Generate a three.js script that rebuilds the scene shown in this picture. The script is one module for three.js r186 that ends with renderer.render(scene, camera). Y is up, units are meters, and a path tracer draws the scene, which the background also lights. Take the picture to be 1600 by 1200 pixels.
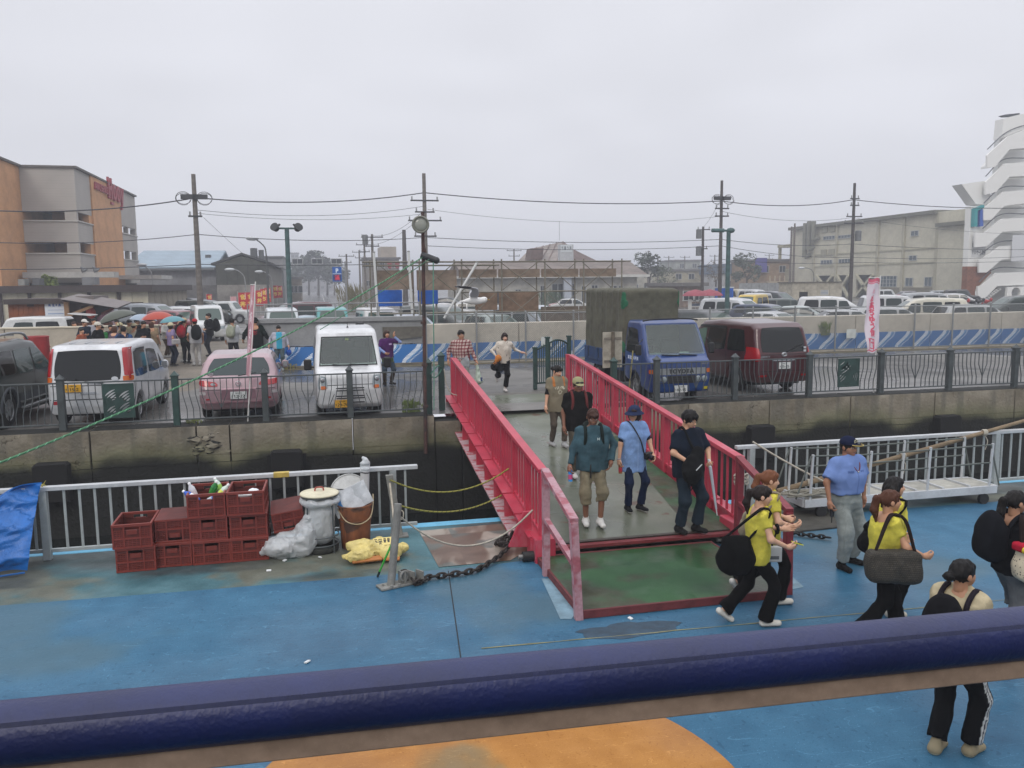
import * as THREE from 'three';
import { mergeGeometries } from 'three/addons/utils/BufferGeometryUtils.js';
import { RoundedBoxGeometry } from 'three/addons/geometries/RoundedBoxGeometry.js';
import { TextGeometry } from 'three/addons/geometries/TextGeometry.js';
import { FontLoader } from 'three/addons/loaders/FontLoader.js';
// ---------------------------------------------------------------- camera, sky, sun, exposure
// World: x along the quay (right), y up (the ferry deck is y = 0), z towards the viewer; metres.
const scene = new THREE.Scene();
const camera = new THREE.PerspectiveCamera(49.76,4 / 3,0.1,3000);
camera.position.set(0,3.75,0);
camera.rotation.order = 'YXZ';
camera.rotation.set(-0.1213,-0.2267,-0.0102);
const renderer = new THREE.WebGLRenderer({ antialias: true });
renderer.toneMapping = THREE.LinearToneMapping;
renderer.toneMappingExposure = 1;
renderer.shadowMap.enabled = true;
const fract = (v)=>v - Math.floor(v),clamp = (v,a = 0,b = 1)=>Math.min(b,Math.max(a,v)),mix = (a,b,t)=>a + (b - a) * t;
const sst = (a,b,v)=>{ const t = clamp((v - a) / (b - a));return t * t * (3 - 2 * t);};
const hash = (x,y,z = 0)=>fract(Math.sin(x * 127.1 + y * 311.7 + z * 74.7) * 43758.5453);
function n2(x,y,p = 0) {                                     // value noise, periodic in p cells when p is given
const xi = Math.floor(x),yi = Math.floor(y),fx = x - xi,fy = y - yi,u = fx * fx * (3 - 2 * fx),v = fy * fy * (3 - 2 * fy),w = (i)=>(p ? ((i % p) + p) % p : i);
return mix(mix(hash(w(xi),w(yi)),hash(w(xi + 1),w(yi)),u),mix(hash(w(xi),w(yi + 1)),hash(w(xi + 1),w(yi + 1)),u),v);
}
function fbm(x,y,o = 4,p = 0) { let s = 0,a = 0.5,t = 0;for (let i = 0;i < o;i++) { s += a * n2(x + i * 17 * (p ? 0 : 1),y,p);t += a;a /= 2;x *= 2;y *= 2;p *= 2;} return s / t;}
function n3(x,y,z) {
const xi = Math.floor(x),yi = Math.floor(y),zi = Math.floor(z),fx = x - xi,fy = y - yi,fz = z - zi,u = fx * fx * (3 - 2 * fx),v = fy * fy * (3 - 2 * fy),w = fz * fz * (3 - 2 * fz);
const h = (a,b,c)=>hash(xi + a,yi + b,zi + c);
return mix(mix(mix(h(0,0,0),h(1,0,0),u),mix(h(0,1,0),h(1,1,0),u),v),mix(mix(h(0,0,1),h(1,0,1),u),mix(h(0,1,1),h(1,1,1),u),v),w);
}
let seed = 7;
const rnd = (a = 0,b = 1)=>{ seed = (seed * 1664525 + 1013904223) >>> 0;return a + (b - a) * (seed / 4294967296);};
{ // a rainy overcast: even cloud, brighter overhead as thick cloud is
const W = 512,H = 256,d = new Float32Array(W * H * 4);
for (let j = 0;j < H;j++) for (let i = 0;i < W;i++) {
const el = ((j + 0.5) / H - 0.5) * Math.PI,a = (i / W) * Math.PI * 2,y = Math.sin(el),r = 1 / (Math.max(y,0) + 0.12);
const c = n3(Math.cos(a) * r * 1.1 + 9,Math.sin(a) * r * 1.1 + 5,2) * 0.6 + n3(Math.cos(a) * r * 4,Math.sin(a) * r * 4,7) * 0.4;
const up = el > 0 ? 0.82 + 1.0 * sst(0.26,1.3,el) : 0.82;
const L = up * (1 + (c - 0.5) * 0.17 * sst(0.02,0.22,el)),o = (j * W + i) * 4;
d[o] = L * 0.955;d[o + 1] = L * 0.97;d[o + 2] = L * 1.045;d[o + 3] = 1;
}
const t = new THREE.DataTexture(d,W,H,THREE.RGBAFormat,THREE.FloatType);
t.mapping = THREE.EquirectangularReflectionMapping;t.magFilter = t.minFilter = THREE.LinearFilter;t.wrapS = THREE.RepeatWrapping;t.needsUpdate = true;
scene.background = t;scene.environment = t;
}
const sun = new THREE.DirectionalLight(0xfff6ea,1.0);
sun.position.set(-28,55,40);sun.target.position.set(5,0,-25);sun.shadow.radius = 45;sun.castShadow = true;sun.shadow.mapSize.set(2048,2048);
Object.assign(sun.shadow.camera,{ left: -60,right: 60,top: 60,bottom: -60,near: 1,far: 250 });
scene.add(sun,sun.target);
scene.fog = new THREE.FogExp2(0xcbced6,0.002);
// ---------------------------------------------------------------- helpers
const mat4 = (...a)=>new THREE.Matrix4(...a),ballG = (...a)=>new THREE.SphereGeometry(...a),ringG = (...a)=>new THREE.TorusGeometry(...a),cylG = (...a)=>new THREE.CylinderGeometry(...a),planeG = (...a)=>new THREE.PlaneGeometry(...a);
const font = await new FontLoader().loadAsync('fonts/droid/droid_sans_bold.typeface.json');
const V = (x,y,z)=>new THREE.Vector3(x,y,z),lin = (c)=>new THREE.Color(c).toArray();
const used = {};
function numbered(n) { const k = used[n] = (used[n] ?? -1) + 1;return k ? n + '_' + String(k).padStart(3,'0') : n;}
function tag(o,label,category,group,kind) { Object.assign(o.userData,label && { label },category && { category },group && { group },kind && { kind });return o;}
function thing(name,label,category,pos = [0,0,0],turn = 0,group) {
const g = new THREE.Group();g.name = numbered(name);scene.add(g);g.position.set(...pos);g.rotation.y = turn;
return tag(g,label,category,group);
}
function put(o,pos,turn = 0) { o.position.set(...pos);o.rotation.y = turn;return o;}
function copy(o,pos,turn,label,group) { const c = o.clone();c.name = numbered(o.name.replace(/_\d+$/,''));c.userData = { ...o.userData };scene.add(c);put(c,pos,turn);return tag(c,label,null,group);}
function mesh(name,geo,mat,parent = scene) {
const m = new THREE.Mesh(geo,mat);m.name = parent === scene ? numbered(name) : name;m.castShadow = m.receiveShadow = true;parent.add(m);return m;
}
const struct = (name,geo,mat)=>tag(mesh(name,geo,mat),null,null,null,'structure');
const mcache = {};
function M(c,rough = 0.7,o) {
const make = ()=>new (o && (o.clearcoat || o.transmission || o.specularIntensity) ? THREE.MeshPhysicalMaterial : THREE.MeshStandardMaterial)({ color: Array.isArray(c) ? new THREE.Color(...c) : c,roughness: rough,...o });
return o ? make() : (mcache[c + '/' + rough] ??= make());
}
function tex(w,h,fn,srgb = true,wrapT = THREE.RepeatWrapping) {         // fn(u, v) gives 0..255 triples (sRGB when srgb)
const d = new Uint8Array(w * h * 4);
for (let j = 0;j < h;j++) for (let i = 0;i < w;i++) { const c = fn((i + 0.5) / w,(j + 0.5) / h),o = (j * w + i) * 4;d[o] = clamp(c[0],0,255);d[o + 1] = clamp(c[1],0,255);d[o + 2] = clamp(c[2],0,255);d[o + 3] = 255;}
const t = new THREE.DataTexture(d,w,h);t.magFilter = THREE.LinearFilter;t.wrapS = THREE.RepeatWrapping;t.wrapT = wrapT;if (srgb) t.colorSpace = THREE.SRGBColorSpace;t.needsUpdate = true;return t;
}
function cv(w,h,draw) { const c = document.createElement('canvas');c.width = w;c.height = h;const x = c.getContext('2d');draw(x,w,h);const t = new THREE.CanvasTexture(c);t.colorSpace = THREE.SRGBColorSpace;return t;}
const rep = (t,x,y)=>{ const c = t.clone();c.repeat.set(1 / x,1 / y);c.needsUpdate = true;return c;};
// grain maps (uv in metres): tint of about 1 that breaks up flat paint
const grain = (size,lo,hi,cells,warm = 0,specks = 0)=>tex(size,size,(u,v)=>{
const a = fbm(u * cells,v * cells,5,cells),b = fbm(u * cells * 6 + 3,v * cells * 6,3,cells * 6),k = lo + (hi - lo) * clamp((a - 0.5) * 1.8 + 0.5) + (b - 0.5) * 22,s = specks && hash(Math.floor(u * size),Math.floor(v * size)) > 1 - specks ? 40 : 0;
return [k + s + warm,k + s,k + s - warm];
});
const gPaint = grain(256,218,255,4),gRough = grain(256,224,252,5,2,0.02),gDirt = grain(512,196,250,6,5,0.01),gBump = tex(256,256,(u,v)=>{ const k = 255 * fbm(u * 32,v * 32,3,32);return [k,k,k];},false);
const pcache = {};
const P = (c,rough = 0.7,map = gPaint,sz = 2,o)=>o ? M(c,rough,{ map: rep(map,sz,sz),...o }) : (pcache[[c,rough,map.id,sz]] ??= M(c,rough,{ map: rep(map,sz,sz) }));
// geometry builder; every call adds to one list and build() merges it into one named mesh
function uvm(g) {
const n = g.attributes.normal,p = g.attributes.position,uv = new Float32Array(p.count * 2);
for (let i = 0;i < p.count;i++) { const a = Math.abs(n.getX(i)),b = Math.abs(n.getY(i)),c = Math.abs(n.getZ(i)),x = p.getX(i),y = p.getY(i),z = p.getZ(i);const [s,t] = b >= a && b >= c ? [x,z] : a > c ? [z,y] : [x,y];uv[i * 2] = s;uv[i * 2 + 1] = t;}
return g.setAttribute('uv',new THREE.BufferAttribute(uv,2));
}
function clean(g,keep) { g = g.index ? g.toNonIndexed() : g;for (const k of Object.keys(g.attributes)) if (!['position','normal','uv'].includes(k)) g.deleteAttribute(k);return keep && g.attributes.uv ? g : uvm(g);}
const Yax = V(0,1,0);
class MB {
constructor() { this.l = [];}
add(g,keep) { this.l.push(clean(g,keep));return this;}
box(x,y,z,w,h,d,ry = 0,rx = 0,rz = 0,r = 0) {
const g = r ? new RoundedBoxGeometry(w,h,d,2,Math.min(r,w / 2.1,h / 2.1,d / 2.1)) : new THREE.BoxGeometry(w,h,d);
if (rx) g.rotateX(rx);if (rz) g.rotateZ(rz);if (ry) g.rotateY(ry);return this.add(g.translate(x,y,z));
}
bar(a,b,w,h = w,r = 0) {                                // box beam from a to b, h measured vertically
const A = V(...a),B = V(...b),d = B.clone().sub(A),L = d.length(),g = r ? new RoundedBoxGeometry(w,h,L,2,Math.min(r,w / 2.1,h / 2.1)) : new THREE.BoxGeometry(w,h,L);
const z = d.normalize(),x = Math.abs(z.y) > 0.99 ? V(1,0,0) : V(0,1,0).cross(z).normalize(),y = z.clone().cross(x);
return this.add(g.applyMatrix4(mat4().makeBasis(x,y,z).setPosition(A.add(B).multiplyScalar(0.5))));
}
rod(a,b,r0,r1 = r0,n = 8) {
const A = V(...a),B = V(...b),d = B.clone().sub(A),g = cylG(r1,r0,d.length(),n);
return this.add(g.applyQuaternion(new THREE.Quaternion().setFromUnitVectors(Yax,d.normalize())).translate(...A.add(B).multiplyScalar(0.5).toArray()));
}
tube(pts,r,n = 5,seg = 0,closed = false) { return this.add(new THREE.TubeGeometry(new THREE.CatmullRomCurve3(pts.map((p)=>V(...p)),closed),seg || pts.length * 4,r,n,closed));}
lathe(pts,x,y,z,n = 16) { return this.add(new THREE.LatheGeometry(pts.map((p)=>new THREE.Vector2(...p)),n).translate(x,y,z));}
ext(pts,depth,m4,bevel = 0) {                            // polygon extruded along z, then placed
const s = new THREE.Shape(pts.map((p)=>new THREE.Vector2(...p))),g = new THREE.ExtrudeGeometry(s,{ depth,bevelEnabled: !!bevel,bevelSize: bevel,bevelThickness: bevel,bevelSegments: 1 });
if (m4) g.applyMatrix4(m4);return this.add(g);
}
geo() { return mergeGeometries(this.l);}
build(name,mat,parent) { return mesh(name,this.geo(),mat,parent);}
}
const mb = ()=>new MB();
const part = (name,mat,parent,f)=>{ const b = mb();f(b);return b.build(name,mat,parent);};
const BOX = (name,mat,parent,...a)=>mb().box(...a).build(name,mat,parent);
function sheet(name,pts,y,mat,uvs = 1) {                  // a flat horizontal polygon [x, z]
const g = new THREE.ShapeGeometry(new THREE.Shape(pts.map(([x,z])=>new THREE.Vector2(x,-z))),40);g.rotateX(-Math.PI / 2);g.translate(0,y,0);return struct(name,uvm(g),mat);
}
function quadGrid(fn,nu,nv) {                               // surface from fn(u, v)
const g = planeG(1,1,nu,nv),p = g.attributes.position;
for (let i = 0;i < p.count;i++) { const q = fn(p.getX(i) + 0.5,p.getY(i) + 0.5);p.setXYZ(i,q[0],q[1],q[2]);}
g.computeVertexNormals();return g;
}
const sag = (a,b,s,n = 10)=>Array.from({ length: n + 1 },(_,i)=>{ const t = i / n;return [mix(a[0],b[0],t),mix(a[1],b[1],t) - s * 4 * t * (1 - t),mix(a[2],b[2],t)];});
function text(str,size,depth,mat,parent,name,pos,ry = 0,sx = 1) {
const g = new TextGeometry(str,{ font,size,depth,curveSegments: 3 });g.computeBoundingBox();g.translate(-(g.boundingBox.max.x + g.boundingBox.min.x) / 2,0,0);g.scale(sx,1,1);g.rotateY(ry);g.translate(...pos);return mesh(name,clean(g),mat,parent);
}
// strokes of written characters on a canvas: list of polylines in a 0..1 box
function strokes(x,list,px,py,s,w,col) { x.strokeStyle = col;x.lineWidth = w;x.lineCap = 'round';x.lineJoin = 'round';for (const l of list) { x.beginPath();l.forEach((p,i)=>x[i ? 'lineTo' : 'moveTo'](px + p[0] * s,py + p[1] * s));x.stroke();} }
// ---------------------------------------------------------------- signed-distance modelling (surface nets), for bodies, cars and bags
function nets(f,lo,hi,c,col) {
const nx = Math.ceil((hi[0] - lo[0]) / c) + 2,ny = Math.ceil((hi[1] - lo[1]) / c) + 2,nz = Math.ceil((hi[2] - lo[2]) / c) + 2,S = nx * ny,val = new Float32Array(S * nz).fill(1),B = 6,reach = (0.866 * B + 1.6) * c,live = [];
for (let k = 0;k < nz;k += B) for (let j = 0;j < ny;j += B) for (let i = 0;i < nx;i += B) {
const d = f(lo[0] + (i + 2.5) * c,lo[1] + (j + 2.5) * c,lo[2] + (k + 2.5) * c);
if (d > reach) continue;
const K = Math.min(nz,k + B),J = Math.min(ny,j + B),I = Math.min(nx,i + B),full = d > -reach;
if (full) live.push([i,j,k]);
for (let z = k;z < K;z++) for (let y = j;y < J;y++) for (let x = i;x < I;x++) val[x + y * nx + z * S] = full ? f(lo[0] + x * c,lo[1] + y * c,lo[2] + z * c) : -1;
}
const id = new Int32Array(S * nz).fill(-1),pos = [],colr = [],idx = [],off = [0,1,nx,nx + 1,S,S + 1,S + nx,S + nx + 1],E = [[0,1],[0,2],[0,4],[1,3],[1,5],[2,3],[2,6],[3,7],[4,5],[4,6],[5,7],[6,7]];
for (const [bi,bj,bk] of live) for (let z = Math.max(0,bk - 1);z < Math.min(nz - 1,bk + B);z++) for (let y = Math.max(0,bj - 1);y < Math.min(ny - 1,bj + B);y++) for (let x = Math.max(0,bi - 1);x < Math.min(nx - 1,bi + B);x++) {
const o = x + y * nx + z * S;if (id[o] >= 0) continue;
let m = 0;for (let q = 0;q < 8;q++) if (val[o + off[q]] < 0) m |= 1 << q;
if (m === 0 || m === 255) continue;
let sx = 0,sy = 0,sz = 0,n = 0;
for (const [a,b] of E) { const ia = (m >> a) & 1,ib = (m >> b) & 1;if (ia === ib) continue;const va = val[o + off[a]],t = va / (va - val[o + off[b]]);sx += mix(a & 1,b & 1,t);sy += mix((a >> 1) & 1,(b >> 1) & 1,t);sz += mix(a >> 2,b >> 2,t);n++;}
id[o] = pos.length / 3;const X = lo[0] + (x + sx / n) * c,Y = lo[1] + (y + sy / n) * c,Z = lo[2] + (z + sz / n) * c;pos.push(X,Y,Z);if (col) colr.push(...col(X,Y,Z));
}
const st = [1,nx,S];
const seen = new Uint8Array(id.length);
for (const [bi,bj,bk] of live) for (let z = Math.max(1,bk - 1);z < Math.min(nz - 1,bk + B);z++) for (let y = Math.max(1,bj - 1);y < Math.min(ny - 1,bj + B);y++) for (let x = Math.max(1,bi - 1);x < Math.min(nx - 1,bi + B);x++) {
const o = x + y * nx + z * S;if (seen[o]) continue;seen[o] = 1;
for (let a = 0;a < 3;a++) {
const s0 = val[o] < 0,s1 = val[o + st[a]] < 0;if (s0 === s1) continue;
const u = st[(a + 1) % 3],v = st[(a + 2) % 3],A = id[o],Bv = id[o - u],C = id[o - u - v],D = id[o - v];
if (A < 0 || Bv < 0 || C < 0 || D < 0) continue;
if (s0) idx.push(A,Bv,C,A,C,D);else idx.push(A,C,Bv,A,D,C);
}
}
const g = new THREE.BufferGeometry();g.setAttribute('position',new THREE.Float32BufferAttribute(pos,3));if (col) g.setAttribute('color',new THREE.Float32BufferAttribute(colr,3));
g.setIndex(idx);g.computeVertexNormals();return g;
}
const vsub = (a,b)=>[a[0] - b[0],a[1] - b[1],a[2] - b[2]],vadd = (a,b,s = 1)=>[a[0] + b[0] * s,a[1] + b[1] * s,a[2] + b[2] * s],vlen = (a)=>Math.hypot(...a),vnorm = (a)=>{ const l = vlen(a) || 1;return [a[0] / l,a[1] / l,a[2] / l];};
const vcross = (a,b)=>[a[1] * b[2] - a[2] * b[1],a[2] * b[0] - a[0] * b[2],a[0] * b[1] - a[1] * b[0]],vdot = (a,b)=>a[0] * b[0] + a[1] * b[1] + a[2] * b[2],vlerp = (a,b,t)=>[mix(a[0],b[0],t),mix(a[1],b[1],t),mix(a[2],b[2],t)];
// primitives: cap(a, b, ra, rb, [X axis, squash]) tapered capsule; ell(centre, radii, axes)
function cap(a,b,ra,rb = ra,X,sq = 1) {
const bx = b[0] - a[0],by = b[1] - a[1],bz = b[2] - a[2];
const ds = X ? 1 - (1 - sq * sq) : 1;
return (x,y,z)=>{
let px = x - a[0],py = y - a[1],pz = z - a[2],L = bx * bx + by * by + bz * bz || 1e-9;
const h = clamp((px * bx + py * by + pz * bz) / L);px -= bx * h;py -= by * h;pz -= bz * h;
let d2 = px * px + py * py + pz * pz;if (X) { const l = px * X[0] + py * X[1] + pz * X[2];d2 -= l * l * (1 - ds);}
return Math.sqrt(Math.max(d2,0)) - mix(ra,rb,h);
};
}
function ell(c,r,ax) {
const m = Math.min(...r);
return (x,y,z)=>{
let px = x - c[0],py = y - c[1],pz = z - c[2];
if (ax) { const q = [px,py,pz];px = vdot(q,ax[0]);py = vdot(q,ax[1]);pz = vdot(q,ax[2]);}
const k = Math.hypot(px / r[0],py / r[1],pz / r[2]),k1 = Math.hypot(px / r[0] / r[0],py / r[1] / r[1],pz / r[2] / r[2]);
return k1 < 1e-6 ? -m : k * (k - 1) / k1;
};
}
function rbox(c,h,r = 0.02,ax) {
return (x,y,z)=>{ let p = [x - c[0],y - c[1],z - c[2]];if (ax) p = [vdot(p,ax[0]),vdot(p,ax[1]),vdot(p,ax[2])];const q = [Math.abs(p[0]) - h[0] + r,Math.abs(p[1]) - h[1] + r,Math.abs(p[2]) - h[2] + r];return Math.hypot(Math.max(q[0],0),Math.max(q[1],0),Math.max(q[2],0)) + Math.min(Math.max(...q),0) - r;};
}
const smin = (a,b,k)=>{ const h = Math.max(k - Math.abs(a - b),0) / k;return Math.min(a,b) - h * h * k * 0.25;},smax = (a,b,k)=>-smin(-a,-b,k);
const uni = (list,k)=>(x,y,z)=>{ let d = list[0](x,y,z);for (let i = 1;i < list.length;i++) d = smin(d,list[i](x,y,z),k);return d;};
const sdfPoly = (pts)=>(px,py)=>{
let d = 1e9,s = 1;
for (let i = 0,j = pts.length - 1;i < pts.length;j = i++) {
const ex = pts[j][0] - pts[i][0],ey = pts[j][1] - pts[i][1],wx = px - pts[i][0],wy = py - pts[i][1],t = clamp((wx * ex + wy * ey) / (ex * ex + ey * ey)),bx = wx - ex * t,by = wy - ey * t;d = Math.min(d,bx * bx + by * by);
const c1 = py >= pts[i][1],c2 = py < pts[j][1],c3 = ex * wy > ey * wx;if ((c1 && c2 && c3) || (!c1 && !c2 && !c3)) s = -s;
}
return s * Math.sqrt(d);
};
// ================================================================ the setting
// ---- water, ground, roads
const wetRough = tex(256,256,(u,v)=>{ const k = mix(70,215,sst(0.35,0.7,fbm(u * 5,v * 5,4,5)));return [k,k,k];},false);
struct('water',uvm(quadGrid((u,v)=>{ const x = mix(-60,90,u),z = mix(-6,-17.78,v);return [x,-1.25 + 0.03 * Math.sin(x * 3 + 2 * n2(x,z)) * n2(x * 0.7,z * 1.3) + 0.025 * n2(x * 2.2,z * 3),z];},500,60)),M([0.006,0.008,0.007],0.12));
const asphaltT = tex(1024,1024,(u,v)=>{
const a = fbm(u * 4,v * 4,5,4),b = hash(Math.floor(u * 1024),Math.floor(v * 1024)),c = fbm(u * 12 + 5,v * 12,3,12),crack = Math.abs(fbm(u * 6 + 2,v * 6 + 9,3,6) - 0.5) < 0.006 ? -28 : 0,k = 92 + (a - 0.5) * 70 + (b - 0.5) * 26 + (c > 0.62 ? -16 : 0) + crack;
return [k * 1.02,k,k * 0.96];
});
const asphalt = M(0xffffff,0.75,{ map: rep(asphaltT,9,9),roughnessMap: rep(wetRough,13,13) });
struct('ground',uvm(planeG(3000,2482).rotateX(-Math.PI / 2).translate(0,0.89,-1259)),asphalt);
sheet('road',[[-3.4,-34],[5.2,-34],[5.2,-420],[-3.4,-420]],0.894,M(0xd8d8da,0.6,{ map: rep(asphaltT,7,7),roughnessMap: rep(wetRough,8,8) }));
{ const w = P(0xc8c8c4,0.6,gRough,1.5);for (let i = 0;i < 26;i++) sheet('road_line',[[0.8,-62 - i * 8],[0.98,-62 - i * 8],[0.98,-66 - i * 8],[0.82,-66 - i * 8]],0.898,w);}
{ // kerbs and pavement along the road
for (const [x,n] of [[-3.5,'kerb'],[5.3,'kerb']]) struct(n,mb().box(x,0.95,-160,0.18,0.14,190).geo(),P(0x9a9a96,0.8,gDirt,2));
const lot = P(0xa8a8a0,0.6,gRough,1.2);for (let i = 0;i < 20;i++) for (const z of [-52,-70,-88]) sheet('parking_line',[[30 + i * 2.6,z],[30.1 + i * 2.6,z],[30.1 + i * 2.6,z - 5],[30 + i * 2.6,z - 5]],0.896,lot);
}
// the brown verge of dirt and gravel where the people queue
sheet('dirt',[[-14,-24],[-3.6,-24],[-1.8,-29],[-2.2,-33],[-4,-47],[-14,-47]],0.893,M(0xffffff,0.9,{ map: rep(tex(512,512,(u,v)=>{ const k = 98 + 60 * (fbm(u * 6,v * 6,5,6) - 0.5) + 34 * (hash(Math.floor(u * 512),Math.floor(v * 512)) - 0.5);return [k * 1.06,k * 0.99,k * 0.88];}),6,6) }));
// ---- the ferry deck
const deckT = (base,k1,k2,dirt)=>tex(1024,1024,(u,v)=>{
const a = fbm(u * 5,v * 5,5,5),b = fbm(u * 24,v * 24,3,24),h = hash(Math.floor(u * 1024),Math.floor(v * 1024)),d = sst(0.56,0.75,fbm(u * 3 + 7,v * 3 + 3,5,3)) * dirt,e = h > 0.9985 ? 60 : h < 0.002 ? -40 : 0,sc = Math.abs(fbm(u * 8,v * 40,3,8) - 0.5) < 0.006 ? 20 : 0;
return base.map((c,i)=>mix(c + (a - 0.5) * k1 + (b - 0.5) * k2 + (h - 0.5) * 15 + e + sc + (n2(u * 160,v * 160,160) > 0.9 ? -14 : 0),[72,96,106][i],d));
});
const deckRough = tex(512,512,(u,v)=>{ const k = mix(95,185,sst(0.3,0.7,fbm(u * 4,v * 4,4,4)));return [k,k,k];},false);
const deckBlue = M(0xffffff,1,{ map: rep(deckT([41,93,122],26,18,0.6),5.3,5.3),roughnessMap: rep(deckRough,6,6),bumpMap: rep(gBump,1,1),bumpScale: 0.002 });
const margT = tex(1024,512,(u,v)=>{
const a = fbm(u * 12,v * 6,5,6),b = fbm(u * 44,v * 22,3,22),r = sst(0.5,0.66,fbm(u * 8 + 3,v * 4 + 8,5,4)),d = sst(0.5,0.7,fbm(u * 6 + 30,v * 6 + 1,4,6)),h = hash(Math.floor(u * 1024),Math.floor(v * 512)) - 0.5;
return [58,98,106].map((c,i)=>mix(mix(c + (a - 0.5) * 60,[112,92,68][i],r * 0.62),[48,54,54][i],d * 0.7) + (b - 0.5) * 26 + h * 14);
});
const deckMargin = M(0xffffff,1,{ map: rep(margT,8,4),roughnessMap: rep(deckRough,3,3),bumpMap: rep(gBump,1.2,1.2),bumpScale: 0.003 });
struct('deck',mb().box(8,-0.1,-3.3,76,0.2,18.4).geo(),deckMargin);
struct('deck_edge',mb().box(8,-0.09,-12.62,76,0.2,0.24,0,0,0,0.05).geo(),P(0x63b4d8,0.4,gRough,1));
struct('hull',mb().box(8,-1.6,-12.45,76,2.6,0.3).geo(),P(0x12202c,0.5,gDirt,2));
// blue paint: the big field, with the bare stained margin left along the rail
sheet('blue_deck_paint',[[-30,5],[40,5],[40,-11.2],[16,-11.35],[8.6,-11.5],[7.2,-11.05],[6.3,-10.7],[5.9,-10.55],[2.7,-10.6],[2.32,-10.54],[0.85,-10.49],[-1.4,-10.52],[-3.8,-10.6],[-30,-10.7]],0.004,deckBlue);
const bareT = tex(512,256,(u,v)=>{ const a = fbm(u * 5 + v * 2,v * 8,5),r = sst(0.42,0.56,fbm(u * 5 + v * 1.6 + 11,v * 0.9 + 4,4)),e = sst(0.55,0.7,fbm(u * 4,v * 4 + 20,3));return [152,142,130].map((c,i)=>mix(mix(c,[98,78,64][i],r),[84,92,88][i],e * 0.8) + (a - 0.5) * 50);});
sheet('bare_deck_patch',[[1.35,-12.3],[3.05,-12.35],[2.75,-11.0],[2.4,-10.62],[1.42,-10.6]],0.008,M(0xffffff,0.35,{ map: rep(bareT,1.8,2) }));
sheet('yellow_deck_marking',Array.from({ length: 96 },(_,i)=>[1.1 + 1.9 * Math.cos(i * Math.PI / 48),-5.4 + 1.9 * Math.sin(i * Math.PI / 48)]),0.008,M(0xffffff,1,{ map: rep(deckT([164,110,42],26,16,0.4),3,3),roughnessMap: rep(deckRough,3,3) }));
struct('deck_seam',mb().bar([1.52,0.003,-10.42],[1.24,0.003,-7.71],0.012,0.012).geo(),M(0x20262a,0.9));
{ const pts = [];for (let i = 0;i <= 30;i++) { const x = mix(1.5,9.5,i / 30),z = mix(-7.99,-7.81,(x - 2.37) / (7.1 - 2.37));pts.push([x,z - 0.004 - 0.014 * sst(0.35,0.75,n2(x * 5,1))]);pts.unshift([x,z + 0.003 + 0.01 * sst(0.4,0.8,n2(x * 7,5))]);} sheet('worn_yellow_line',pts,0.0085,P(0x8c8c66,0.8,gDirt,0.5));}
{ const c = [3.15,-8.08],pts = Array.from({ length: 30 },(_,i)=>{ const a = i * Math.PI / 15,r = 0.8 + 0.4 * n2(i * 0.7,3);return [c[0] + 0.55 * r * Math.cos(a),c[1] + 0.2 * r * Math.sin(a)];});sheet('damp_stain',pts,0.0075,P(0x2c4a60,0.5,gDirt,0.5));}
// pale blue overpaint in an L round the step platform
sheet('pale_deck_paint',[[2.63,-9.84],[2.8,-9.79],[2.73,-8.68],[2.62,-8.52],[2.5,-8.55]],0.0082,P(0x7fa3b8,0.6,gDirt,0.8));
sheet('pale_deck_paint',[[5.78,-9.38],[5.67,-8.74],[5.29,-8.67],[5.44,-9.1]],0.0082,P(0x7fa3b8,0.6,gDirt,0.8));
// ---- the ferry's upper deck and cabin behind the viewer, out of frame: they shade the near side of the handrail
struct('upper_deck',mb().box(2,1.98,1.4,30,0.16,4.6).geo(),P(0x55606a,0.8,gDirt,2));
{ const c = thing('cabin','white cabin wall with dark windows and overhanging roof behind the upper deck','cabin'),w = P(0xc9cac6,0.6,gRough,2);BOX('wall',w,c,2,3.6,2.4,30,3.1,0.2);BOX('roof',w,c,2,5.23,3.3,30,0.14,2.8);for (let i = 0;i < 9;i++) BOX('window',M(0x14181c,0.1),c,-10 + i * 3,3.9,2.29,1.8,1.0,0.03);}
// ---- quay wall: cast blocks with open joints, algae where the tide reaches
const quayT = tex(2048,512,(u,v)=>{                      // 16 m x 2.6 m, v = 0 at the foot
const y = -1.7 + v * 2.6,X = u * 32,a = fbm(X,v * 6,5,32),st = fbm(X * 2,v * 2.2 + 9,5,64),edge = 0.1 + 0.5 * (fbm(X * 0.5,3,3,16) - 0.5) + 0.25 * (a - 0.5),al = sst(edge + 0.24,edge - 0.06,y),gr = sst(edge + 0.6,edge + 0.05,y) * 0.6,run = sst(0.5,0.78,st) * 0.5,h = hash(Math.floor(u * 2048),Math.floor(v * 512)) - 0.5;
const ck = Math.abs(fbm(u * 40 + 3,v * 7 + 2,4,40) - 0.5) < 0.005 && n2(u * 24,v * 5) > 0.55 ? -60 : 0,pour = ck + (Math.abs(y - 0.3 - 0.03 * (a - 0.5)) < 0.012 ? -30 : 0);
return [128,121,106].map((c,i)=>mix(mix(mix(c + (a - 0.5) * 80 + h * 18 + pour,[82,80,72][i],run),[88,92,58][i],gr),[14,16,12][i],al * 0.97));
},true,THREE.ClampToEdgeWrapping);
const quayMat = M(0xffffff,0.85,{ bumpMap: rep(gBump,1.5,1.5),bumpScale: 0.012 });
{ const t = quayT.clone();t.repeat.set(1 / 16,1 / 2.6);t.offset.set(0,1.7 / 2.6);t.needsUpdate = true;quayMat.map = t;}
const quay = thing('quay_wall','weathered concrete quay wall of cast blocks, dark with algae at the waterline','wall');
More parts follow.
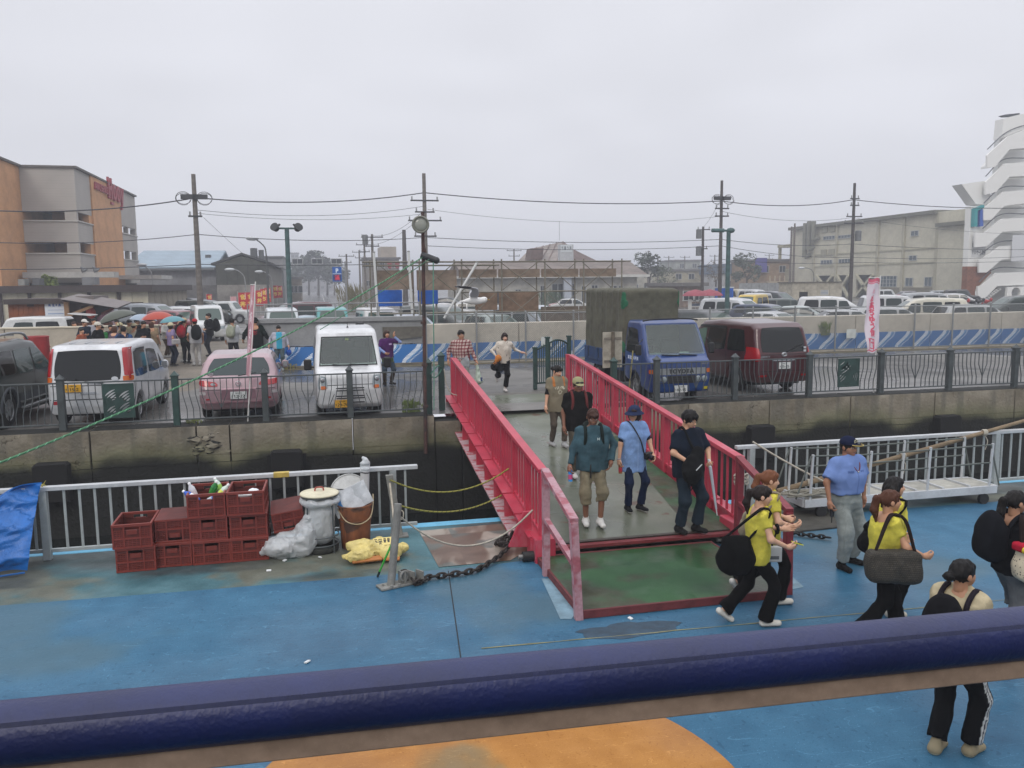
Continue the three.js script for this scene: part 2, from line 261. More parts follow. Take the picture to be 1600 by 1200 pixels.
{
const joints = [-24,-20.5,-17,-13.5,-10.2,-7.4,-4.55,-2.55,-1.9,0.6,2.35,2.95,6.2,8.3,10.4,12.6,15,17.4,19.8,22.5,26,30,34,38,42];
joints.forEach((x,i)=>{
if (!i) return;const a = joints[i - 1] + 0.012,w = x - 0.012 - a;
if (x > 2.9 && x < 6.3) { BOX('coping_block',quayMat,quay,a + w / 2,-0.35 - 0.12,-18.05,w,2.5,0.6,0,0,0,0.02);return;}
const dz = rnd(-0.02,0.02);
BOX('coping_block',quayMat,quay,a + w / 2,0.53,-18.0 + dz,w,0.78,0.6,0,0,0,0.018);
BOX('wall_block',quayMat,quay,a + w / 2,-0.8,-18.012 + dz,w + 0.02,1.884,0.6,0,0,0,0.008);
});
// broken corner beside the gate, stones showing
for (let i = 0;i < 12;i++) { const g = new THREE.IcosahedronGeometry(rnd(0.05,0.13),1),p = g.attributes.position;for (let j = 0;j < p.count;j++) { const k = 0.8 + 0.4 * hash(Math.round(p.getX(j) * 900),Math.round(p.getY(j) * 900),Math.round(p.getZ(j) * 900) + i);p.setXYZ(j,p.getX(j) * k * 1.4,p.getY(j) * k * 0.8,p.getZ(j) * k);} g.computeVertexNormals();mb().add(g.translate(-2.45 + rnd(-0.2,0.5),rnd(0.3,0.84),-17.76 + rnd(-0.03,0.02))).build('stone',quayMat,quay);}
}
const rubber = P(0x090a0a,0.85,gDirt,0.6);
[[-5.243,'black rubber fender on the quay wall below the white minivan, by the blue tarp'],[-0.785,'black rubber fender on the quay wall below the pink car'],[10.113,'black rubber fender on the quay wall right of the navy t-shirt man'],[15.299,'black rubber fender on the quay wall at far right']].forEach(([x,l],i)=>{
const t = thing('quay_fender',l,'fender',[x,0.08,-17.63],0,'rubber fenders on the quay wall');
part('rubber_block',rubber,t,(b)=>{ b.ext([[-0.3,-0.5],[0.3,-0.5],[0.3,0.2],[0.26,0.24],[-0.26,0.24],[-0.3,0.2]],0.3,mat4().makeTranslation(0,0,-0.14),0.02);});
for (const e of [-0.36,0.36]) BOX('flange',rubber,t,e,-0.15,-0.1,0.08,0.6,0.06);
});
// ---- sea wall behind the quay with its blue painted band, and the wire fence in front
const seaC = P(0xd6d0c2,0.9,gRough,3,{ bumpMap: rep(gBump,1,1),bumpScale: 0.004 });
const bandT = cv(1024,512,(x,w,h)=>{                    // two waves of pale ladders on blue, 1.15 m long
x.fillStyle = '#2f6fb2';x.fillRect(0,0,w,h);
for (const o of [-512,0,512,1024]) { const mid = (t)=>o + 120 + 270 * (t * t * (3 - 2 * t)) + 60 * t;for (let k = 0;k < 15;k++) { const t = k / 14.5,y = h * (1 - t) - 20,m = mid(t),ww = 90 + 40 * Math.sin(t * 3.1);x.fillStyle = '#eef4f8';x.fillRect(m - 20,y - 4,ww * 0.9,25);x.fillStyle = '#dfeaf3';x.fillRect(m + ww * 1.1 + 20,y - 2,46,16);} x.fillStyle = '#7fb0d8';for (let k = 0;k < 60;k++) { const t = k / 60;x.fillRect(mid(t) + 88,h * (1 - t) - 9,20,9);} }
});
bandT.wrapS = THREE.RepeatWrapping;
const bandPaint = M(0xffffff,0.6,{ map: (()=>{ const t = bandT.clone();t.repeat.set(1 / 1.75,1 / 0.66);t.offset.set(0,-0.96 / 0.66);t.needsUpdate = true;return t;})(),bumpMap: rep(gBump,0.8,0.8),bumpScale: 0.003 });
const sea = thing('sea_wall','long pale concrete sea wall with a blue wave pattern painted along it','wall');
for (let i = 0;i < 22;i++) { const a = 3.6 + i * 3.5;BOX('wall_panel',seaC,sea,a + 1.74,1.59,-29.68,3.48,1.46 + 0.006 * Math.sin(i * 9),0.34,0,0,0,0.03);BOX('painted_band',bandPaint,sea,a + 1.74,1.29,-29.5,3.48,0.66,0.02);}
const gsea = thing('flood_gate','grey steel flood gate panel closing the sea wall, patterned blue at its foot','wall');
{ const gm = P(0x8f9294,0.55,gRough,1.5);BOX('gate_panel',gm,gsea,0.55,2.05,-29.75,6.0,0.82,0.24,0,0,0,0.015);BOX('painted_band',bandPaint,gsea,0.55,1.29,-29.6,6.0,0.66,0.06);BOX('top_beam',gm,gsea,0.55,2.54,-29.75,6.1,0.16,0.4,0,0,0,0.015);BOX('sill',P(0x77746c,0.9,gDirt,1),gsea,0.55,0.92,-29.6,6.2,0.1,0.5);
part('slide_channel',P(0x6b6a63,0.7,gDirt,0.8),gsea,(b)=>b.ext([[0,0],[1.4,0.14],[1.4,0.5],[0,0.5]],0.08,mat4().makeTranslation(2.15,1.75,-29.62)));
part('guard_rail',P(0x8d9092,0.4,gRough,1),gsea,(b)=>{ for (const y of [2.85,3.1]) b.rod([-2.4,y,-29.8],[3.5,y,-29.8],0.02);for (let i = 0;i < 5;i++) b.rod([-2.4 + i * 1.47,2.6,-29.8],[-2.4 + i * 1.47,3.1,-29.8],0.022);});}
sheet('weedy_verge',[[-2.4,-29.4],[34,-29.3],[34,-28.6],[20,-28.75],[9,-28.9],[2,-28.8],[-2.4,-29]],0.896,P(0x6f6a54,0.95,gDirt,0.7));
const galv = P(0x8c9091,0.45,gRough,0.7,{ metalness: 0.3 });
const mf = thing('wire_mesh_fence','grey chain link fence on slim posts in front of the sea wall','fence');
{ const ps = [];for (let x = 3.65;x < 60;x += 1.82) ps.push(x);for (const x of ps) part('post',galv,mf,(b)=>b.rod([x,0.9,-29.3],[x,2.72,-29.3],0.035,0.035,8).rod([x,2.72,-29.3],[x,2.75,-29.3],0.045,0.02));part('top_rail',galv,mf,(b)=>b.rod([3.65,2.66,-29.3],[60,2.66,-29.3],0.02));part('bottom_rail',galv,mf,(b)=>b.rod([3.65,0.99,-29.3],[60,0.99,-29.3],0.018));
const m = mb(),g0 = new THREE.BoxGeometry(0.006,2.34,0.004);for (let i = 0;i < 800;i++) { const x = 3.0 + i * 0.07;for (const s of [1,-1]) m.add(g0.clone().rotateZ(s * 0.785).translate(x + 0.8,1.83,-29.295 + s * 0.003));} tag(m.build('chain_link',galv,mf),null,null,null,'stuff');}
for (const [px,py,w,l] of [[1330,519,0.42,'square pale notice plate wired to the mesh fence right of the maroon minivan'],[854,534,0.42,'pale notice plate on the mesh fence left of the blue truck']]) { const t = thing('notice_plate',l,'sign',[-9.1,0,0]);const x = px === 1330 ? 20.71 : 8.06;t.position.set(x,1.6,-29.25);BOX('plate',P(0xbfc6c4,0.5,gRough,0.6),t,0,0,0,w,0.36,0.012,0,0,0,0.004);part('wire_tie',galv,t,(b)=>b.rod([-0.14,0.16,-0.03],[-0.14,0.2,0.01],0.006).rod([0.14,0.16,-0.03],[0.14,0.2,0.01],0.006));}
// weeds at the foot of walls
function weed(name,label,pos,n,h,col,spread) { const b = mb();for (let i = 0;i < n;i++) { const a = rnd(0,6.28),r = rnd(0,spread),hh = h * rnd(0.5,1),x = Math.cos(a) * r,z = Math.sin(a) * r * 0.6,lx = rnd(-0.3,0.3) * hh,lz = rnd(-0.3,0.3) * hh;const g = new THREE.BufferGeometry();g.setAttribute('position',new THREE.Float32BufferAttribute([x - 0.012,0,z,x + 0.012,0,z,x + lx,hh,z + lz,x + lx * 0.5 - 0.03,hh * 0.6,z + lz * 0.5,x + lx * 0.5 + 0.03,hh * 0.65,z + lz * 0.5 + 0.02,x + lx,hh * 0.95,z + lz],3));g.computeVertexNormals();b.add(g);} const t = thing(name,label,'weeds',pos);b.build('leaves',M(col,0.7,{ side: THREE.DoubleSide }),t);mb().rod([0,0,0],[0.02,h * 0.5,0],0.008).build('stem',M(0x4a4a28,0.8),t);}
weed('weed_tuft','green weed tuft growing at the foot of the fence beside the green gate post',[1.9,0.9,-18.35],60,0.34,0x5c6b3a,0.25);
weed('weed_tuft','tall weed growing against the sea wall right of the maroon minivan',[19.65,1.55,-29.42],70,0.65,0x6d7a50,0.22);
weed('weed_tuft','dry weed strip at the flood gate foot near the boy in blue',[-1.3,0.9,-29.3],70,0.22,0x8a8350,0.5);
weed('weed_tuft','small weeds at the quay kerb left of the pink car',[-2.625,0.9,-18.15],30,0.12,0x6b7440,0.2);
// ================================================================ on the ferry: handrail, rails, gangway, deck clutter
{ // foreground handrail of the upper deck
const navy = M(0x121f54,0.46,{ map: rep(gPaint,0.5,0.5),bumpMap: rep(gBump,0.22,0.22),bumpScale: 0.0012,clearcoat: 0.2,clearcoatRoughness: 0.45 });
const a = [-0.525,3.039,-1.407],b = [1.368,3.035,-1.332],d = vsub(b,a),L = (p,t)=>vadd(p,d,t),A = L(a,-0.5),B = L(b,0.5);
const t = thing('hand_rail','wet navy blue handrail across the foreground with a brown bar beneath','railing');
mb().add(cylG(0.052,0.052,vlen(vsub(B,A)),40,60).rotateZ(Math.PI / 2).applyMatrix4(mat4().makeBasis(V(...vnorm(d)),V(0,1,0),V(...vnorm(d)).cross(V(0,1,0))).setPosition(...vlerp(A,B,0.5)))).build('rail_cap',navy,t);
mb().bar(vadd(A,[0,-0.062,0.0]),vadd(B,[0,-0.062,0.0]),0.05,0.045,0.004).build('flat_bar',P(0xb29c8a,0.75,gDirt,0.4),t);
}
const alu = P(0xc6cbcf,0.4,gRough,1.3,{ metalness: 0.15 }),aluD = P(0xa9b2b4,0.5,gRough,1,{ metalness: 0.1 });
function shipRail(label,x0,x1,posts,skip) {
const t = thing('deck_rail',label,'railing'),z = -12.3;
mb().bar([x0,1.01,z],[x1,1.01,z],0.1,0.06,0.008).build('top_rail',alu,t);
for (const p of posts) BOX('post',aluD,t,p,0.49,z,0.1,0.98,0.1,0,0,0,0.008);
mb().bar([x0 + 0.1,0.13,z],[x1 - 0.02,0.13,z],0.05,0.05,0.006).build('bottom_rail',aluD,t);
for (let x = x0 + 0.15;x < x1 - 0.05;x += 0.196) if (!posts.some((p)=>Math.abs(p - x) < 0.08)) BOX('baluster',aluD,t,x,0.57,z,0.032,0.84,0.02);
return t;
}
const railL = shipRail('white aluminium deck rail on the left behind the stacked crates',-8,1.353,[-7,-3.8,0.98]);
part('yellow_tape',P(0xc9b35a,0.6,gDirt,0.4),railL,(b)=>b.box(-0.631,1.012,-12.3,0.22,0.066,0.105));
shipRail('white aluminium deck rail on the right behind the boarding ramp',6.631,20,[6.912,11.753,16.3]);
{ // tarp
const tarp = P(0x1668b8,0.42,gPaint,0.6,{ side: THREE.DoubleSide,bumpMap: rep(gBump,0.5,0.5),bumpScale: 0.004 });
const t = thing('tarpaulin','blue plastic tarpaulin hung over the left end of the deck rail','tarp');
mb().add(quadGrid((u,v)=>{
const x = mix(-6.2,-3.78,u),top = 0.72 + 0.36 * Math.pow(u,3) + 0.12 * Math.sin(u * 9),s = sst(1,0,v);
const f = 0.09 * Math.sin(u * 17 + v * 6 + 3 * n2(u * 3,v * 2)) * (1 - v * 0.5) + 0.07 * Math.sin((u + v * 0.9) * 24) * v + 0.12 * (n2(u * 8 + 3,v * 7) - 0.5) + 0.05 * (n2(u * 22,v * 18) - 0.5);
return [x + (1 - v) * -0.12 * u + f * 0.35,mix(0.03 + 0.03 * Math.sin(u * 15),top,v),-12.18 + 0.78 * Math.pow(s,0.8) * (0.65 + 0.35 * Math.sin(u * 3.1 + 0.4)) + f * 0.8 * (v < 0.97 ? 1 : 0.3)];
},110,90)).build('sheet',tarp,t);
part('hem',tarp,t,(b)=>b.tube(Array.from({ length: 16 },(_,i)=>{ const u = i / 15;return [mix(-6.2,-3.78,u) - 0.12 * u,0.035,-11.42 - 0.2 * (1 - Math.sin(u * 3.1 + 0.4))];}),0.014,5,60));
part('tie_cord',P(0xc2b860,0.8,gDirt,0.3),t,(b)=>b.tube([[-3.86,1.0,-12.24],[-3.8,1.07,-12.3],[-3.76,1.0,-12.37],[-3.8,0.95,-12.28]],0.008).rod([-3.8,1.04,-12.28],[-3.74,1.13,-12.26],0.01,0.003));
}
// crates
const crateM = P(0x7f3228,0.5,gRough,0.6),crateD = P(0x67261f,0.6,gDirt,0.5);
function makeCrate() {
const W = 0.5,D = 0.66,H = 0.335,t = thing('plastic_crate','','crate',[0,0,0],0,'maroon plastic crates on the deck');
part('shell',crateD,t,(b)=>{
b.box(0,0.012,0,W - 0.03,0.02,D - 0.03);
for (const s of [1,-1]) { b.box(0,0.13,s * (D / 2 - 0.022),W - 0.04,0.24,0.012).box(0.17,0.27,s * (D / 2 - 0.022),0.15,0.07,0.012).box(-0.17,0.27,s * (D / 2 - 0.022),0.15,0.07,0.012).box(s * (W / 2 - 0.022),0.15,0,0.012,0.28,D - 0.04);}
});
part('rim',crateM,t,(b)=>{ for (const s of [1,-1]) b.box(0,H - 0.02,s * (D / 2 - 0.014),W,0.04,0.028,0,0,0,0.006).box(s * (W / 2 - 0.014),H - 0.02,0,0.028,0.039,D - 0.03,0,0,0,0.006);});
const ribs = mb();
for (const s of [1,-1]) {
for (const x of [-0.235,-0.1,0.1,0.235]) ribs.box(x,0.16,s * (D / 2 - 0.012),0.02,0.3,0.018);
for (const y of [0.016,0.14]) ribs.box(0,y,s * (D / 2 - 0.011),W - 0.02,0.022,0.019);
ribs.box(0,0.225,s * (D / 2 - 0.012),0.13,0.06,0.017);
for (const z of [-0.3,-0.15,0,0.15,0.3]) ribs.box(s * (W / 2 - 0.012),0.16,z,0.018,0.3,0.02);
for (const y of [0.016,0.14]) ribs.box(s * (W / 2 - 0.011),y,0,0.019,0.022,D - 0.02);
for (let i = 0;i < 9;i++) { ribs.box(-0.2 + i * 0.05,0.08,s * (D / 2 - 0.015),0.007,0.12,0.012);if (i < 5) ribs.box(0,0.03 + i * 0.024,s * (D / 2 - 0.015),W - 0.05,0.006,0.012);}
for (let i = 0;i < 4;i++) for (const q of [-0.17,0.17]) ribs.box(q,0.165 + i * 0.028,s * (D / 2 - 0.015),0.12,0.006,0.012).box(q - 0.05 + i * 0.033,0.2,s * (D / 2 - 0.015),0.006,0.11,0.012);
}
tag(ribs.build('ribs',crateM,t),null,null,null,'stuff');
return t;
}
const crate0 = makeCrate(),cH = 0.325;
const cx = [-2.5,-2.04,-1.57,-1.08];
const crateSpots = [
[cx[0],0,-11.78,0.03,0,'empty maroon crate, lower one of the far left stack of two'],[cx[0] - 0.02,cH,-11.76,0.02,0,'open empty maroon crate on top of the far left stack of two'],
[cx[1],0,-11.86,-0.02,0,'maroon crate standing below the upside-down crate'],[cx[1] + 0.02,cH * 2,-11.9,0.03,Math.PI,'upside-down maroon crate, second stack from the left'],
[cx[2] + 0.02,0,-11.84,0.02,0,'bottom crate of the stack of three holding bottles'],[cx[2],cH,-11.85,-0.01,0,'middle crate of the stack of three holding bottles'],[cx[2] - 0.02,cH * 2,-11.83,0.02,0,'top maroon crate filled with plastic bottles'],
[cx[3] + 0.03,0,-11.84,0.0,0,'bottom crate of the stack of three next to the tilted crate'],[cx[3] + 0.02,cH,-11.85,0.02,0,'middle crate of the stack of three next to the tilted crate'],[cx[3] + 0.01,cH * 2,-11.82,-0.02,0,'top open maroon crate holding a white packet'],
];
crateSpots.forEach(([x,y,z,a,flip,l],i)=>{ const c = i ? copy(crate0,[x,y,z],a,l) : tag(put(crate0,[x,y,z],a),l);c.rotation.z = flip;});
{ const c = copy(crate0,[-0.586 + 0.02,0.66,-11.9],0.05,'tilted upturned maroon crate resting on a clear rubbish bag');c.rotation.set(0.1,0.05,Math.PI + 0.12);c.scale.setScalar(0.86);}
{ // bottles in the top crate
const spec = [[-0.15,0.05,0.3,0.2,0xd9d9dc,0xd8c8c8],[0.02,-0.05,-0.4,0.3,0x2d7a3c,0x3a8a3a],[0.12,0.1,-0.7,0.1,0xc9d8cc,0xd8e05a],[-0.1,0.2,0.9,-0.4,0x2a5ec0,0xf0f0f0],[0.02,0.22,-1.1,0.3,0xd6dde2,0x3070d0],[0.17,-0.12,0.4,-0.3,0xbcd2c2,0x90c050]];
const names = ['white plastic bottle leaning left in the bottle crate','green plastic bottle at the back of the bottle crate','pale bottle with yellow-green label at the right of the bottle crate','blue bottle lying in front in the bottle crate','clear bottle with blue cap lying in front in the bottle crate','pale green bottle at the back right of the bottle crate'];
spec.forEach(([x,z,rz,rx,c,k],i)=>{ const t = thing('plastic_bottle',names[i],'bottle',[cx[2] - 0.02 + x,cH * 2 + 0.2,-11.83 + z],0,'bottles in the top crate');t.rotation.set(rx,0,rz);
part('bottle_body',M(c,0.18),t,(b)=>b.lathe([[0,0],[0.04,0],[0.045,0.02],[0.045,0.07],[0.04,0.1],[0.045,0.13],[0.044,0.18],[0.018,0.23],[0.016,0.25]],0,0,0));part('bottle_label',M(k,0.4),t,(b)=>b.lathe([[0.0462,0.08],[0.0468,0.1],[0.0465,0.15]],0,0,0));part('cap',M(0xe8e8e8,0.4),t,(b)=>b.lathe([[0.019,0.24],[0.019,0.265],[0,0.267]],0,0,0));});
}
const film = M(0xe2e6e8,0.18,{ transmission: 0.45,thickness: 0,roughness: 0.22,bumpMap: rep(gBump,0.3,0.3),bumpScale: 0.004 });
function bagBlob(name,label,cat,pos,parts,k,cell,amp,freq,mat,lo,hi,pn,turn = 0) {
const f0 = uni(parts,k),f = (x,y,z)=>f0(x,y,z) + amp * (n3(x * freq,y * freq,z * freq) - 0.5) + amp * 0.6 * (Math.abs(n3(x * freq * 2.3 + 5,y * freq * 2.3,z * freq * 2.3) - 0.5) - 0.25);
const t = thing(name,label,cat,pos,turn);mesh(pn,uvm(nets(f,lo,hi,cell)),mat,t);return t;
}
{ const t = bagBlob('packet','crumpled white packet lying in the open top crate','packet',[cx[3],cH * 2 + 0.2,-11.78],[ell([0,0.03,0],[0.15,0.035,0.08]),ell([0.1,0.06,-0.02],[0.07,0.04,0.06])],0.04,0.01,0.03,16,M(0xdfe3e6,0.4),[-0.25,-0.1,-0.2],[0.25,0.2,0.2],'wrapper');part('blue_print',M(0x3a5a9a,0.5),t,(b)=>b.box(-0.02,0.07,0.04,0.1,0.004,0.04,0.3));}
{ const p = [-0.552,0.084,-11.6];const t = bagBlob('rubbish_bag','clear plastic rubbish bag bulging under the tilted crate','bag',[p[0],0.0,-11.62],[ell([-0.04,0.15,0],[0.34,0.17,0.24]),ell([0.24,0.24,0.02],[0.15,0.25,0.17]),ell([0.3,0.45,0],[0.07,0.14,0.08])],0.1,0.014,0.07,11,film,[-0.5,-0.05,-0.4],[0.5,0.7,0.4],'film');part('rubbish',P(0xb9a8a0,0.6,gDirt,0.2),t,(b)=>{ for (let i = 0;i < 9;i++) b.box(rnd(-0.2,0.25),rnd(0.08,0.2),rnd(-0.1,0.1),0.1,0.05,0.07,rnd(0,3),rnd(0,3),0,0.01);});}
{ // wire stand with a clear bag and cream lid
const x = -0.099,t = thing('rubbish_stand','wire rubbish stand holding a clear bag with a cream lid on top','bin',[x,0,-11.75]),wire = M(0x5c6264,0.4,{ metalness: 0.4 });
for (let i = 0;i < 4;i++) { const a = 0.785 + i * 1.571;part('leg',wire,t,(b)=>b.rod([0.25 * Math.cos(a),0,0.25 * Math.sin(a)],[0.24 * Math.cos(a),0.8,0.24 * Math.sin(a)],0.012));}
for (const y of [0.12,0.24,0.8]) part('hoop',wire,t,(b)=>b.add(ringG(0.25,0.009,6,28).rotateX(Math.PI / 2).translate(0,y,0)));
const f0 = uni([cap([0,0.3,0],[0,0.55,0],0.2,0.215),ell([0,0.73,0],[0.28,0.08,0.28])],0.06),f = (a,b,c)=>f0(a,b,c) + 0.05 * (n3(a * 9,b * 5,c * 9) - 0.5) + 0.025 * (Math.abs(n3(a * 26,b * 14,c * 26) - 0.5) - 0.25);
mesh('bag',uvm(nets(f,[-0.4,-0.1,-0.4],[0.4,0.95,0.4],0.014)),film,t);
part('rubbish',P(0xaeb6b4,0.6,gDirt,0.15),t,(b)=>{ for (let i = 0;i < 40;i++) { const a = rnd(0,6.28),r = rnd(0.05,0.15);b.box(r * Math.cos(a),rnd(0.2,0.7),r * Math.sin(a),0.1,0.08,0.06,rnd(0,3),rnd(0,3),0,0.01);} });
const lid = part('lid',P(0xd8d3b8,0.5,gRough,0.5),t,(b)=>b.lathe([[0,0.87],[0.2,0.865],[0.26,0.85],[0.275,0.835],[0.27,0.82],[0,0.82]],0,0,0,32));part('handle',M(0x9c4a3c,0.5),lid,(b)=>b.tube([[-0.06,0.865,0],[-0.05,0.91,0],[0.05,0.91,0],[0.06,0.865,0]],0.012));
part('base_tub',P(0x3a3d3a,0.7,gDirt,0.4),t,(b)=>b.lathe([[0.2,0],[0.24,0.02],[0.25,0.09],[0.235,0.09],[0.22,0.02]],0,0,0,24));
}
{ const t = thing('round_lid','white round lid leaning upright behind the rubbish stand','lid',[0.328,0.721,-12.1]);t.rotation.x = -0.4;part('disc',P(0xccd0d0,0.5,gRough,0.4),t,(b)=>b.add(cylG(0.27,0.28,0.03,32).rotateX(Math.PI / 2)));part('wire',M(0x222426,0.5),t,(b)=>b.tube([[-0.2,0.06,0.05],[-0.02,0.02,0.04],[0,-0.14,0.06]],0.008).tube([[-0.2,0.06,0.05],[-0.4,0.12,0.06],[-0.55,0.0,0.1]],0.007));part('rim',P(0xb9bdbd,0.5,gRough,0.3),t,(b)=>b.add(ringG(0.272,0.012,6,32).translate(0,0,0.014)));}
{ const t = thing('paper_sack','flat white paper sack with a blue stripe leaning on the brown bucket','bag',[0.334,0.714,-11.75]);t.rotation.set(-0.25,-0.2,0.42);part('paper',P(0xc8ccd0,0.6,gPaint,0.4),t,(b)=>b.add(quadGrid((u,v)=>[(u - 0.5) * 0.56,(v - 0.5) * 0.34,0.03 * Math.sin(u * 6) + 0.02 * n2(u * 6,v * 5)],16,12)));part('stripe',M(0x3f86c4,0.6),t,(b)=>b.add(quadGrid((u,v)=>[-0.2 + u * 0.05 + 0.02 * n2(v * 8,2),(v - 0.5) * 0.335,0.006 + 0.03 * Math.sin((0.14 + u * 0.1) * 6) + 0.02 * n2((0.14 + u * 0.1) * 6,v * 5)],3,12)));part('back_sheet',P(0xb9bec2,0.6,gPaint,0.4),t,(b)=>b.box(0,0,-0.02,0.54,0.32,0.012));}
{ const woodT = tex(256,256,(u,v)=>{ const g = fbm(u * 16,v * 3,4,16),r = sst(0.45,0.6,fbm(u * 5,v * 5 + 3,4,5));return [mix(122,84,r) + (g - 0.5) * 70,mix(72,58,r) + (g - 0.5) * 50,mix(42,46,r) + (g - 0.5) * 34];});
const t = thing('bucket','brown stained bucket with a cord handle below the white pipe post','bucket',[0.387,0,-11.8]);part('pail',M(0xffffff,0.7,{ map: rep(woodT,1,0.6) }),t,(b)=>b.lathe([[0,0.01],[0.2,0],[0.215,0.25],[0.245,0.62],[0.252,0.62],[0.256,0.64],[0.235,0.64],[0.2,0.05],[0,0.05]],0,0,0,28));
part('cord_handle',P(0xbdb193,0.9,gDirt,0.2),t,(b)=>b.tube([[-0.25,0.6,0.05],[-0.12,0.44,0.24],[0.05,0.4,0.26],[0.2,0.46,0.18],[0.26,0.62,0.02],[0.27,0.75,-0.1],[0.25,0.62,-0.05]],0.009));part('hoop',M(0x6b4a34,0.6,{ metalness: 0.4 }),t,(b)=>b.add(ringG(0.231,0.008,5,28).rotateX(Math.PI / 2).translate(0,0.42,0)));}
{ const t = thing('pipe_post','white plastic pipe post capped with crumpled clear film, behind the brown bucket','post',[0.53,0,-12.05]);part('pipe',P(0xcfd2d4,0.4,gRough,0.5),t,(b)=>b.rod([-0.02,0.02,0],[0.03,1.05,0],0.065,0.065,16));const f0 = cap([0.03,1.08,0],[0.035,1.2,0],0.07,0.055);mesh('film_cap',uvm(nets((x,y,z)=>f0(x,y,z) + 0.05 * (n3(x * 24,y * 24,z * 24) - 0.5),[-0.12,0.95,-0.14],[0.18,1.34,0.14],0.009)),film,t);part('yellow_tape',M(0xc4b86a,0.6),t,(b)=>b.rod([0.005,0.56,0],[0.009,0.63,0],0.068,0.068,16));part('tie_band',M(0x1d1f22,0.6),t,(b)=>b.rod([0.028,1.02,0],[0.03,1.035,0],0.07,0.07,16));}
{ const t = bagBlob('feed_sack','crumpled yellow sack with black print on the deck beside the stanchion','sack',[0.58,0,-11.18],[ell([0.02,0.14,-0.1],[0.34,0.1,0.16]),ell([-0.18,0.09,0.08],[0.2,0.09,0.15]),ell([0.24,0.1,0.06],[0.16,0.1,0.14]),ell([0.4,0.09,-0.06],[0.1,0.08,0.1])],0.05,0.012,0.09,9,P(0xd9c77c,0.5,gPaint,0.3),[-0.55,-0.05,-0.4],[0.65,0.4,0.4],'sack_cloth');
part('orange_lining',M(0xa86a34,0.6),t,(b)=>b.box(-0.08,0.06,0.18,0.4,0.03,0.1,0.1,0.3,0,0.01).box(0.25,0.05,0.2,0.22,0.03,0.08,-0.2,0.3,0,0.01));
const print = cv(256,64,(x,w,h)=>{ x.clearRect(0,0,w,h);x.fillStyle = '#d9c77c';x.fillRect(0,0,w,h);for (const [px,s] of [[8,50],[70,50],[140,34],[190,34]]) { const q = [[[0.1,0.1],[0.9,0.1],[0.9,0.45],[0.1,0.45],[0.1,0.1]],[[0.5,0.1],[0.5,1]],[[0,0.6],[1,0.6]],[[0.1,1],[0.9,1]],[[0.2,0.8],[0.8,0.8]]];strokes(x,q,px,7,s,6,'#24211c');} });
part('print',M(0xffffff,0.6,{ map: print }),t,(b)=>b.add(quadGrid((u,v)=>[0.02 + u * 0.26,0.2 + v * 0.07,0.06 - v * 0.12 - 0.02 * u],6,4),true));}
{ const t = thing('green_stick','green plastic stick leaning on the grey stanchion','stick');part('rod',P(0x3fae3a,0.4,gPaint,0.3),t,(b)=>b.rod([0.627,0.088,-10.4],[0.788,0.455,-10.35],0.014));part('tip',M(0x1b2420,0.6),t,(b)=>b.rod([0.602,0.011,-10.43],[0.627,0.088,-10.4],0.015));}
{ // stanchion with base plate
const g = P(0x878a88,0.5,gDirt,0.5),t = thing('stanchion','grey pipe stanchion bolted to the deck by a ribbed base plate','post'),b0 = [0.74,0.02,-10.04];
part('base_plate',g,t,(b)=>b.box(b0[0] + 0.14,0.02,b0[2] - 0.05,0.62,0.025,0.2,0.32,0,0,0.004));for (let i = 0;i < 3;i++) part('gusset',g,t,(b)=>b.ext([[0,0],[0.02,0],[0.02,0.14],[0,0.14]].map(([x,y],k)=>[x,y]),0.14,mat4().makeRotationY(0.6).setPosition(b0[0] + 0.1 + i * 0.11,0.03,b0[2] - 0.1)));
for (const [x,z] of [[-0.1,0.02],[0.0,0.1],[0.1,0.06],[0.34,-0.16]]) part('bolt',g,t,(b)=>b.rod([b0[0] + x,0.03,b0[2] + z],[b0[0] + x,0.06,b0[2] + z],0.02,0.018,6));
part('pipe',g,t,(b)=>b.rod(b0,[0.866,1.03,-10.15],0.05,0.048,14));part('ring',g,t,(b)=>b.add(ringG(0.06,0.016,8,18).rotateY(0.6).translate(b0[0] + 0.17,0.12,b0[2] - 0.02)));
const u = thing('rail_post','grey flat strut at the free end of the left deck rail, hung with cords','post');part('strut',P(0x8e918e,0.5,gDirt,0.6),u,(b)=>b.bar([0.913,0.953,-12.1],[1.04,0.02,-12.12],0.11,0.05,0.006));part('foot_plate',P(0x8e918e,0.5,gDirt,0.6),u,(b)=>b.box(1.04,0.015,-12.12,0.26,0.02,0.2));const cord = P(0xc6c2b4,0.9,gDirt,0.1);part('cord',cord,u,(b)=>b.tube([[0.911,0.851,-12],[0.923,0.565,-11.8],[0.919,0.366,-11.5],[0.914,0.179,-11.2],[0.868,0.11,-11]],0.016));part('cord_loop',cord,u,(b)=>b.tube([[0.92,0.786,-10.8],[0.986,0.738,-10.8],[0.967,0.634,-10.8],[0.917,0.69,-10.8]],0.008));
}
function ropeThing(name,label,cat,pts,r,mat,twist,group) { const t = thing(name,label,cat,[0,0,0],0,group);part('strand',mat,t,(b)=>b.tube(pts,r,6,60));if (twist) { const c = new THREE.CatmullRomCurve3(pts.map((p)=>V(...p))),L = c.getLength(),n = Math.min(240,Math.ceil(L / (r * 9))),q = [];for (let i = 0;i <= n * 4;i++) { const p = c.getPointAt(i / n / 4),a = i * 1.57;q.push([p.x + r * 0.75 * Math.cos(a),p.y + r * 0.75 * Math.sin(a),p.z + r * 0.4 * Math.cos(a)]);} part('second_strand',twist,t,(b)=>b.tube(q,r * 0.6,4,n * 4));} return t;}
const yb = M(0x8c8a3a,0.8),bk = M(0x23241c,0.8),whiteR = P(0xbdbbb0,0.9,gDirt,0.2);
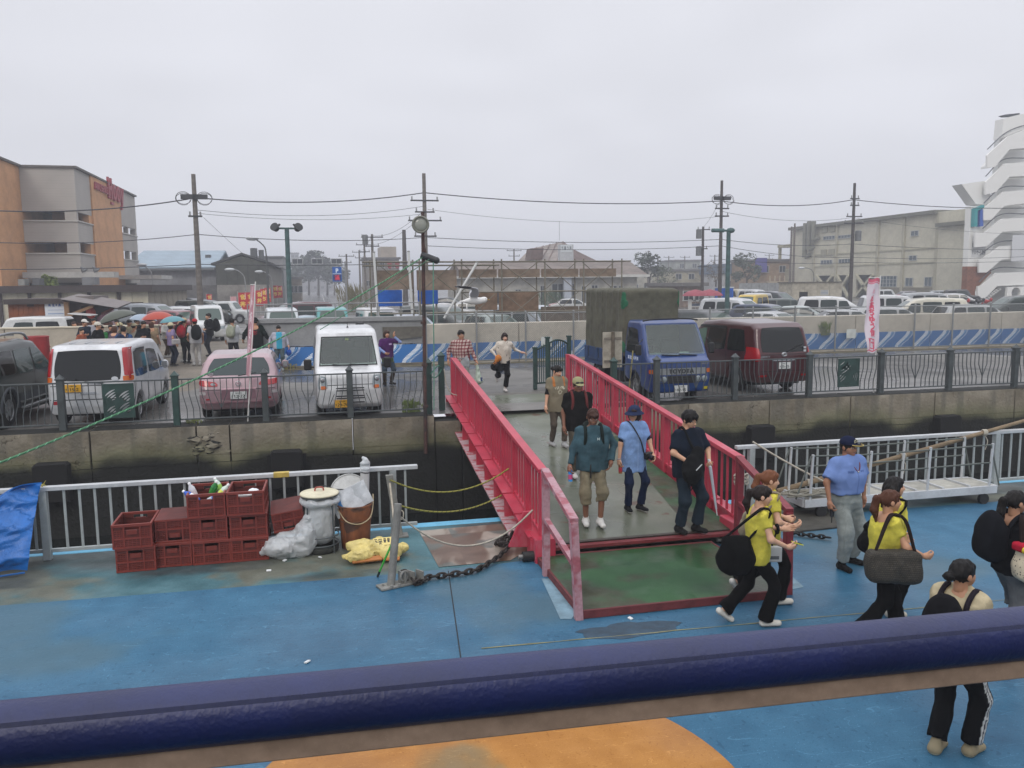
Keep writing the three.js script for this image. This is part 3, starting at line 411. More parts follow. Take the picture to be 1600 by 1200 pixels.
ropeThing('barrier_rope','upper yellow and black rope from the rail strut to the gangway','rope',sag([0.912,0.899,-12],[2.93,0.729,-13],0.28),0.012,yb,bk);
ropeThing('barrier_rope','lower yellow and black rope from the pipe stanchion to the gangway','rope',sag([0.886,0.991,-10.2],[2.581,0.553,-12],0.16),0.012,yb,bk);
ropeThing('barrier_rope','white cord sagging low over the bare deck patch to the gangway end','rope',sag([0.907,0.813,-10.3],[2.751,0.649,-10.75],0.44),0.012,whiteR,M(0x8f8d84,0.9));
function chain(label,pts,link,mat) { const t = thing('chain',label,'chain'),c = new THREE.CatmullRomCurve3(pts.map((p)=>V(...p))),n = Math.round(c.getLength() / (link * 1.5)),g = clean(ringG(link * 0.72,link * 0.27,8,16).scale(1.35,0.85,1));for (let i = 0;i < n;i++) { const m = mesh('link',g,mat,t),p = c.getPointAt((i + 0.5) / n),d = c.getTangentAt((i + 0.5) / n);m.position.copy(p);m.quaternion.setFromUnitVectors(V(1,0,0),d).multiply(new THREE.Quaternion().setFromAxisAngle(V(1,0,0),i % 2 ? 1.2 : 0.3));} return t;}
chain('heavy rusty black chain lying from the stanchion ring to the gangway foot',[[0.87,0.12,-10.18],[0.99,0.1,-10.23],[1.06,0.05,-9.99],[1.23,0.05,-10.13],[1.48,0.05,-10.16],[1.83,0.05,-10.24],[2.08,0.06,-10.46],[2.32,0.08,-10.74],[2.475,0.128,-10.95],[2.493,0.307,-10.9]],0.062,P(0x2a231f,0.75,gDirt,0.2));
chain('heavy black chain heaped under the red gangway bracket',[[2.33,0.06,-11.24],[2.52,0.1,-11.43],[2.35,0.12,-11],[2.51,0.13,-10.97]],0.062,P(0x2a231f,0.75,gDirt,0.2));
chain('black chain lying along the deck behind the cap man',[[6.63,0.05,-10.66],[6.83,0.05,-10.48],[7.06,0.05,-10.29]],0.05,P(0x1d1c1c,0.75,gDirt,0.2));
// ---- red gangway
{
const red = M(0xffffff,0.36,{ map: rep(tex(512,512,(u,v)=>{ const a = fbm(u * 6,v * 6,5,6),w = sst(0.62,0.75,fbm(u * 9 + 3,v * 5,5,5)),s = sst(0.66,0.74,fbm(u * 30,v * 30,3,30)) * 0.4,k = (a - 0.5) * 36;return [mix(178 + k,182,w * 0.4),mix(54 + k * 0.4,132,w * 0.4 + s * 0.15),mix(74 + k * 0.4,136,w * 0.4 + s * 0.15)];}),1.6,1.6) });
const chalk = M(0xffffff,0.7,{ map: rep(tex(512,512,(u,v)=>{ const w = sst(0.4,0.62,fbm(u * 5,v * 9,5,5)),k = (fbm(u * 40,v * 40,2,40) - 0.5) * 30;return [mix(160,182,w) + k,mix(58,158,w) + k,mix(66,162,w) + k];}),1.1,1.1) });
const deckM = M(0xffffff,1,{ map: rep(tex(512,512,(u,v)=>{ const a = fbm(u * 4,v * 4,5,4),h = hash(Math.floor(u * 512),Math.floor(v * 512)) - 0.5,r = sst(0.7,0.78,fbm(u * 9 + 6,v * 9,4,9));return [mix(92 + (a - 0.5) * 56 + h * 14,92,r),mix(97 + (a - 0.5) * 52 + h * 14,70,r),mix(84 + (a - 0.5) * 46 + h * 14,58,r)];}),3,3),roughnessMap: rep(tex(256,256,(u,v)=>{ const k = mix(60,190,sst(0.3,0.68,fbm(u * 3,v * 3,4,3)));return [k,k,k];},false),3.4,3.4) });
const greenT = tex(512,512,(u,v)=>{ const a = fbm(u * 5,v * 5,5,5),d = sst(0.5,0.7,fbm(u * 4 + 9,v * 4,5,4)),h = hash(Math.floor(u * 512),Math.floor(v * 512)) - 0.5;return [mix(38,52,d) + (a - 0.5) * 34 + h * 10,mix(76,58,d) + (a - 0.5) * 38 + h * 10,mix(44,40,d) + (a - 0.5) * 26 + h * 10];});
const green = M(0xffffff,1,{ map: rep(greenT,2.2,2.2),roughnessMap: rep(wetRough,2.4,2.4),bumpMap: rep(gBump,0.6,0.6),bumpScale: 0.002 });
const zN = -10.55,zF = -20.1,xl = (z)=>2.85 + 0.027 * (zN - z),xr = (z)=>5.77 + 0.028 * (zN - z),dy = (z)=>0.2 + 0.0795 * (zN - z);
const t = thing('gangway','long red steel gangway with railings sloping from the quay down to the deck','gangway');
part('walkway',deckM,t,(b)=>b.add(quadGrid((u,v)=>{ const z = mix(zN,zF,v);return [mix(xl(z) + 0.06,xr(z) - 0.06,u),dy(z) + 0.006,z];},2,8)).add(quadGrid((u,v)=>{ const z = mix(zN,zF,v);return [mix(xr(z) - 0.06,xl(z) + 0.06,u),dy(z) - 0.1,z];},2,8)));
part('green_strip',green,t,(b)=>b.add(quadGrid((u,v)=>{ const z = mix(zN - 0.02,zN - 5.2,v),w = mix(0.72,0.2,v);return [mix(xr(z) - w,xr(z) - 0.07,u),dy(z) + 0.011,z];},2,6)));
part('end_lip',P(0x7c2c32,0.6,gDirt,0.4),t,(b)=>b.bar([xl(zN) + 0.05,dy(zN) - 0.03,zN + 0.06],[xr(zN) - 0.05,dy(zN) - 0.03,zN + 0.06],0.1,0.05,0.008));part('worn_edge',P(0x4a4640,0.6,gDirt,0.4),t,(b)=>b.bar([xl(zN) + 0.1,dy(zN) + 0.006,zN - 0.1],[xr(zN) - 0.1,dy(zN) + 0.006,zN - 0.1],0.2,0.012));
part('landing_plate',P(0x6a6862,0.5,gDirt,1),t,(b)=>b.add(quadGrid((u,v)=>{ const z = mix(zF,zF - 0.9,v);return [mix(xl(z) + 0.05,xr(z) - 0.05,u),mix(dy(zF) + 0.004,0.9,v),z];},2,2)));
for (const [xf,s] of [[xl,-1],[xr,1]]) {
const at = (z,y,o = 0)=>[xf(z) + s * o,dy(z) + y,z];
part('top_rail',red,t,(b)=>b.bar(at(zN,1.03),at(zF + 0.5,1.03),0.13,0.07,0.012));part('girder',red,t,(b)=>b.bar(at(zN - 0.05,-0.08,0.02),at(zF,-0.08,0.02),0.03,0.36));part('kick_rail',red,t,(b)=>b.bar(at(zN,0.14),at(zF,0.14),0.05,0.04));
part('lower_flange',chalk,t,(b)=>b.bar(at(zN - 0.4,-0.27,0.12),at(zF,-0.27,0.12),0.26,0.03));
const n = 10,step = (zF + 0.25 - zN) / n;
for (let i = 0;i <= n;i++) { const z = zN - 0.04 + step * i;BOX('post',red,t,xf(z),dy(z) + 0.5,z,0.09,1.04,0.1,0,0,0,0.006);part('stiffener',red,t,(b)=>b.ext([[0,-0.26],[s * 0.14,-0.26],[s * 0.14,0.09],[0,0.09]],0.035,mat4().makeTranslation(xf(z) + s * 0.035,dy(z),z - 0.017)));
if (i === n) continue;
const z1 = z + step;part('flange',red,t,(b)=>b.bar(at(z - 0.03,0.1,0.11),at(z1 + 0.03,0.1,0.11),0.18,0.02));
for (let k = 1;k < 5;k++) { const zz = mix(z,z1,k / 5);BOX('baluster',red,t,xf(zz),dy(zz) + 0.57,zz,0.03,0.88,0.026);} }
const zb = zN - 0.1;part('hinge_box',red,t,(b)=>b.ext([[-0.24,-0.1],[0.24,-0.1],[0.22,0.3],[-0.24,0.3]],0.26,mat4().makeRotationY(Math.PI / 2).setPosition(xf(zb) - 0.02 + (s < 0 ? -0.12 : -0.12),0.08 - 0.06,zb),0.01));
part('bracket',red,t,(b)=>b.ext([[0,0],[0.32,0.02],[0.1,0.5],[0,0.5]],0.03,mat4().makeRotationY(s < 0 ? Math.PI : 0).setPosition(xf(zb) + s * 0.1,0.1,zb - 0.2),0.008));part('roller',M(0x1b1c1c,0.6),t,(b)=>b.rod([xf(zb) - 0.3,0.075,zb + 0.12],[xf(zb) + 0.12,0.075,zb + 0.12],0.07,0.07,18));part('roller_axle',M(0x8a8a86,0.4,{ metalness: 0.5 }),t,(b)=>b.rod([xf(zb) - 0.36,0.075,zb + 0.12],[xf(zb) - 0.3,0.075,zb + 0.12],0.03,0.03,10));
}
const g = thing('step_platform','low green painted step platform with worn red edging at the gangway foot','platform'),pz0 = -8.5,pz1 = -10.42,px0 = 2.74,px1 = 5.26;
BOX('tread',green,g,(px0 + px1) / 2,0.05,(pz0 + pz1) / 2,px1 - px0,0.09,pz0 - pz1,0,0,0,0.01);const edgeM = P(0x6e3034,0.7,gDirt,0.4);for (const z of [pz0,pz1]) BOX('edging',edgeM,g,(px0 + px1) / 2,0.055,z,px1 - px0 + 0.04,0.1,0.035,0,0,0,0.008);for (const x of [px0,px1]) BOX('edging',edgeM,g,x,0.054,(pz0 + pz1) / 2,0.035,0.096,pz0 - pz1 - 0.05,0,0,0,0.008);
const worn = M(0xffffff,0.6,{ map: rep(tex(256,256,(u,v)=>{ const w = sst(0.42,0.6,fbm(u * 5,v * 5,5,5)),k = (fbm(u * 30,v * 30,2,30) - 0.5) * 26;return [mix(150,170,w) + k,mix(84,132,w) + k,mix(94,140,w) + k];}),0.8,0.8) }),wornR = P(0x8a3340,0.55,gDirt,0.6);
const handR = (label,mat,base0,base1,t0,t1,extra)=>{ const h = thing('step_handrail',label,'railing');part('post',mat,h,(b)=>b.bar(base0,t0,0.09,0.09,0.008));part('post',mat,h,(b)=>b.bar(base1,t1,0.09,0.09,0.008));part('top_rail',mat,h,(b)=>b.bar(vadd(t0,[0,0.02,0.03]),vadd(t1,[0,0.02,-0.05]),0.1,0.06,0.008));part('middle_rail',mat,h,(b)=>b.bar(vlerp(t0,base0,0.45),vlerp(t1,base1,0.45),0.07,0.06,0.006));return h;};
handR('worn red handrail with chalky patches on the left of the green platform',worn,[2.7,0,-8.5],[2.72,0,-9.94],[2.64,1.13,-8.5],[2.72,1.36,-9.94]);
handR('worn dark red handrail on the right of the green platform',wornR,[5.36,0,-8.6],[5.5,0,-10.1],[5.339,1.016,-8.6],[5.516,1.33,-10.1]);
ropeThing('rope_coil','pale rope coiled round the lower right post of the red gangway','rope',Array.from({ length: 30 },(_,i)=>[xr(zN) + 0.1 * Math.cos(i * 1.3),1.0 - 0.004 * i + 0.05 * Math.sin(i * 2.1),zN + 0.02 + 0.1 * Math.sin(i * 1.3)]),0.012,whiteR);
}
{ // folded boarding ramp on the right
const t = thing('boarding_ramp','flat aluminium boarding ramp on wheels with rope rails, lying along the right deck rail','ramp'),x0 = 7.35,x1 = 10.95,z0 = -11.4,z1 = -12.02,y = 0.3,c = P(0xb8bab2,0.55,gDirt,1.2,{ metalness: 0.1 });
part('frame',alu,t,(b)=>b.bar([x0,y - 0.06,z0],[x1,y - 0.06,z0],0.05,0.13,0.006).bar([x0,y - 0.06,z1],[x1,y - 0.06,z1],0.05,0.13,0.006).box(x0,y - 0.06,(z0 + z1) / 2,0.05,0.12,0.6).box(x1,y - 0.06,(z0 + z1) / 2,0.05,0.12,0.6));
const n = 7;for (let i = 0;i < n;i++) { const a = mix(x0,x1,i / n),w = (x1 - x0) / n;BOX('panel',c,t,a + w / 2,y - 0.01,(z0 + z1) / 2,w - 0.03,0.02,z0 - z1 - 0.06,0,0,0,0.003);BOX('cleat',alu,t,a + 0.01,y + 0.012,(z0 + z1) / 2,0.035,0.03,z0 - z1 - 0.05);}
for (const x of [x1 - 0.25,x0 + 0.3]) for (const z of [z0,z1]) part('wheel',M(0x1a1b1c,0.7),t,(b)=>b.rod([x,0.09,z - 0.03],[x,0.09,z + 0.03],0.09,0.09,18));
const px = [x0 + 0.1,x0 + 1.15,x0 + 2.25,x1 - 0.15];for (const z of [z0,z1]) for (const x of px) part('rail_post',alu,t,(b)=>b.rod([x,y,z],[x + 0.03,y + 0.72,z],0.022));const pipe = M(0x5b615c,0.6);for (const z of [z0,z1]) for (const h of [0.4,0.7]) part('side_rope',pipe,t,(b)=>b.tube([[px[0],y + h,z],[px[1],y + h - 0.03,z],[px[2],y + h - 0.02,z],[px[3],y + h,z]],0.014,5,24));
for (const z of [z0,z1]) { part('stay',pipe,t,(b)=>b.rod([px[3],y + 0.7,z],[x1 + 0.05,y,z],0.014));part('stay',pipe,t,(b)=>b.rod([px[0],y + 0.7,z],[x0 - 0.15,y + 0.02,z],0.014));}
const w = thing('wooden_spar','long weathered wooden spar lashed slantwise across the right deck rail','pole');part('pole',P(0x8a7a62,0.85,gDirt,0.5),w,(b)=>b.rod([7.257,0.284,-12.05],[10.037,0.807,-12.1],0.045,0.04,10).rod([10.037,0.807,-12.1],[12.972,1.276,-12.4],0.04,0.03,10));for (const [a,b2] of [[1262,754],[1408,712],[1536,676]]) { const c0 = a === 1262 ? [7.827,0.396,-12.06] : a === 1408 ? [9.618,0.734,-12.08] : [11.402,1.027,-12.24];part('lashing',whiteR,w,(b)=>{ for (let i = 0;i < 4;i++) b.add(ringG(0.05,0.012,5,12).rotateY(1.35).translate(c0[0] + i * 0.022,c0[1],c0[2]));b.tube([c0,[c0[0] + 0.05,c0[1] - 0.14,c0[2] + 0.06],[c0[0] + 0.02,c0[1] - 0.3,c0[2] + 0.05]],0.008);});}
ropeThing('white_rope','white rope running from the rail down to the boarding ramp near the cap man','rope',sag([6.932,1.093,-12.3],[7.971,0.452,-11.6],0.03),0.016,whiteR,M(0x9a988e,0.9));
const m = thing('rope_pile','grey tangle of cargo rope heaped on the end of the boarding ramp','rope',[7.45,0.33,-11.5]);part('coil',P(0x8a8a80,0.9,gDirt,0.2),m,(b)=>{ const pts = [];for (let i = 0;i < 60;i++) pts.push([0.36 * Math.sin(i * 1.13) + 0.1 * Math.sin(i * 3.1),0.03 + 0.05 * n2(i * 0.9,4),0.14 * Math.cos(i * 1.71)]);b.tube(pts,0.012,5,300);});
const d = thing('rubber_mat','dark grey rubber mat spread on the deck under the boarding ramp end','mat',[7.3,0.012,-11.25],0.05);part('sheet',P(0x4a4a44,0.9,gDirt,0.6),d,(b)=>b.box(0,0,0,1.1,0.02,0.95,0,0,0,0.008));part('edge_strip',P(0x3a3a36,0.9,gDirt,0.4),d,(b)=>b.box(0,0.004,0.46,1.08,0.02,0.03));
}
// litter
for (let i = 0;i < 6;i++) { const s = [[418,893],[447,872],[452,877],[448,962],[470,987],[985,968]][i],q = [[-0.78,-11.02],[-0.59,-11.39],[-0.12,-11.4],[-0.6,-7.64],[-0.25,-8.15],[3.26,-8.36]][i];const t = thing('paper_scrap',['white paper scrap on the deck below the maroon crates','white scrap on the deck left of the clear rubbish bag','white scrap on the deck below the rubbish stand','white sliver lying on the deck near the handrail, left half','tiny white speck of litter on the open blue deck','small pale scrap on the blue deck below the green platform'][i],'litter',[q[0],0.008,q[1]],i);BOX('paper',M(0xd5d8d8,0.7),t,0,0.006,0,0.06,0.012,0.035,0,0.2);}
// ================================================================ quay edge: fence, gate, flags, mooring gear
const slate = P(0x464f52,0.55,gDirt,0.8),slateG = P(0x2c4a46,0.5,gDirt,0.8),barM = P(0x4b5254,0.5,gRough,0.5);
function fencePost(t,x,z,m,h = 1.15,y0 = 0.9) { part('post',m,t,(b)=>b.box(x,y0 + h / 2 - 0.06,z,0.13,h - 0.12,0.13,0,0,0,0.012).box(x,y0 + h - 0.11,z,0.165,0.03,0.165,0,0,0,0.006).add(new THREE.ConeGeometry(0.1,0.09,4).rotateY(0.785).translate(x,y0 + h - 0.05,z)));}
function fencePanel(t,xa,xb,z,plate) {
const n = Math.max(2,Math.round((xb - xa - 0.14) / 0.125)),a = xa + 0.085,b = xb - 0.085,c = (a + b) / 2;
part('top_rail',barM,t,(q)=>q.bar([a - 0.02,1.86,z],[b + 0.02,1.86,z],0.04,0.03,0.006));part('bottom_rail',barM,t,(q)=>q.bar([a - 0.02,1.03,z],[b + 0.02,1.03,z],0.035,0.03,0.006));
for (let i = 0;i < n;i++) { const x = mix(a + 0.05,b - 0.05,i / (n - 1)),d = x - c,s = Math.abs(d) < 0.13 ? -d : -Math.sign(d) * 0.07;if (plate && Math.abs(x - plate) < 0.3) continue;part('baluster',barM,t,(q)=>q.bar([x,1.86,z],[x,1.55,z],0.014,0.02).bar([x,1.555,z],[x + s,1.24,z],0.02,0.014).bar([x + s,1.245,z],[x + s,1.03,z],0.014,0.02));}
if (plate) { const s = new THREE.Shape([[-0.27,-0.36],[0.27,-0.36],[0.27,0.3],[-0.27,0.3]].map((p)=>new THREE.Vector2(...p)));
const slot = (x,y,r,a0,a1,w)=>{ const h = new THREE.Path(),p = [];for (let i = 0;i <= 8;i++) { const a = mix(a0,a1,i / 8);p.push([x + r * Math.cos(a),y + r * Math.sin(a)]);} for (let i = 8;i >= 0;i--) { const a = mix(a0,a1,i / 8),q = r - w * Math.sin(Math.PI * (i + 0.4) / 8.8);p.push([x + q * Math.cos(a),y + q * Math.sin(a)]);} h.setFromPoints(p.map((v)=>new THREE.Vector2(...v)));s.holes.push(h);};
if (plate < 0) { for (const [ox,oy] of [[-0.06,-0.03],[0.2,-0.06],[-0.08,-0.31],[0.2,-0.3],[0.0,-0.14 - 0.42]]) for (let k = 0;k < 4;k++) slot(ox + 0.03,oy - 0.02,0.1 + k * 0.052,1.7,2.8 - 0.05 * k,0.033);}
else { for (let k = 0;k < 5;k++) slot(-0.3,0.36,0.14 + k * 0.07,-1.35,-0.45,0.024);slot(0.1,0.2,0.2,3.3,4.6,0.05);for (let k = 0;k < 3;k++) slot(0.05,-0.12,0.1 + k * 0.05,-0.9,0.7,0.016);for (let k = 0;k < 3;k++) slot(-0.3,-0.02,0.12 + k * 0.06,-1.3,-0.3,0.02);slot(0.16,-0.42,0.26,2.0,3.0,0.05);slot(0.0,-0.5,0.22,1.7,2.6,0.03);}
part('wave_plate',slateG,t,(q)=>q.add(new THREE.ExtrudeGeometry(s,{ depth: 0.012,bevelEnabled: false,curveSegments: 6 }).translate(plate,1.5,z + 0.02)));part('plate_frame',slateG,t,(q)=>{ for (const e of [1,-1]) q.box(plate + e * 0.28,1.47,z + 0.026,0.03,0.7,0.03).box(plate,1.47 + e * 0.335,z + 0.026,0.53,0.03,0.028);});}
}
{ const z = -17.96,L = thing('quay_fence','dark grey quay fence with bent bars, left of the gangway','fence'),ps = [-8.9,-7.0,-5.08,-2.94,-1.18,0.57,2.27];
ps.forEach((x,i)=>{ if (x < 2) fencePost(L,x,z,x === -2.94 ? slateG : slate);if (i) fencePanel(L,ps[i - 1],x,z,x === -2.94 ? -4.017 : 0);});
const Rr = thing('quay_fence','dark grey quay fence with bent bars, right of the gangway','fence'),qs = [6.55,7.61,9.61,11.6,13.6,15.6,17.6,19.6,21.6];qs.forEach((x,i)=>{ fencePost(Rr,x,z,i ? slate : slateG);if (i) fencePanel(Rr,qs[i - 1],x,z,x === 13.6 ? 12.671 : 0);});}
{ const t = thing('gate_post','pair of green gate posts left of the gangway, roped together','post');fencePost(t,2.27,-17.96,slateG,1.45,0.7);fencePost(t,2.63,-18.5,slateG,1.35);part('tie_rope',P(0x3a7a68,0.8,gDirt,0.2),t,(b)=>b.tube([[2.3,1.8,-17.85],[2.5,1.95,-18.1],[2.62,1.85,-18.4],[2.45,1.7,-18.1],[2.3,1.75,-17.86]],0.014,5,30));part('white_rope',whiteR,t,(b)=>b.tube([[2.68,1.85,-18.42],[2.72,1.5,-18.36],[2.82,1.3,-18.3],[2.95,1.25,-18.3]],0.012));
const g = thing('gate','green arched gate leaf standing open right of the gangway top','gate'),a = [5.58,-21.42],b = [6.65,-21.81],at = (u,y)=>[mix(a[0],b[0],u),0.9 + y,mix(a[1],b[1],u)];
for (const u of [0,0.36,1]) { const p = at(u,0),h = [1.1,0,1.36][u === 0 ? 0 : u === 1 ? 2 : 1] || 1.36;part('post',slateG,g,(q)=>q.box(p[0],0.9 + h / 2,p[2],0.1,h,0.1,0,0,0,0.01).box(p[0],0.92 + h,p[2],0.13,0.05,0.13,0,0,0,0.01));}
part('arch_rail',slateG,g,(q)=>q.tube([at(0,1.05),at(0.18,1.12),at(0.36,1.2),at(0.6,1.3),at(0.8,1.27),at(1,1.15)],0.025,6,24));part('bottom_rail',slateG,g,(q)=>q.bar(at(0,0.16),at(1,0.16),0.04,0.04));for (let i = 1;i < 16;i++) part('bar',slateG,g,(q)=>q.bar(at(i / 16,0.16),at(i / 16,1.08 + 0.2 * Math.sin(i / 16 * 2.6)),0.022,0.022));}
{ const t = thing('notice_board','blank grey double notice board on a brown post before the blue truck','sign',[6.661,0.89,-18.35],0.12);part('post',P(0x6c6558,0.8,gDirt,0.5),t,(b)=>b.box(0,0.85,0.03,0.07,1.72,0.05,0,0,0,0.006));const bm = P(0xaaa89c,0.7,gDirt,0.8);for (const s of [1,-1]) BOX('board',bm,t,s * 0.13,1.28,-0.01,0.24,0.84,0.03,0,0,0,0.004);part('bracket',P(0x77736a,0.6,gDirt,0.3),t,(b)=>b.box(0,1.55,0.015,0.44,0.05,0.02).box(0,1.02,0.015,0.44,0.05,0.02));
const p = thing('bamboo_pole','thin yellowish bamboo pole leaning on the fence before the blue truck','pole');part('cane',P(0x96905e,0.8,gDirt,0.3),p,(b)=>b.rod([6.954,1.271,-18.02],[7.042,2.165,-18.02],0.018));part('node',P(0x7a744c,0.8,gDirt,0.3),p,(b)=>b.rod([6.991,1.659,-18.02],[6.993,1.689,-18.02],0.024));}
// flags
const flagMat = (draw)=>M(0xffffff,0.8,{ map: cv(128,512,draw),transmission: 0.3,thickness: 0,side: THREE.DoubleSide });
function banner(label,foot,top,w,h,draw,turn,curl,group) {
const t = thing('banner_flag',label,'flag',[0,0,0],0,group);part('flag_pole',M(0xd8d8d4,0.4),t,(b)=>b.rod(foot,top,0.014,0.012,8));part('cross_arm',M(0xd8d8d4,0.4),t,(b)=>b.rod(vadd(top,[0,-0.06,0]),[top[0] + w * Math.cos(turn),top[1] - 0.06,top[2] + w * Math.sin(turn)],0.008));
const lean = (v)=>(1 - v) * h / (top[1] - foot[1]);part('cloth',flagMat(draw),t,(b)=>b.add(quadGrid((u,v)=>{ const k = lean(v),e = curl * (1 - v) * Math.sin(u * 2 + v * 4),ww = u * w * (1 + 0.35 * curl * (1 - v));return [mix(top[0],foot[0],k) + ww * Math.cos(turn) + e * 0.3,top[1] - 0.08 - (1 - v) * h + 0.02 * Math.sin(u * 9 + v * 5),mix(top[2],foot[2],k) + ww * Math.sin(turn) + e + 0.03 * Math.sin(u * 7 + v * 12)];},10,40),true));return t;
}
const KANA = { me: [[[0.3,0.1],[0.35,0.5],[0.55,0.9]],[[0.75,0.1],[0.5,0.6],[0.15,0.85],[0.1,0.6],[0.4,0.35],[0.8,0.45],[0.85,0.75],[0.6,0.95]]],taka: [[[0.5,0],[0.5,0.12]],[[0.05,0.15],[0.95,0.15]],[[0.3,0.27],[0.7,0.27],[0.7,0.42],[0.3,0.42],[0.3,0.27]],[[0.1,1],[0.1,0.52],[0.9,0.52],[0.9,1]],[[0.32,0.66],[0.68,0.66],[0.68,0.86],[0.32,0.86],[0.32,0.66]]],chi: [[[0.1,0.25],[0.9,0.2]],[[0.45,0.02],[0.3,0.6],[0.7,0.45],[0.85,0.7],[0.6,0.95],[0.35,0.95]]],yu: [[[0.2,0.2],[0.2,0.8],[0.3,0.4],[0.6,0.25],[0.85,0.45],[0.75,0.7],[0.5,0.7]],[[0.6,0.05],[0.55,0.6],[0.4,0.95]]],u: [[[0.35,0.05],[0.65,0.12]],[[0.2,0.4],[0.6,0.3],[0.8,0.5],[0.6,0.8],[0.3,0.98]]],zou: [[[0.25,0],[0.05,0.4]],[[0.18,0.3],[0.18,1]],[[0.4,0.15],[0.9,0.15],[0.9,0.45],[0.4,0.45],[0.4,0.15]],[[0.65,0.15],[0.65,0.6],[0.4,0.98]],[[0.65,0.6],[0.95,0.95]],[[0.35,0.7],[0.95,0.62]]],gohan: [[[0.5,0],[0.1,0.3]],[[0.5,0],[0.9,0.3]],[[0.3,0.35],[0.7,0.35],[0.7,0.65],[0.3,0.65],[0.3,0.35]],[[0.3,0.5],[0.7,0.5]],[[0.3,0.65],[0.3,0.95],[0.85,0.85]],[[0.5,0.65],[0.9,1]]],don: [[[0.1,0.2],[0.9,0.2]],[[0.05,0.6],[0.95,0.6]],[[0.35,0],[0.32,0.6],[0.15,1]],[[0.68,0],[0.68,1]],[[0.5,0.35],[0.55,0.45]]],man: [[[0.1,0.1],[0.2,0.2]],[[0.05,0.35],[0.16,0.45]],[[0.05,0.95],[0.22,0.6]],[[0.3,0.2],[0.95,0.2]],[[0.48,0.05],[0.48,0.35]],[[0.76,0.05],[0.76,0.35]],[[0.35,1],[0.35,0.5],[0.9,0.5],[0.9,1]],[[0.62,0.38],[0.62,0.85]],[[0.47,0.65],[0.47,0.85],[0.78,0.85],[0.78,0.65]]] };
{ const pink = '#d8506c';const d1 = (x,w,h)=>{ x.fillStyle = '#ddd2da';x.fillRect(0,0,w,h);x.fillStyle = '#d86a80';x.fillRect(0,0,w,34);x.fillStyle = '#e8e2e6';x.fillRect(0,24,w,3);x.globalAlpha = 0.35;strokes(x,KANA.me,48,70,40,6,pink);x.globalAlpha = 1;['me','taka','chi','yu','u','zou'].forEach((k,i)=>strokes(x,KANA[k],34,118 + i * 47,46,9,pink));x.strokeStyle = pink;x.lineWidth = 7;for (const e of [0,1]) { x.beginPath();x.moveTo(20 + e * 44,415);x.lineTo(32 + e * 44,490);x.stroke();} x.strokeRect(30,418,50,62);x.strokeRect(44,440,36,2);x.fillStyle = pink;x.fillRect(0,494,w,8);};
banner('white banner flag with red brush lettering on the quay fence at right',[13.487,0.9,-18.05],[13.542,3.85,-18.05],0.42,1.82,(x,w,h)=>{ x.translate(w,0);x.scale(-1,1);d1(x,w,h);},Math.PI - 0.25,0.08);
banner('narrow pink banner flag seen edge-on before the pink car',[-1.56,0.896,-18.02],[-1.27,3.834,-18.02],0.28,1.9,(x,w,h)=>{ x.fillStyle = '#c2929c';x.fillRect(0,0,w,h);x.fillStyle = '#c86478';x.fillRect(0,40,40,h - 80);['me','taka','chi','u'].forEach((k,i)=>strokes(x,KANA[k],50,60 + i * 90,60,9,'#e9d6da'));},-2.0,0.05);
}
{ // rusty mast with lamp, pulley and mooring lines
const rust = M(0xffffff,0.75,{ map: rep(tex(256,512,(u,v)=>{ const r = sst(0.38,0.6,fbm(u * 3,v * 9,5));const k = (fbm(u * 20,v * 40,2) - 0.5) * 40;return [mix(46,78,r) + k * 0.7,mix(44,52,r) + k * 0.7,mix(44,46,r) + k * 0.7];}),0.6,2.2) }),t = thing('mast','thin rusty mast on the quay edge left of the gangway, with a round lamp','pole'),x = 2.13;
part('pole',rust,t,(b)=>b.rod([x,0.1,-17.62],[x + 0.05,5.25,-17.62],0.042,0.036,12));part('lamp_housing',P(0x8d8f88,0.5,gRough,0.4),t,(b)=>b.add(cylG(0.175,0.12,0.18,24).rotateX(Math.PI / 2 + 0.1).translate(x - 0.03,4.97,-17.46)).box(x + 0.05,4.97,-17.55,0.1,0.3,0.06));part('lamp_rim',P(0x77796f,0.4,gRough,0.3),t,(b)=>b.add(ringG(0.16,0.024,8,28).translate(x - 0.03,4.97,-17.36)));part('lamp_glass',M(0x8f9188,0.12),t,(b)=>b.add(ballG(0.148,20,10,0,6.3,0,1.2).rotateX(Math.PI / 2).scale(1,1,0.4).translate(x - 0.03,4.97,-17.4)));
part('pulley',M(0x24262a,0.5),t,(b)=>b.rod([x,4.36,-17.6],[x + 0.3,4.24,-17.5],0.075,0.07,12).add(ballG(0.075,12,8).translate(x + 0.3,4.24,-17.5)));part('bracket',rust,t,(b)=>b.rod([x + 0.03,4.7,-17.6],[x + 0.1,4.36,-17.58],0.02));for (const y of [2.0,1.1,2.9]) part('clamp',rust,t,(b)=>b.rod([x + 0.015,y,-17.62],[x + 0.016,y + 0.06,-17.62],0.062,0.062,12));
const gr = P(0x4d8863,0.8,gDirt,0.3);ropeThing('mooring_rope','green mooring rope rising across the left from the ferry to the mast top','rope',sag([-4.049,1.665,-9.5],[2.146,4.306,-17.55],0.22),0.013,gr,M(0x6fa482,0.8));ropeThing('mooring_rope','thin second green line running beside the mooring rope near the mast','rope',sag([-0.004,2.912,-16.1],[2.301,4.277,-17.5],0.03),0.008,M(0x44765a,0.8));
ropeThing('cable','thin green cable hanging straight from the mast pulley','cable',[[2.365,4.263,-17.48],[2.349,3.395,-17.5],[2.343,2.169,-17.55],[2.325,1.057,-17.6]],0.012,M(0x5a8c78,0.7));
}
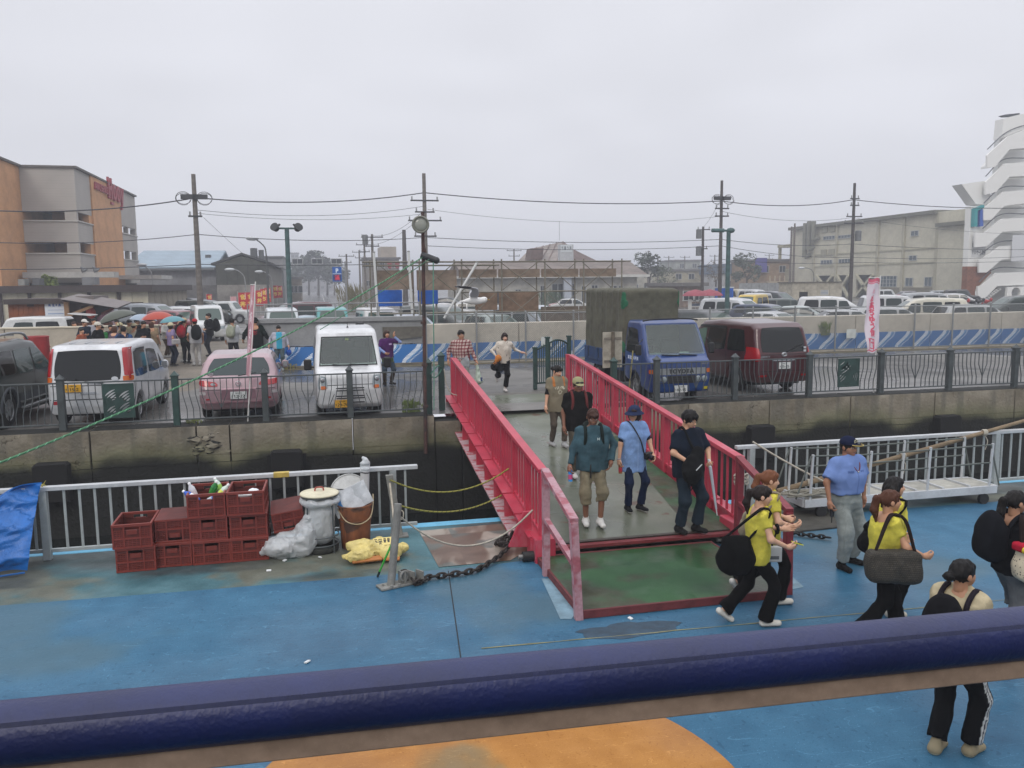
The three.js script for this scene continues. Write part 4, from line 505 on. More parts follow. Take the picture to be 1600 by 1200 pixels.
// ================================================================ buildings and street behind the quay
function X6(b,xa,xb,ya,yb,za,zb) { return b.box((xa + xb) / 2,(ya + yb) / 2,(za + zb) / 2,Math.abs(xb - xa),Math.abs(yb - ya),Math.abs(zb - za));}
const slab = (name,mat,t,xa,xb,ya,yb,za,zb)=>X6(mb(),xa,xb,ya,yb,za,zb).build(name,mat,t);
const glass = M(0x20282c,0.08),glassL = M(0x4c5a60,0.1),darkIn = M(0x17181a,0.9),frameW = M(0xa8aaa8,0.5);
function win(t,x,y,z,w,h,side,nx = 1,ny = 1,fm = frameW,gm = glass) { // window on a wall facing +z (side 0) or facing -x (side 1): frame with a recessed pane
const f = mb(),g = mb(),B = (b,u,v,d,W,H,D)=>(side ? b.box(x + d,y + v,z + u,D,H,W) : b.box(x + u,y + v,z - d,W,H,D));
B(f,0,h / 2,0,w + 0.12,0.08,0.14);B(f,0,-h / 2,0,w + 0.16,0.08,0.2);for (const s of [1,-1]) B(f,s * w / 2,0,0,0.08,h - 0.08,0.14);
for (let i = 1;i < nx;i++) B(f,-w / 2 + w * i / nx,0,0,0.06,h - 0.1,0.1);for (let j = 1;j < ny;j++) B(f,0,-h / 2 + h * j / ny,0.003,w - 0.1,0.05,0.09);B(g,0,0,0.02,w - 0.06,h - 0.06,0.03);
g.build('pane',gm,f.build('window',fm,t));
}
{ // orange and grey parking building at left
const or = P(0xc9976a,0.8,gRough,3),clad = tex(256,512,(u,v)=>{ const k = 190 + (fract(v * 20) < 0.06 ? -16 : 0) + (fbm(u * 4,v * 4,3,4) - 0.5) * 16;return [k,k * 0.97,k * 0.93];}),gy = M(0xdcdcdc,0.75,{ map: rep(clad,4,4) }),cap2 = P(0x5e5a56,0.7,gRough,3),sill = P(0xb9b8b2,0.7,gRough,2);
const t = thing('parking_building','orange and grey multi-storey parking building with red sign at left','building'),yR = 12.98,xL = -22.11,xR = -18.23,zF = -72,zB = -94;
const lv = [9.66,8.88,7.3,6.37,4.73];
const z1 = -76.41,z2 = -86.76;
slab('orange_wall',or,t,-34,xL,0.8,yR + 0.02,-66.5,-90);slab('orange_wall',or,t,xR - 3,xR + 0.12,2.5,yR - 0.01,z1,z2);
const band = (ya,yb)=>{ slab('grey_panel',gy,t,xL + 0.01,xR,ya,yb,zF,zF - 0.3);slab('grey_panel',gy,t,xR - 0.3,xR,ya,yb,zF - 0.301,z1 + 0.001);slab('grey_panel',gy,t,xR - 0.3,xR,ya,yb,z2 - 0.001,zB);};
band(lv[0],yR);band(lv[2],lv[1]);band(lv[4] - 0.6,lv[3]);
for (const y of [lv[1],lv[3]]) { slab('sill',sill,t,xL + 0.02,xR + 0.1,y,y + 0.1,zF + 0.1,zF - 0.4);slab('sill',sill,t,xR - 0.4,xR + 0.1,y,y + 0.1,zF - 0.402,z1 + 0.002);slab('sill',sill,t,xR - 0.4,xR + 0.1,y,y + 0.1,z2 - 0.002,zB);}
for (const [ya,yb] of [[lv[1],lv[0]],[lv[3],lv[2]]]) { slab('column',gy,t,xR - 0.9,xR - 0.05,ya,yb,zF - 0.02,zF - 0.5);slab('column',or,t,xR - 0.5,xR - 0.02,ya,yb,z1 + 0.9,z1 - 0.02);slab('column',gy,t,xR - 0.5,xR - 0.02,ya,yb,zB + 0.7,zB);slab('column',gy,t,xR - 0.5,xR - 0.1,ya,yb,(z2 + zB) / 2 - 0.2,(z2 + zB) / 2 + 0.2);}
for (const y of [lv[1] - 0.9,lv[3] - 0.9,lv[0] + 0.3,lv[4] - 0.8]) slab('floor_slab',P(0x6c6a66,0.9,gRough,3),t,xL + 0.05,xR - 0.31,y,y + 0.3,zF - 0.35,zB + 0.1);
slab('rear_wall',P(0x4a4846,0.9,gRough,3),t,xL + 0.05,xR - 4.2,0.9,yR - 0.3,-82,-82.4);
slab('roof_edge',cap2,t,xL + 0.2,xR + 0.22,yR + 0.005,yR + 0.16,zF + 0.18,zB);slab('roof_edge',cap2,t,-34.2,xL + 0.19,yR + 0.03,yR + 0.18,-66.3,-90.2);
slab('canopy',P(0xb4b4b0,0.7,gRough,2),t,-21.82,-15.41,4.5,4.94,-70,-71.6);slab('canopy',P(0xb4b4b0,0.7,gRough,2),t,xR + 0.1,-14.38,4.47,4.83,-84,-90);
const red = P(0xa02034,0.5,gPaint,1),kx = xR + 0.14;text('AMUSEMENT',0.62,0.12,red,t,'sign_letters',[kx,11.97,(z1 * 0.66 + z2 * 0.34)],Math.PI / 2,1.05);text('Hooy',1.9,0.16,red,t,'sign_letters',[kx,11.65,(z1 * 0.2 + z2 * 0.8)],Math.PI / 2,0.95);slab('sign_accent',red,t,kx,kx + 0.1,11.2,11.43,z1 * 0.4 + z2 * 0.6,z1 * 0.3 + z2 * 0.7);
for (const px of [0,1]) part('floodlight',M(0x55585a,0.5),t,(b)=>b.add(new THREE.ConeGeometry(0.3,0.5,10).rotateZ(0.7).translate(px ? -16.81 : -17.67,5.17,-70.2)));
}
const cream = P(0xc9c4b0,0.85,gRough,2.5),brownT = P(0x3c3230,0.7,gRough,1);
{ // low cream building
const t = thing('low_building','long single storey cream building with dark brown roof band and posts','building'),z = -62,xe = -11.57,yt = 3.41,xs = -38;
const n = 26,w = (xe - xs) / n;for (let i = 0;i < n;i++) { const wdw = i === n - 1;slab('wall_panel',cream,t,xs + i * w + 0.012,xs + (i + 1) * w - 0.012,0.85,yt,z,z - 0.2);} slab('wall',P(0x9d988a,0.9,gDirt,2.5),t,xs,xe - 0.05,0.85,yt - 0.02,z - 0.19,z - 18);
slab('roof_band',brownT,t,xs - 0.5,xe + 0.35,yt,3.89,z + 0.5,z - 18.5);for (const px of [-20.76,-18.98,-17.12,-15.29,-13.42]) slab('post',brownT,t,px - 0.1,px + 0.1,0.85,yt,z + 0.16,z + 0.02);
win(t,-12.42,2.18,z + 0.02,0.95,0.95,0,2,1,brownT);slab('roof_vent',P(0x8a8a86,0.6,gRough,1),t,-20.9,-20.49,3.93,4.39,-66,-67);slab('roof_vent',P(0x55575a,0.6,gRough,1),t,-19.99,-19.49,3.93,4.43,-66,-67);slab('roof_vent',P(0x77797c,0.6,gRough,1),t,-16.71,-15.86,3.93,4.49,-66,-67.4);
}
{ // stall
const wood = P(0x8a4e28,0.75,gDirt,1.2),t = thing('food_stall','orange-brown wooden food stall with dark fascia, white sign and awning','stall'),z = -47,xa = -15.44,xb = -12.63,yt = 2.93,xc = -10.09;
const n = 12;for (let i = 0;i < n;i++) slab('wall_board',wood,t,mix(xa,xb,i / n) + 0.006,mix(xa,xb,(i + 1) / n) - 0.006,0.9,yt,z + 0.01 * (i % 2),z - 0.12);slab('wall',P(0x5c3520,0.85,gDirt,1),t,xa + 0.1,xb - 0.05,0.9,yt - 0.01,z - 0.121,z - 4);slab('fascia',brownT,t,xa - 0.1,xb + 0.1,yt,3.19,z + 0.3,z - 4.2);slab('fascia',P(0x6f6864,0.7,gRough,1),t,xb + 0.1,-11.66,yt + 0.18,yt + 0.36,z - 1,z - 4.3);
const sign = cv(256,160,(x,w,h)=>{ x.fillStyle = '#d4dae2';x.fillRect(0,0,w,h);strokes(x,KANA.man,44,30,30,5,'#31559e');strokes(x,KANA.gohan,88,30,32,5,'#31559e');strokes(x,[[[0.3,0.2],[0.2,0.8],[0.5,0.9],[0.8,0.5],[0.5,0.2],[0.4,0.7]]],132,36,22,5,'#31559e');strokes(x,KANA.taka,166,30,32,5,'#31559e');x.fillStyle = '#7d94bb';x.fillRect(34,92,190,4);x.fillRect(34,124,190,8);});
part('sign_board',M(0xffffff,0.6,{ map: sign }),t,(b)=>b.add(planeG(-12.71 - -13.7,3.12 - 2.23).translate(-13.21,2.69,-46.88),true));slab('vent',M(0x3a1f16,0.9),t,-14.56,-14.23,2.81,3.1,-46.98,-47.05);
part('awning',P(0x77706e,0.6,gRough,1),t,(b)=>b.add(quadGrid((u,v)=>[mix(xb - 0.1,xc,u),mix(3.3,2.81,u) + 0.12 * (v - 0.5) * 2,mix(-46,-49.6,v)],6,4)));part('awning',P(0x5c5553,0.6,gRough,1),t,(b)=>b.add(quadGrid((u,v)=>[mix(xc,xb - 0.1,u),mix(2.81,3.3,u) - 0.06 + 0.12 * (v - 0.5) * 2,mix(-46,-49.6,v)],6,4)));
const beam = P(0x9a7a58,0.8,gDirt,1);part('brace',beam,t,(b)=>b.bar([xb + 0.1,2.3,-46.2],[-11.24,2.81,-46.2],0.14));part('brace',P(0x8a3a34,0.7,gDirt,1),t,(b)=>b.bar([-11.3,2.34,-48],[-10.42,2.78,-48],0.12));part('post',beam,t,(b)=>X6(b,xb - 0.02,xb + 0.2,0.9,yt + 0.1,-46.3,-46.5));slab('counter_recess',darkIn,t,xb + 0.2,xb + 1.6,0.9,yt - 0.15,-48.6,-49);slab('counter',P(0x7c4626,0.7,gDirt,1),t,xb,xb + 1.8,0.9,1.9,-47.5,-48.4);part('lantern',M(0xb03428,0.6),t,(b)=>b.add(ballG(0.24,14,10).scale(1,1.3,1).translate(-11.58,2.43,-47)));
const bt = cv(128,256,(x,w,h)=>{ x.fillStyle = '#d8c0cc';x.fillRect(0,0,w,h);x.fillStyle = '#c893ac';x.beginPath();x.arc(40,40,70,0,7);x.fill();['me','yu','taka'].forEach((k,i)=>strokes(x,KANA[k],40,30 + i * 72,56,7,'#b05070'));});
const c = thing('stall_banner','pale pink cloth banner hanging under the food stall awning','banner');part('cloth',M(0xffffff,0.8,{ map: bt,side: THREE.DoubleSide }),c,(b)=>b.add(quadGrid((u,v)=>[mix(-11.58,-10.72,u),mix(1.0,mix(2.15,2.72,u),v),-48.2 + 0.06 * Math.sin(u * 9)],12,8),true));part('rail',beam,c,(b)=>b.rod([-11.57,2.15,-48.2],[-10.72,2.72,-48.2],0.03));
}
{ const t = thing('low_wall','low cream concrete wall behind the queue at left','wall');const m = P(0xbcb5a6,0.9,gRough,2.5);for (let i = 0;i < 6;i++) { const a = -22.3 + i * 2.7;BOX('panel',m,t,a + 1.34,1.54,-34.6,2.68,1.38,0.3,0,0,0,0.03);} BOX('coping',P(0xc8c2b0,0.9,gRough,2),t,-14.2,2.25,-34.6,16.3,0.07,0.36,0,0,0,0.02);}
{ const t = thing('oil_drum','red ribbed oil drum standing behind the white minivan','drum',[-9.45,0.9,-31.2]),r = P(0xa02226,0.55,gDirt,0.6);part('barrel',r,t,(b)=>b.lathe([[0,0],[0.29,0],[0.3,0.03],[0.29,0.06],[0.29,0.3],[0.31,0.33],[0.29,0.36],[0.29,0.62],[0.31,0.65],[0.29,0.68],[0.29,0.9],[0.305,0.93],[0.28,0.935],[0.27,0.91]],0,0,0,32));part('lid',P(0x7c1c1e,0.6,gDirt,0.4),t,(b)=>b.lathe([[0,0.9],[0.275,0.9]],0,0,0,24));t.scale.setScalar(1.3);}
{ // warehouse and dark shed
const t = thing('warehouse','grey corrugated warehouse with pale blue roof behind the parked vans','building'),z = -104,w = P(0x9a9ca0,0.7,gRough,4);const xa = -21.78,xb = -11.75,y0 = 0.9,y1 = 5.73;
const n = 16;for (let i = 0;i < n;i++) slab('wall_panel',w,t,mix(xa,xb,i / n) + 0.01,mix(xa,xb,(i + 1) / n) - 0.01,3.87,y1,z,z - 0.3);slab('lower_wall',P(0x8a8b8c,0.85,gDirt,4),t,xa,xb,y0,3.87,z + 0.3,z - 0.4);slab('rear_wall',w,t,xa,xb,y0,y1,z - 10,z - 20);part('roof',P(0x8fa2b0,0.6,gRough,3),t,(b)=>b.ext([[0.8,0],[-12,2.4],[-24,0],[-24,-0.25],[-12,2.1],[0.8,-0.25]].map(([a,c])=>[a,c]),xb - xa,mat4().makeRotationY(-Math.PI / 2).premultiply(mat4().makeTranslation(xb,y1 + 0.25,z))));slab('roof_vent',P(0x55585a,0.6,gRough,1),t,-13.6,-13,y1 + 1.2,y1 + 1.9,-110,-111);slab('gutter',P(0x6c6f72,0.6,gRough,1),t,xa,xb,y1 - 0.12,y1 + 0.1,z + 0.9,z + 0.55);
const s = thing('shed','dark olive green gabled shed beside the road at left','building'),g = P(0x4a4e46,0.8,gDirt,3),sx = -11.01,sa = -5.39,ap = (sx + sa) / 2,sy = 6.14,sp = 7.06,mid = 3.86;
part('gable_wall',g,s,(b)=>b.ext([[sx,mid],[sa,mid],[sa,sy],[ap,sp],[sx,sy]],0.4,mat4().makeTranslation(0,0,-98)));slab('base_wall',P(0x94938f,0.9,gDirt,3),s,sx,sa,0.9,mid,-97.5,-98);for (let i = 0;i < 4;i++) slab('side_panel',P(0x77776f,0.8,gDirt,3),s,sa - 0.35,sa - 0.02,0.9,sy,-98 - i * 9,-106.9 - i * 9);part('roof',P(0x3d4040,0.7,gRough,3),s,(b)=>b.ext([[sx - 0.5,sy - 0.1],[ap,sp + 0.12],[sa + 0.5,sy - 0.1],[sa + 0.5,sy + 0.12],[ap,sp + 0.36],[sx - 0.5,sy + 0.12]],38,mat4().makeTranslation(0,0,-135.5)));
for (let i = 1;i < 5;i++) slab('rib',P(0x3c4039,0.8,gDirt,2),s,mix(sx,sa,i / 5) - 0.06,mix(sx,sa,i / 5) + 0.06,mid,sy - 0.02,-97.55,-97.59);part('roof_vent',P(0x5c6062,0.5,gRough,1),s,(b)=>b.rod([ap + 1.2,sp - 0.2,-99],[ap + 1.2,sp + 0.9,-99],0.4,0.4,10).rod([ap + 2,sp - 0.4,-99],[ap + 2,sp + 0.7,-99],0.3,0.3,10));
const bk2 = thing('rear_building','grey block building rising behind the dark green shed','building');slab('wall',P(0x8b8d8e,0.8,gRough,4),bk2,-13,-5.25,0.9,8.13,-136,-150);slab('parapet',P(0x77797a,0.8,gRough,2),bk2,-13.09,-5.15,8.13,8.32,-135.6,-150);
for (let i = 0;i < 3;i++) win(bk2,-12.1 + 9 + i * 3,7.47,-135.9,1.6,0.8,0,2);
}
{ // tower with wings at the centre left, gabled house, low white building
const t = thing('concrete_block','grey concrete block building with a beige rooftop box, behind the scaffold','building'),z = -150,c = P(0x8c8984,0.85,gDirt,4),cb = P(0xa79e92,0.85,gRough,4);slab('wall',c,t,8.16,14.14,0.9,8.41,z,z - 12);slab('rooftop_box',cb,t,10.97,13.79,8.41,10.43,z - 1,z - 8);slab('parapet',P(0x5d5c5a,0.8,gRough,2),t,8.16 - 0.3,14.14 + 0.3,8.19,8.52,z + 0.4,z - 12.5);for (let r = 0;r < 2;r++) for (let i = 0;i < 5;i++) win(t,mix(8.61,13.69,i / 4),7.17 - r * 3.2,z + 0.03,0.8,1.0,0,2);
for (let i = 0;i < 2;i++) { const q = thing('red_lamp',i ? 'right one of two small red rooftop lamps above the scaffold panel' : 'left one of two small red rooftop lamps above the scaffold panel','lamp',[i ? 13.66 : 12.31,6.45,-148],0,'red rooftop lamps');part('lamp_body',M(0xa02028,0.5),q,(b)=>b.lathe([[0,0],[0.3,0.1],[0.45,1.1],[0,1.15]],0,0,0,10));part('stem',M(0x505050,0.6),q,(b)=>b.rod([0,-1.2,0],[0,0.05,0],0.1));}
const h = thing('gabled_house','large brownish gabled roof house with a white sign above the scaffold','building'),Q = [[26.55,6.48],[29.59,8.55],[34.54,9.64],[30.5,6.31],[35.55,8.38],[41.06,6.56]],zz = [-112,-116,-116,-106,-114,-118];
const face = (name,mat,ids)=>{ const s = [];for (let i = 1;i < ids.length - 1;i++) for (const k of [ids[0],ids[i],ids[i + 1]]) s.push(Q[k][0],Q[k][1],zz[k]);const g = new THREE.BufferGeometry();g.setAttribute('position',new THREE.Float32BufferAttribute(s,3));g.computeVertexNormals();mb().add(g).build(name,mat,h);};
const rT = P(0x8d8580,0.7,gDirt,3,{ side: THREE.DoubleSide }),rB = P(0x74625c,0.75,gDirt,3,{ side: THREE.DoubleSide });face('roof_slope',rT,[0,3,2,1]);face('roof_slope',rB,[3,5,4,2]);slab('wall',P(0x8f8a82,0.85,gDirt,3),h,Q[0][0] + 1,Q[5][0] - 1,0.9,Q[0][1] - 0.1,-112,-124);part('dormer',P(0x6e5c56,0.8,gDirt,2),h,(b)=>b.ext([[27.96,6.85],[29.66,6.76],[29.85,8.39],[28.24,8.39]],3,mat4().makeTranslation(0,0,-112.5)));for (let i = 1;i < 5;i++) { const a = vlerp([...Q[0],zz[0]],[...Q[3],zz[3]],i / 5),c2 = vlerp([...Q[1],zz[1]],[...Q[2],zz[2]],i / 5);part('roof_seam',rB,h,(b)=>b.bar(vadd(a,[0,0.03,0]),vadd(c2,[0,0.03,0]),0.12,0.08));}
const sb = slab('sign_box',P(0xb7bcc0,0.6,gRough,2),h,30.53,32.34,6.41,8.62,-104,-105);mb().add(planeG(32.17 - 30.62,0.9).translate(31.39,8.13,-103.97),true).build('sign_face',M(0xffffff,0.6,{ map: cv(256,96,(x,w,hh)=>{ x.fillStyle = '#c3c9cc';x.fillRect(0,0,w,hh);['chi','taka','u','don'].forEach((k,i)=>strokes(x,KANA[k],14 + i * 60,20,48,7,'#4a5258'));}) }),h);
const l = thing('low_white_building','long low white building with dark doorways behind the scaffold','building'),lz = -96,lw = P(0xb7b8b2,0.8,gDirt,3),xa = 16.74,xb = 37.95,yt = 4.33;slab('wall',lw,l,xa,xb,0.9,yt,lz,lz - 14);slab('eave',P(0xc6c7c3,0.7,gRough,2),l,xa - 0.6,xb + 1.2,yt,yt + 0.3,lz + 1.2,lz - 15);part('roof',P(0x7d746e,0.8,gDirt,3),l,(b)=>b.ext([[0,0],[6,1.7],[14,0]],xb - xa + 1.6,mat4().makeRotationY(Math.PI / 2).premultiply(mat4().makeTranslation(xa - 0.5,yt + 0.3,lz + 0.8))));
for (const [p0,p1,hh,y] of [[772,782,1.6,2.0],[790,797,1.2,2.1],[801,810,2.0,1.9],[813,822,1.6,2.0],[840,848,2.4,2.1],[858,877,2.6,2.2],[884,896,2.6,2.2],[905,912,2.2,2.1],[921,931,2.4,2.1],[950,962,2.2,2.1],[965,972,2.2,2.1]]) { const a = [14.64,38.37],X = (p)=>mix(a[0],a[1],(p - 700) / 300);win(l,(X(p0) + X(p1)) / 2,y + 0.1,lz + 0.03,X(p1) - X(p0),hh,0,2,1,frameW,glass);} slab('entrance_pillar',P(0xb0b8c4,0.7,gRough,2),l,28.42,29.37,0.9,yt,lz + 0.8,lz + 0.3);
}
{ // scaffold of steel posts with hung panels
const t = thing('scaffold_frame','long steel scaffold frame with hung brown panels behind the sea wall','scaffold'),st = P(0x7d7b70,0.6,gDirt,0.8),z = -33.4,yT = 4.62,X = [2.12,3.82,5.51,7.15,8.97,10.64,12.31];
X.forEach((x,i)=>{ for (const e of [-0.1,0.1]) part('upright',st,t,(b)=>b.rod([x + e,0.9,z + e * 3],[x + e,yT + 0.1,z + e * 3],0.032,0.032,8));if (i) { const a = X[i - 1] + 0.1,c = x - 0.1,ym = 3.4,y0 = 2.11;for (const [p,q] of [[[a,yT,z],[c,ym,z]],[[c,yT,z],[a,ym,z]]]) part('brace',st,t,(b)=>b.rod(p,q,0.018));if (i > 2) for (const [p,q] of [[[a,ym,z + 0.3],[c,y0,z + 0.3]],[[c,ym,z + 0.3],[a,y0,z + 0.3]]]) part('brace',st,t,(b)=>b.rod(p,q,0.016));} });
for (const [y,x0,x1] of [[yT,X[0] - 0.4,X[6] + 0.5],[yT - 0.14,X[0] - 0.4,X[3]],[3.4,X[2],X[6]],[2.59,X[0],X[6]]]) part('ledger',st,t,(b)=>b.rod([x0,y,z + 0.32],[x1,y,z + 0.32],0.028).rod([x0,y,z - 0.3],[x1,y,z - 0.3],0.024));
const pn = P(0x8a7d70,0.85,gDirt,1.2),lp = P(0x86715f,0.85,gDirt,1.1);const hung = (a,b,y0,y1,m,zz = z)=>slab('panel',m,t,a,b,y0,y1,zz,zz - 0.08);
hung(X[0] + 0.05,X[1] - 0.12,3.54,4.3,pn);hung(X[1] + 0.02,X[2] - 0.06,3.5,4.3,pn);for (let i = 3;i < 7;i++) hung(X[i - 1] + 0.04,X[i] - 0.04,3.98,4.32,pn);hung(X[2] + 0.7,X[3] - 0.03,2.66,3.42,lp);hung(X[3] + 0.05,X[4] - 0.1,2.61,3.42,lp);hung(X[4] + 0.02,X[5] - 0.04,1.2,2.76,P(0x746a5e,0.9,gDirt,1));hung(X[5] + 0.02,X[6],1.2,2.76,P(0x7a7064,0.9,gDirt,1));
const wp = M(0xc4c6c4,0.5);[[[2.14,4.97,-33],[2.24,2.28,-33],'vertical white pole at the left end of the scaffold'],[[3.49,5,-33],[3.58,2.59,-33],'white pole standing slightly tilted inside the scaffold'],[[6.18,4.56,-32.8],[4.82,2.39,-32.8],'white pole leaning diagonally across the scaffold']].forEach(([a,b,l])=>{ const q = thing('white_pole',l,'pole');part('tube',wp,q,(m)=>m.rod(b,a,0.05,0.05,8));part('end_cap',M(0x8a8c8a,0.6),q,(m)=>m.rod(a,vadd(a,[0,0.05,0]),0.056,0.05,8));});
for (const [p0,p1,y0,y1,l] of [[588,628,479,453,'larger blue sheet board below the left scaffold panel'],[653,684,475,453,'smaller blue sheet board below the second scaffold panel']]) { const q = thing('blue_board',l,'board'),A = p0 === 588 ? [[2.31,2.84],[3.39,3.51]] : [[4.05,2.91],[4.9,3.49]];slab('sheet',P(0x1a63c4,0.5,gPaint,1),q,A[0][0],A[1][0],A[0][1],A[1][1],-35,-35.06);for (const x of [A[0][0] + 0.1,A[1][0] - 0.06]) slab('leg',P(0x9a9c98,0.6,gRough,1),q,x - 0.04,x + 0.04,0.9,A[1][1],-35.07,-35.15);}
}
{ // cream factory on the right: a long wall running away from the quay (plane x = 85)
const t = thing('factory','long cream factory building with rows of windows and a sloping roofline','building'),w = P(0xc6c3b0,0.85,gRough,6),x = 85,zs = [-138.43,-131.28,-124.74,-114.14,-108.28,-101.38,-94.4],tops = [12.54,12.82];
const roofY = 12.82;for (let i = 1;i < 6;i++) slab('wall_panel',w,t,x,x + 0.4,i < 4 ? 4.48 : 0.9,roofY - (i === 1 ? 0.01 : 0),zs[i - 1] - 0.03,zs[i] + 0.03);slab('wall_panel',w,t,x - 0.2,x + 0.4,0.9,12.71 + 0.3,zs[5] - 0.02,zs[6]);slab('rear_wall',w,t,x + 9.01,x + 40,0.9,roofY,zs[0],zs[3] + 0.01);slab('rear_wall',w,t,x + 0.41,x + 40,0.9,roofY - 0.01,zs[3],zs[6]);for (const z of zs.slice(1,6)) slab('pilaster',P(0xb0ad99,0.85,gRough,3),t,x - 0.25,x - 0.001,0.9,roofY,z + 0.25,z - 0.25);
slab('roof_edge',P(0x6f7064,0.8,gRough,2),t,x - 0.7,x + 41,roofY,roofY + 0.5,zs[0] - 0.4,zs[5]);slab('roof_edge',P(0x6f7064,0.8,gRough,2),t,x - 0.9,x - 0.2,roofY - 1.9,roofY - 1.4,zs[5] + 0.4,zs[6]);for (const y of [6.06,8.07]) slab('string_course',P(0xaca994,0.85,gRough,3),t,x - 0.12,x - 0.002,y - 0.1,y + 0.1,zs[1],zs[6]);
const R = [[[-128.64,10.56],[-125.39,11.14],4],[[-124.47,10.56],[-120.39,11.06],5],[[-106.8,9.98],[-105.25,10.72],2],[[-129.15,6.43],[-125.86,7.1],4],[[-124.04,6.52],[-120.81,7.16],4],[[-106.97,6.46],[-105.4,7.15],2],[[-113.33,2.6],[-109.47,4.24],5],[[-107.53,2.71],[-105.97,3.92],2],[[-103.5,2.71],[-102.05,3.98],2]];for (const [a,b,n] of R) win(t,x - 0.05,(a[1] + b[1]) / 2,(a[0] + b[0]) / 2,Math.abs(a[0] - b[0]),b[1] - a[1],1,n,n > 4 && a[1] < 4 ? 3 : 1,frameW,glassL);
const bayY = 4.48;for (const [a,b] of [[[-130.16,1.01],[-125.34,4.41]],[[-124.24,1.08],[-120.98,4.46]],[[-119.1,1.15],[-114.83,4.39]]]) for (const s of [0,1]) part('bay_brace',P(0xb4b29c,0.8,gRough,1),t,(q)=>q.bar([x - 0.2,s ? 0.9 : bayY,a[0]],[x - 0.2,s ? bayY : 0.9,b[0]],0.4,0.4));for (const [p,q] of [[zs[0],-130.31],[-125.28,-124.38],[-120.91,-119.24],[-114.76,zs[3]]]) slab('pier',w,t,x + 0.01,x + 0.4,0.9,bayY,p,q);
slab('upper_floor',w,t,x + 0.41,x + 9,bayY,roofY - 0.02,zs[0],zs[3]);slab('end_wall',w,t,x + 0.41,x + 9,0.9,bayY - 0.01,zs[0],zs[0] + 0.3);
slab('plinth',P(0x8a8878,0.9,gDirt,3),t,x - 0.15,x - 0.003,0.9,2.51,zs[3],zs[5]);const pipe = P(0x77786c,0.6,gRough,1);for (const [z,y0,y1] of [[-132.92,7.75,13.71],[-131.73,9.06,13.96],[-130.38,10.66,13.86]]) part('flue_pipe',pipe,t,(b)=>b.rod([x - 0.9,y0,z],[x - 0.9,y1,z],0.4,0.4,10).rod([x - 0.9,y0,z],[x,y0 + 0.5,z + 0.5],0.4,0.4,8));
for (let i = 0;i < 4;i++) { const z = mix(-128.29,-126.08,i % 2),y = i < 2 ? 11.83 : 7.92;slab('vent',P(0x9d9b88,0.7,gRough,1),t,x - 0.2,x,y,y + 1,z - 0.8,z + 0.8);} slab('stair_frame',P(0xa9a78f,0.8,gDirt,2),t,x - 0.6,x + 4,roofY - 3,roofY - 2.5,zs[0] - 0.1,zs[0] - 4);slab('stair_frame',P(0xa9a78f,0.8,gDirt,2),t,x - 0.4,x,0.9,roofY - 3.01,zs[0] - 3.5,zs[0] - 4);slab('stair_frame',P(0xa9a78f,0.8,gDirt,2),t,x - 0.4,x + 4,0.9,roofY - 7,zs[0] - 0.12,zs[0] - 3.9);
}
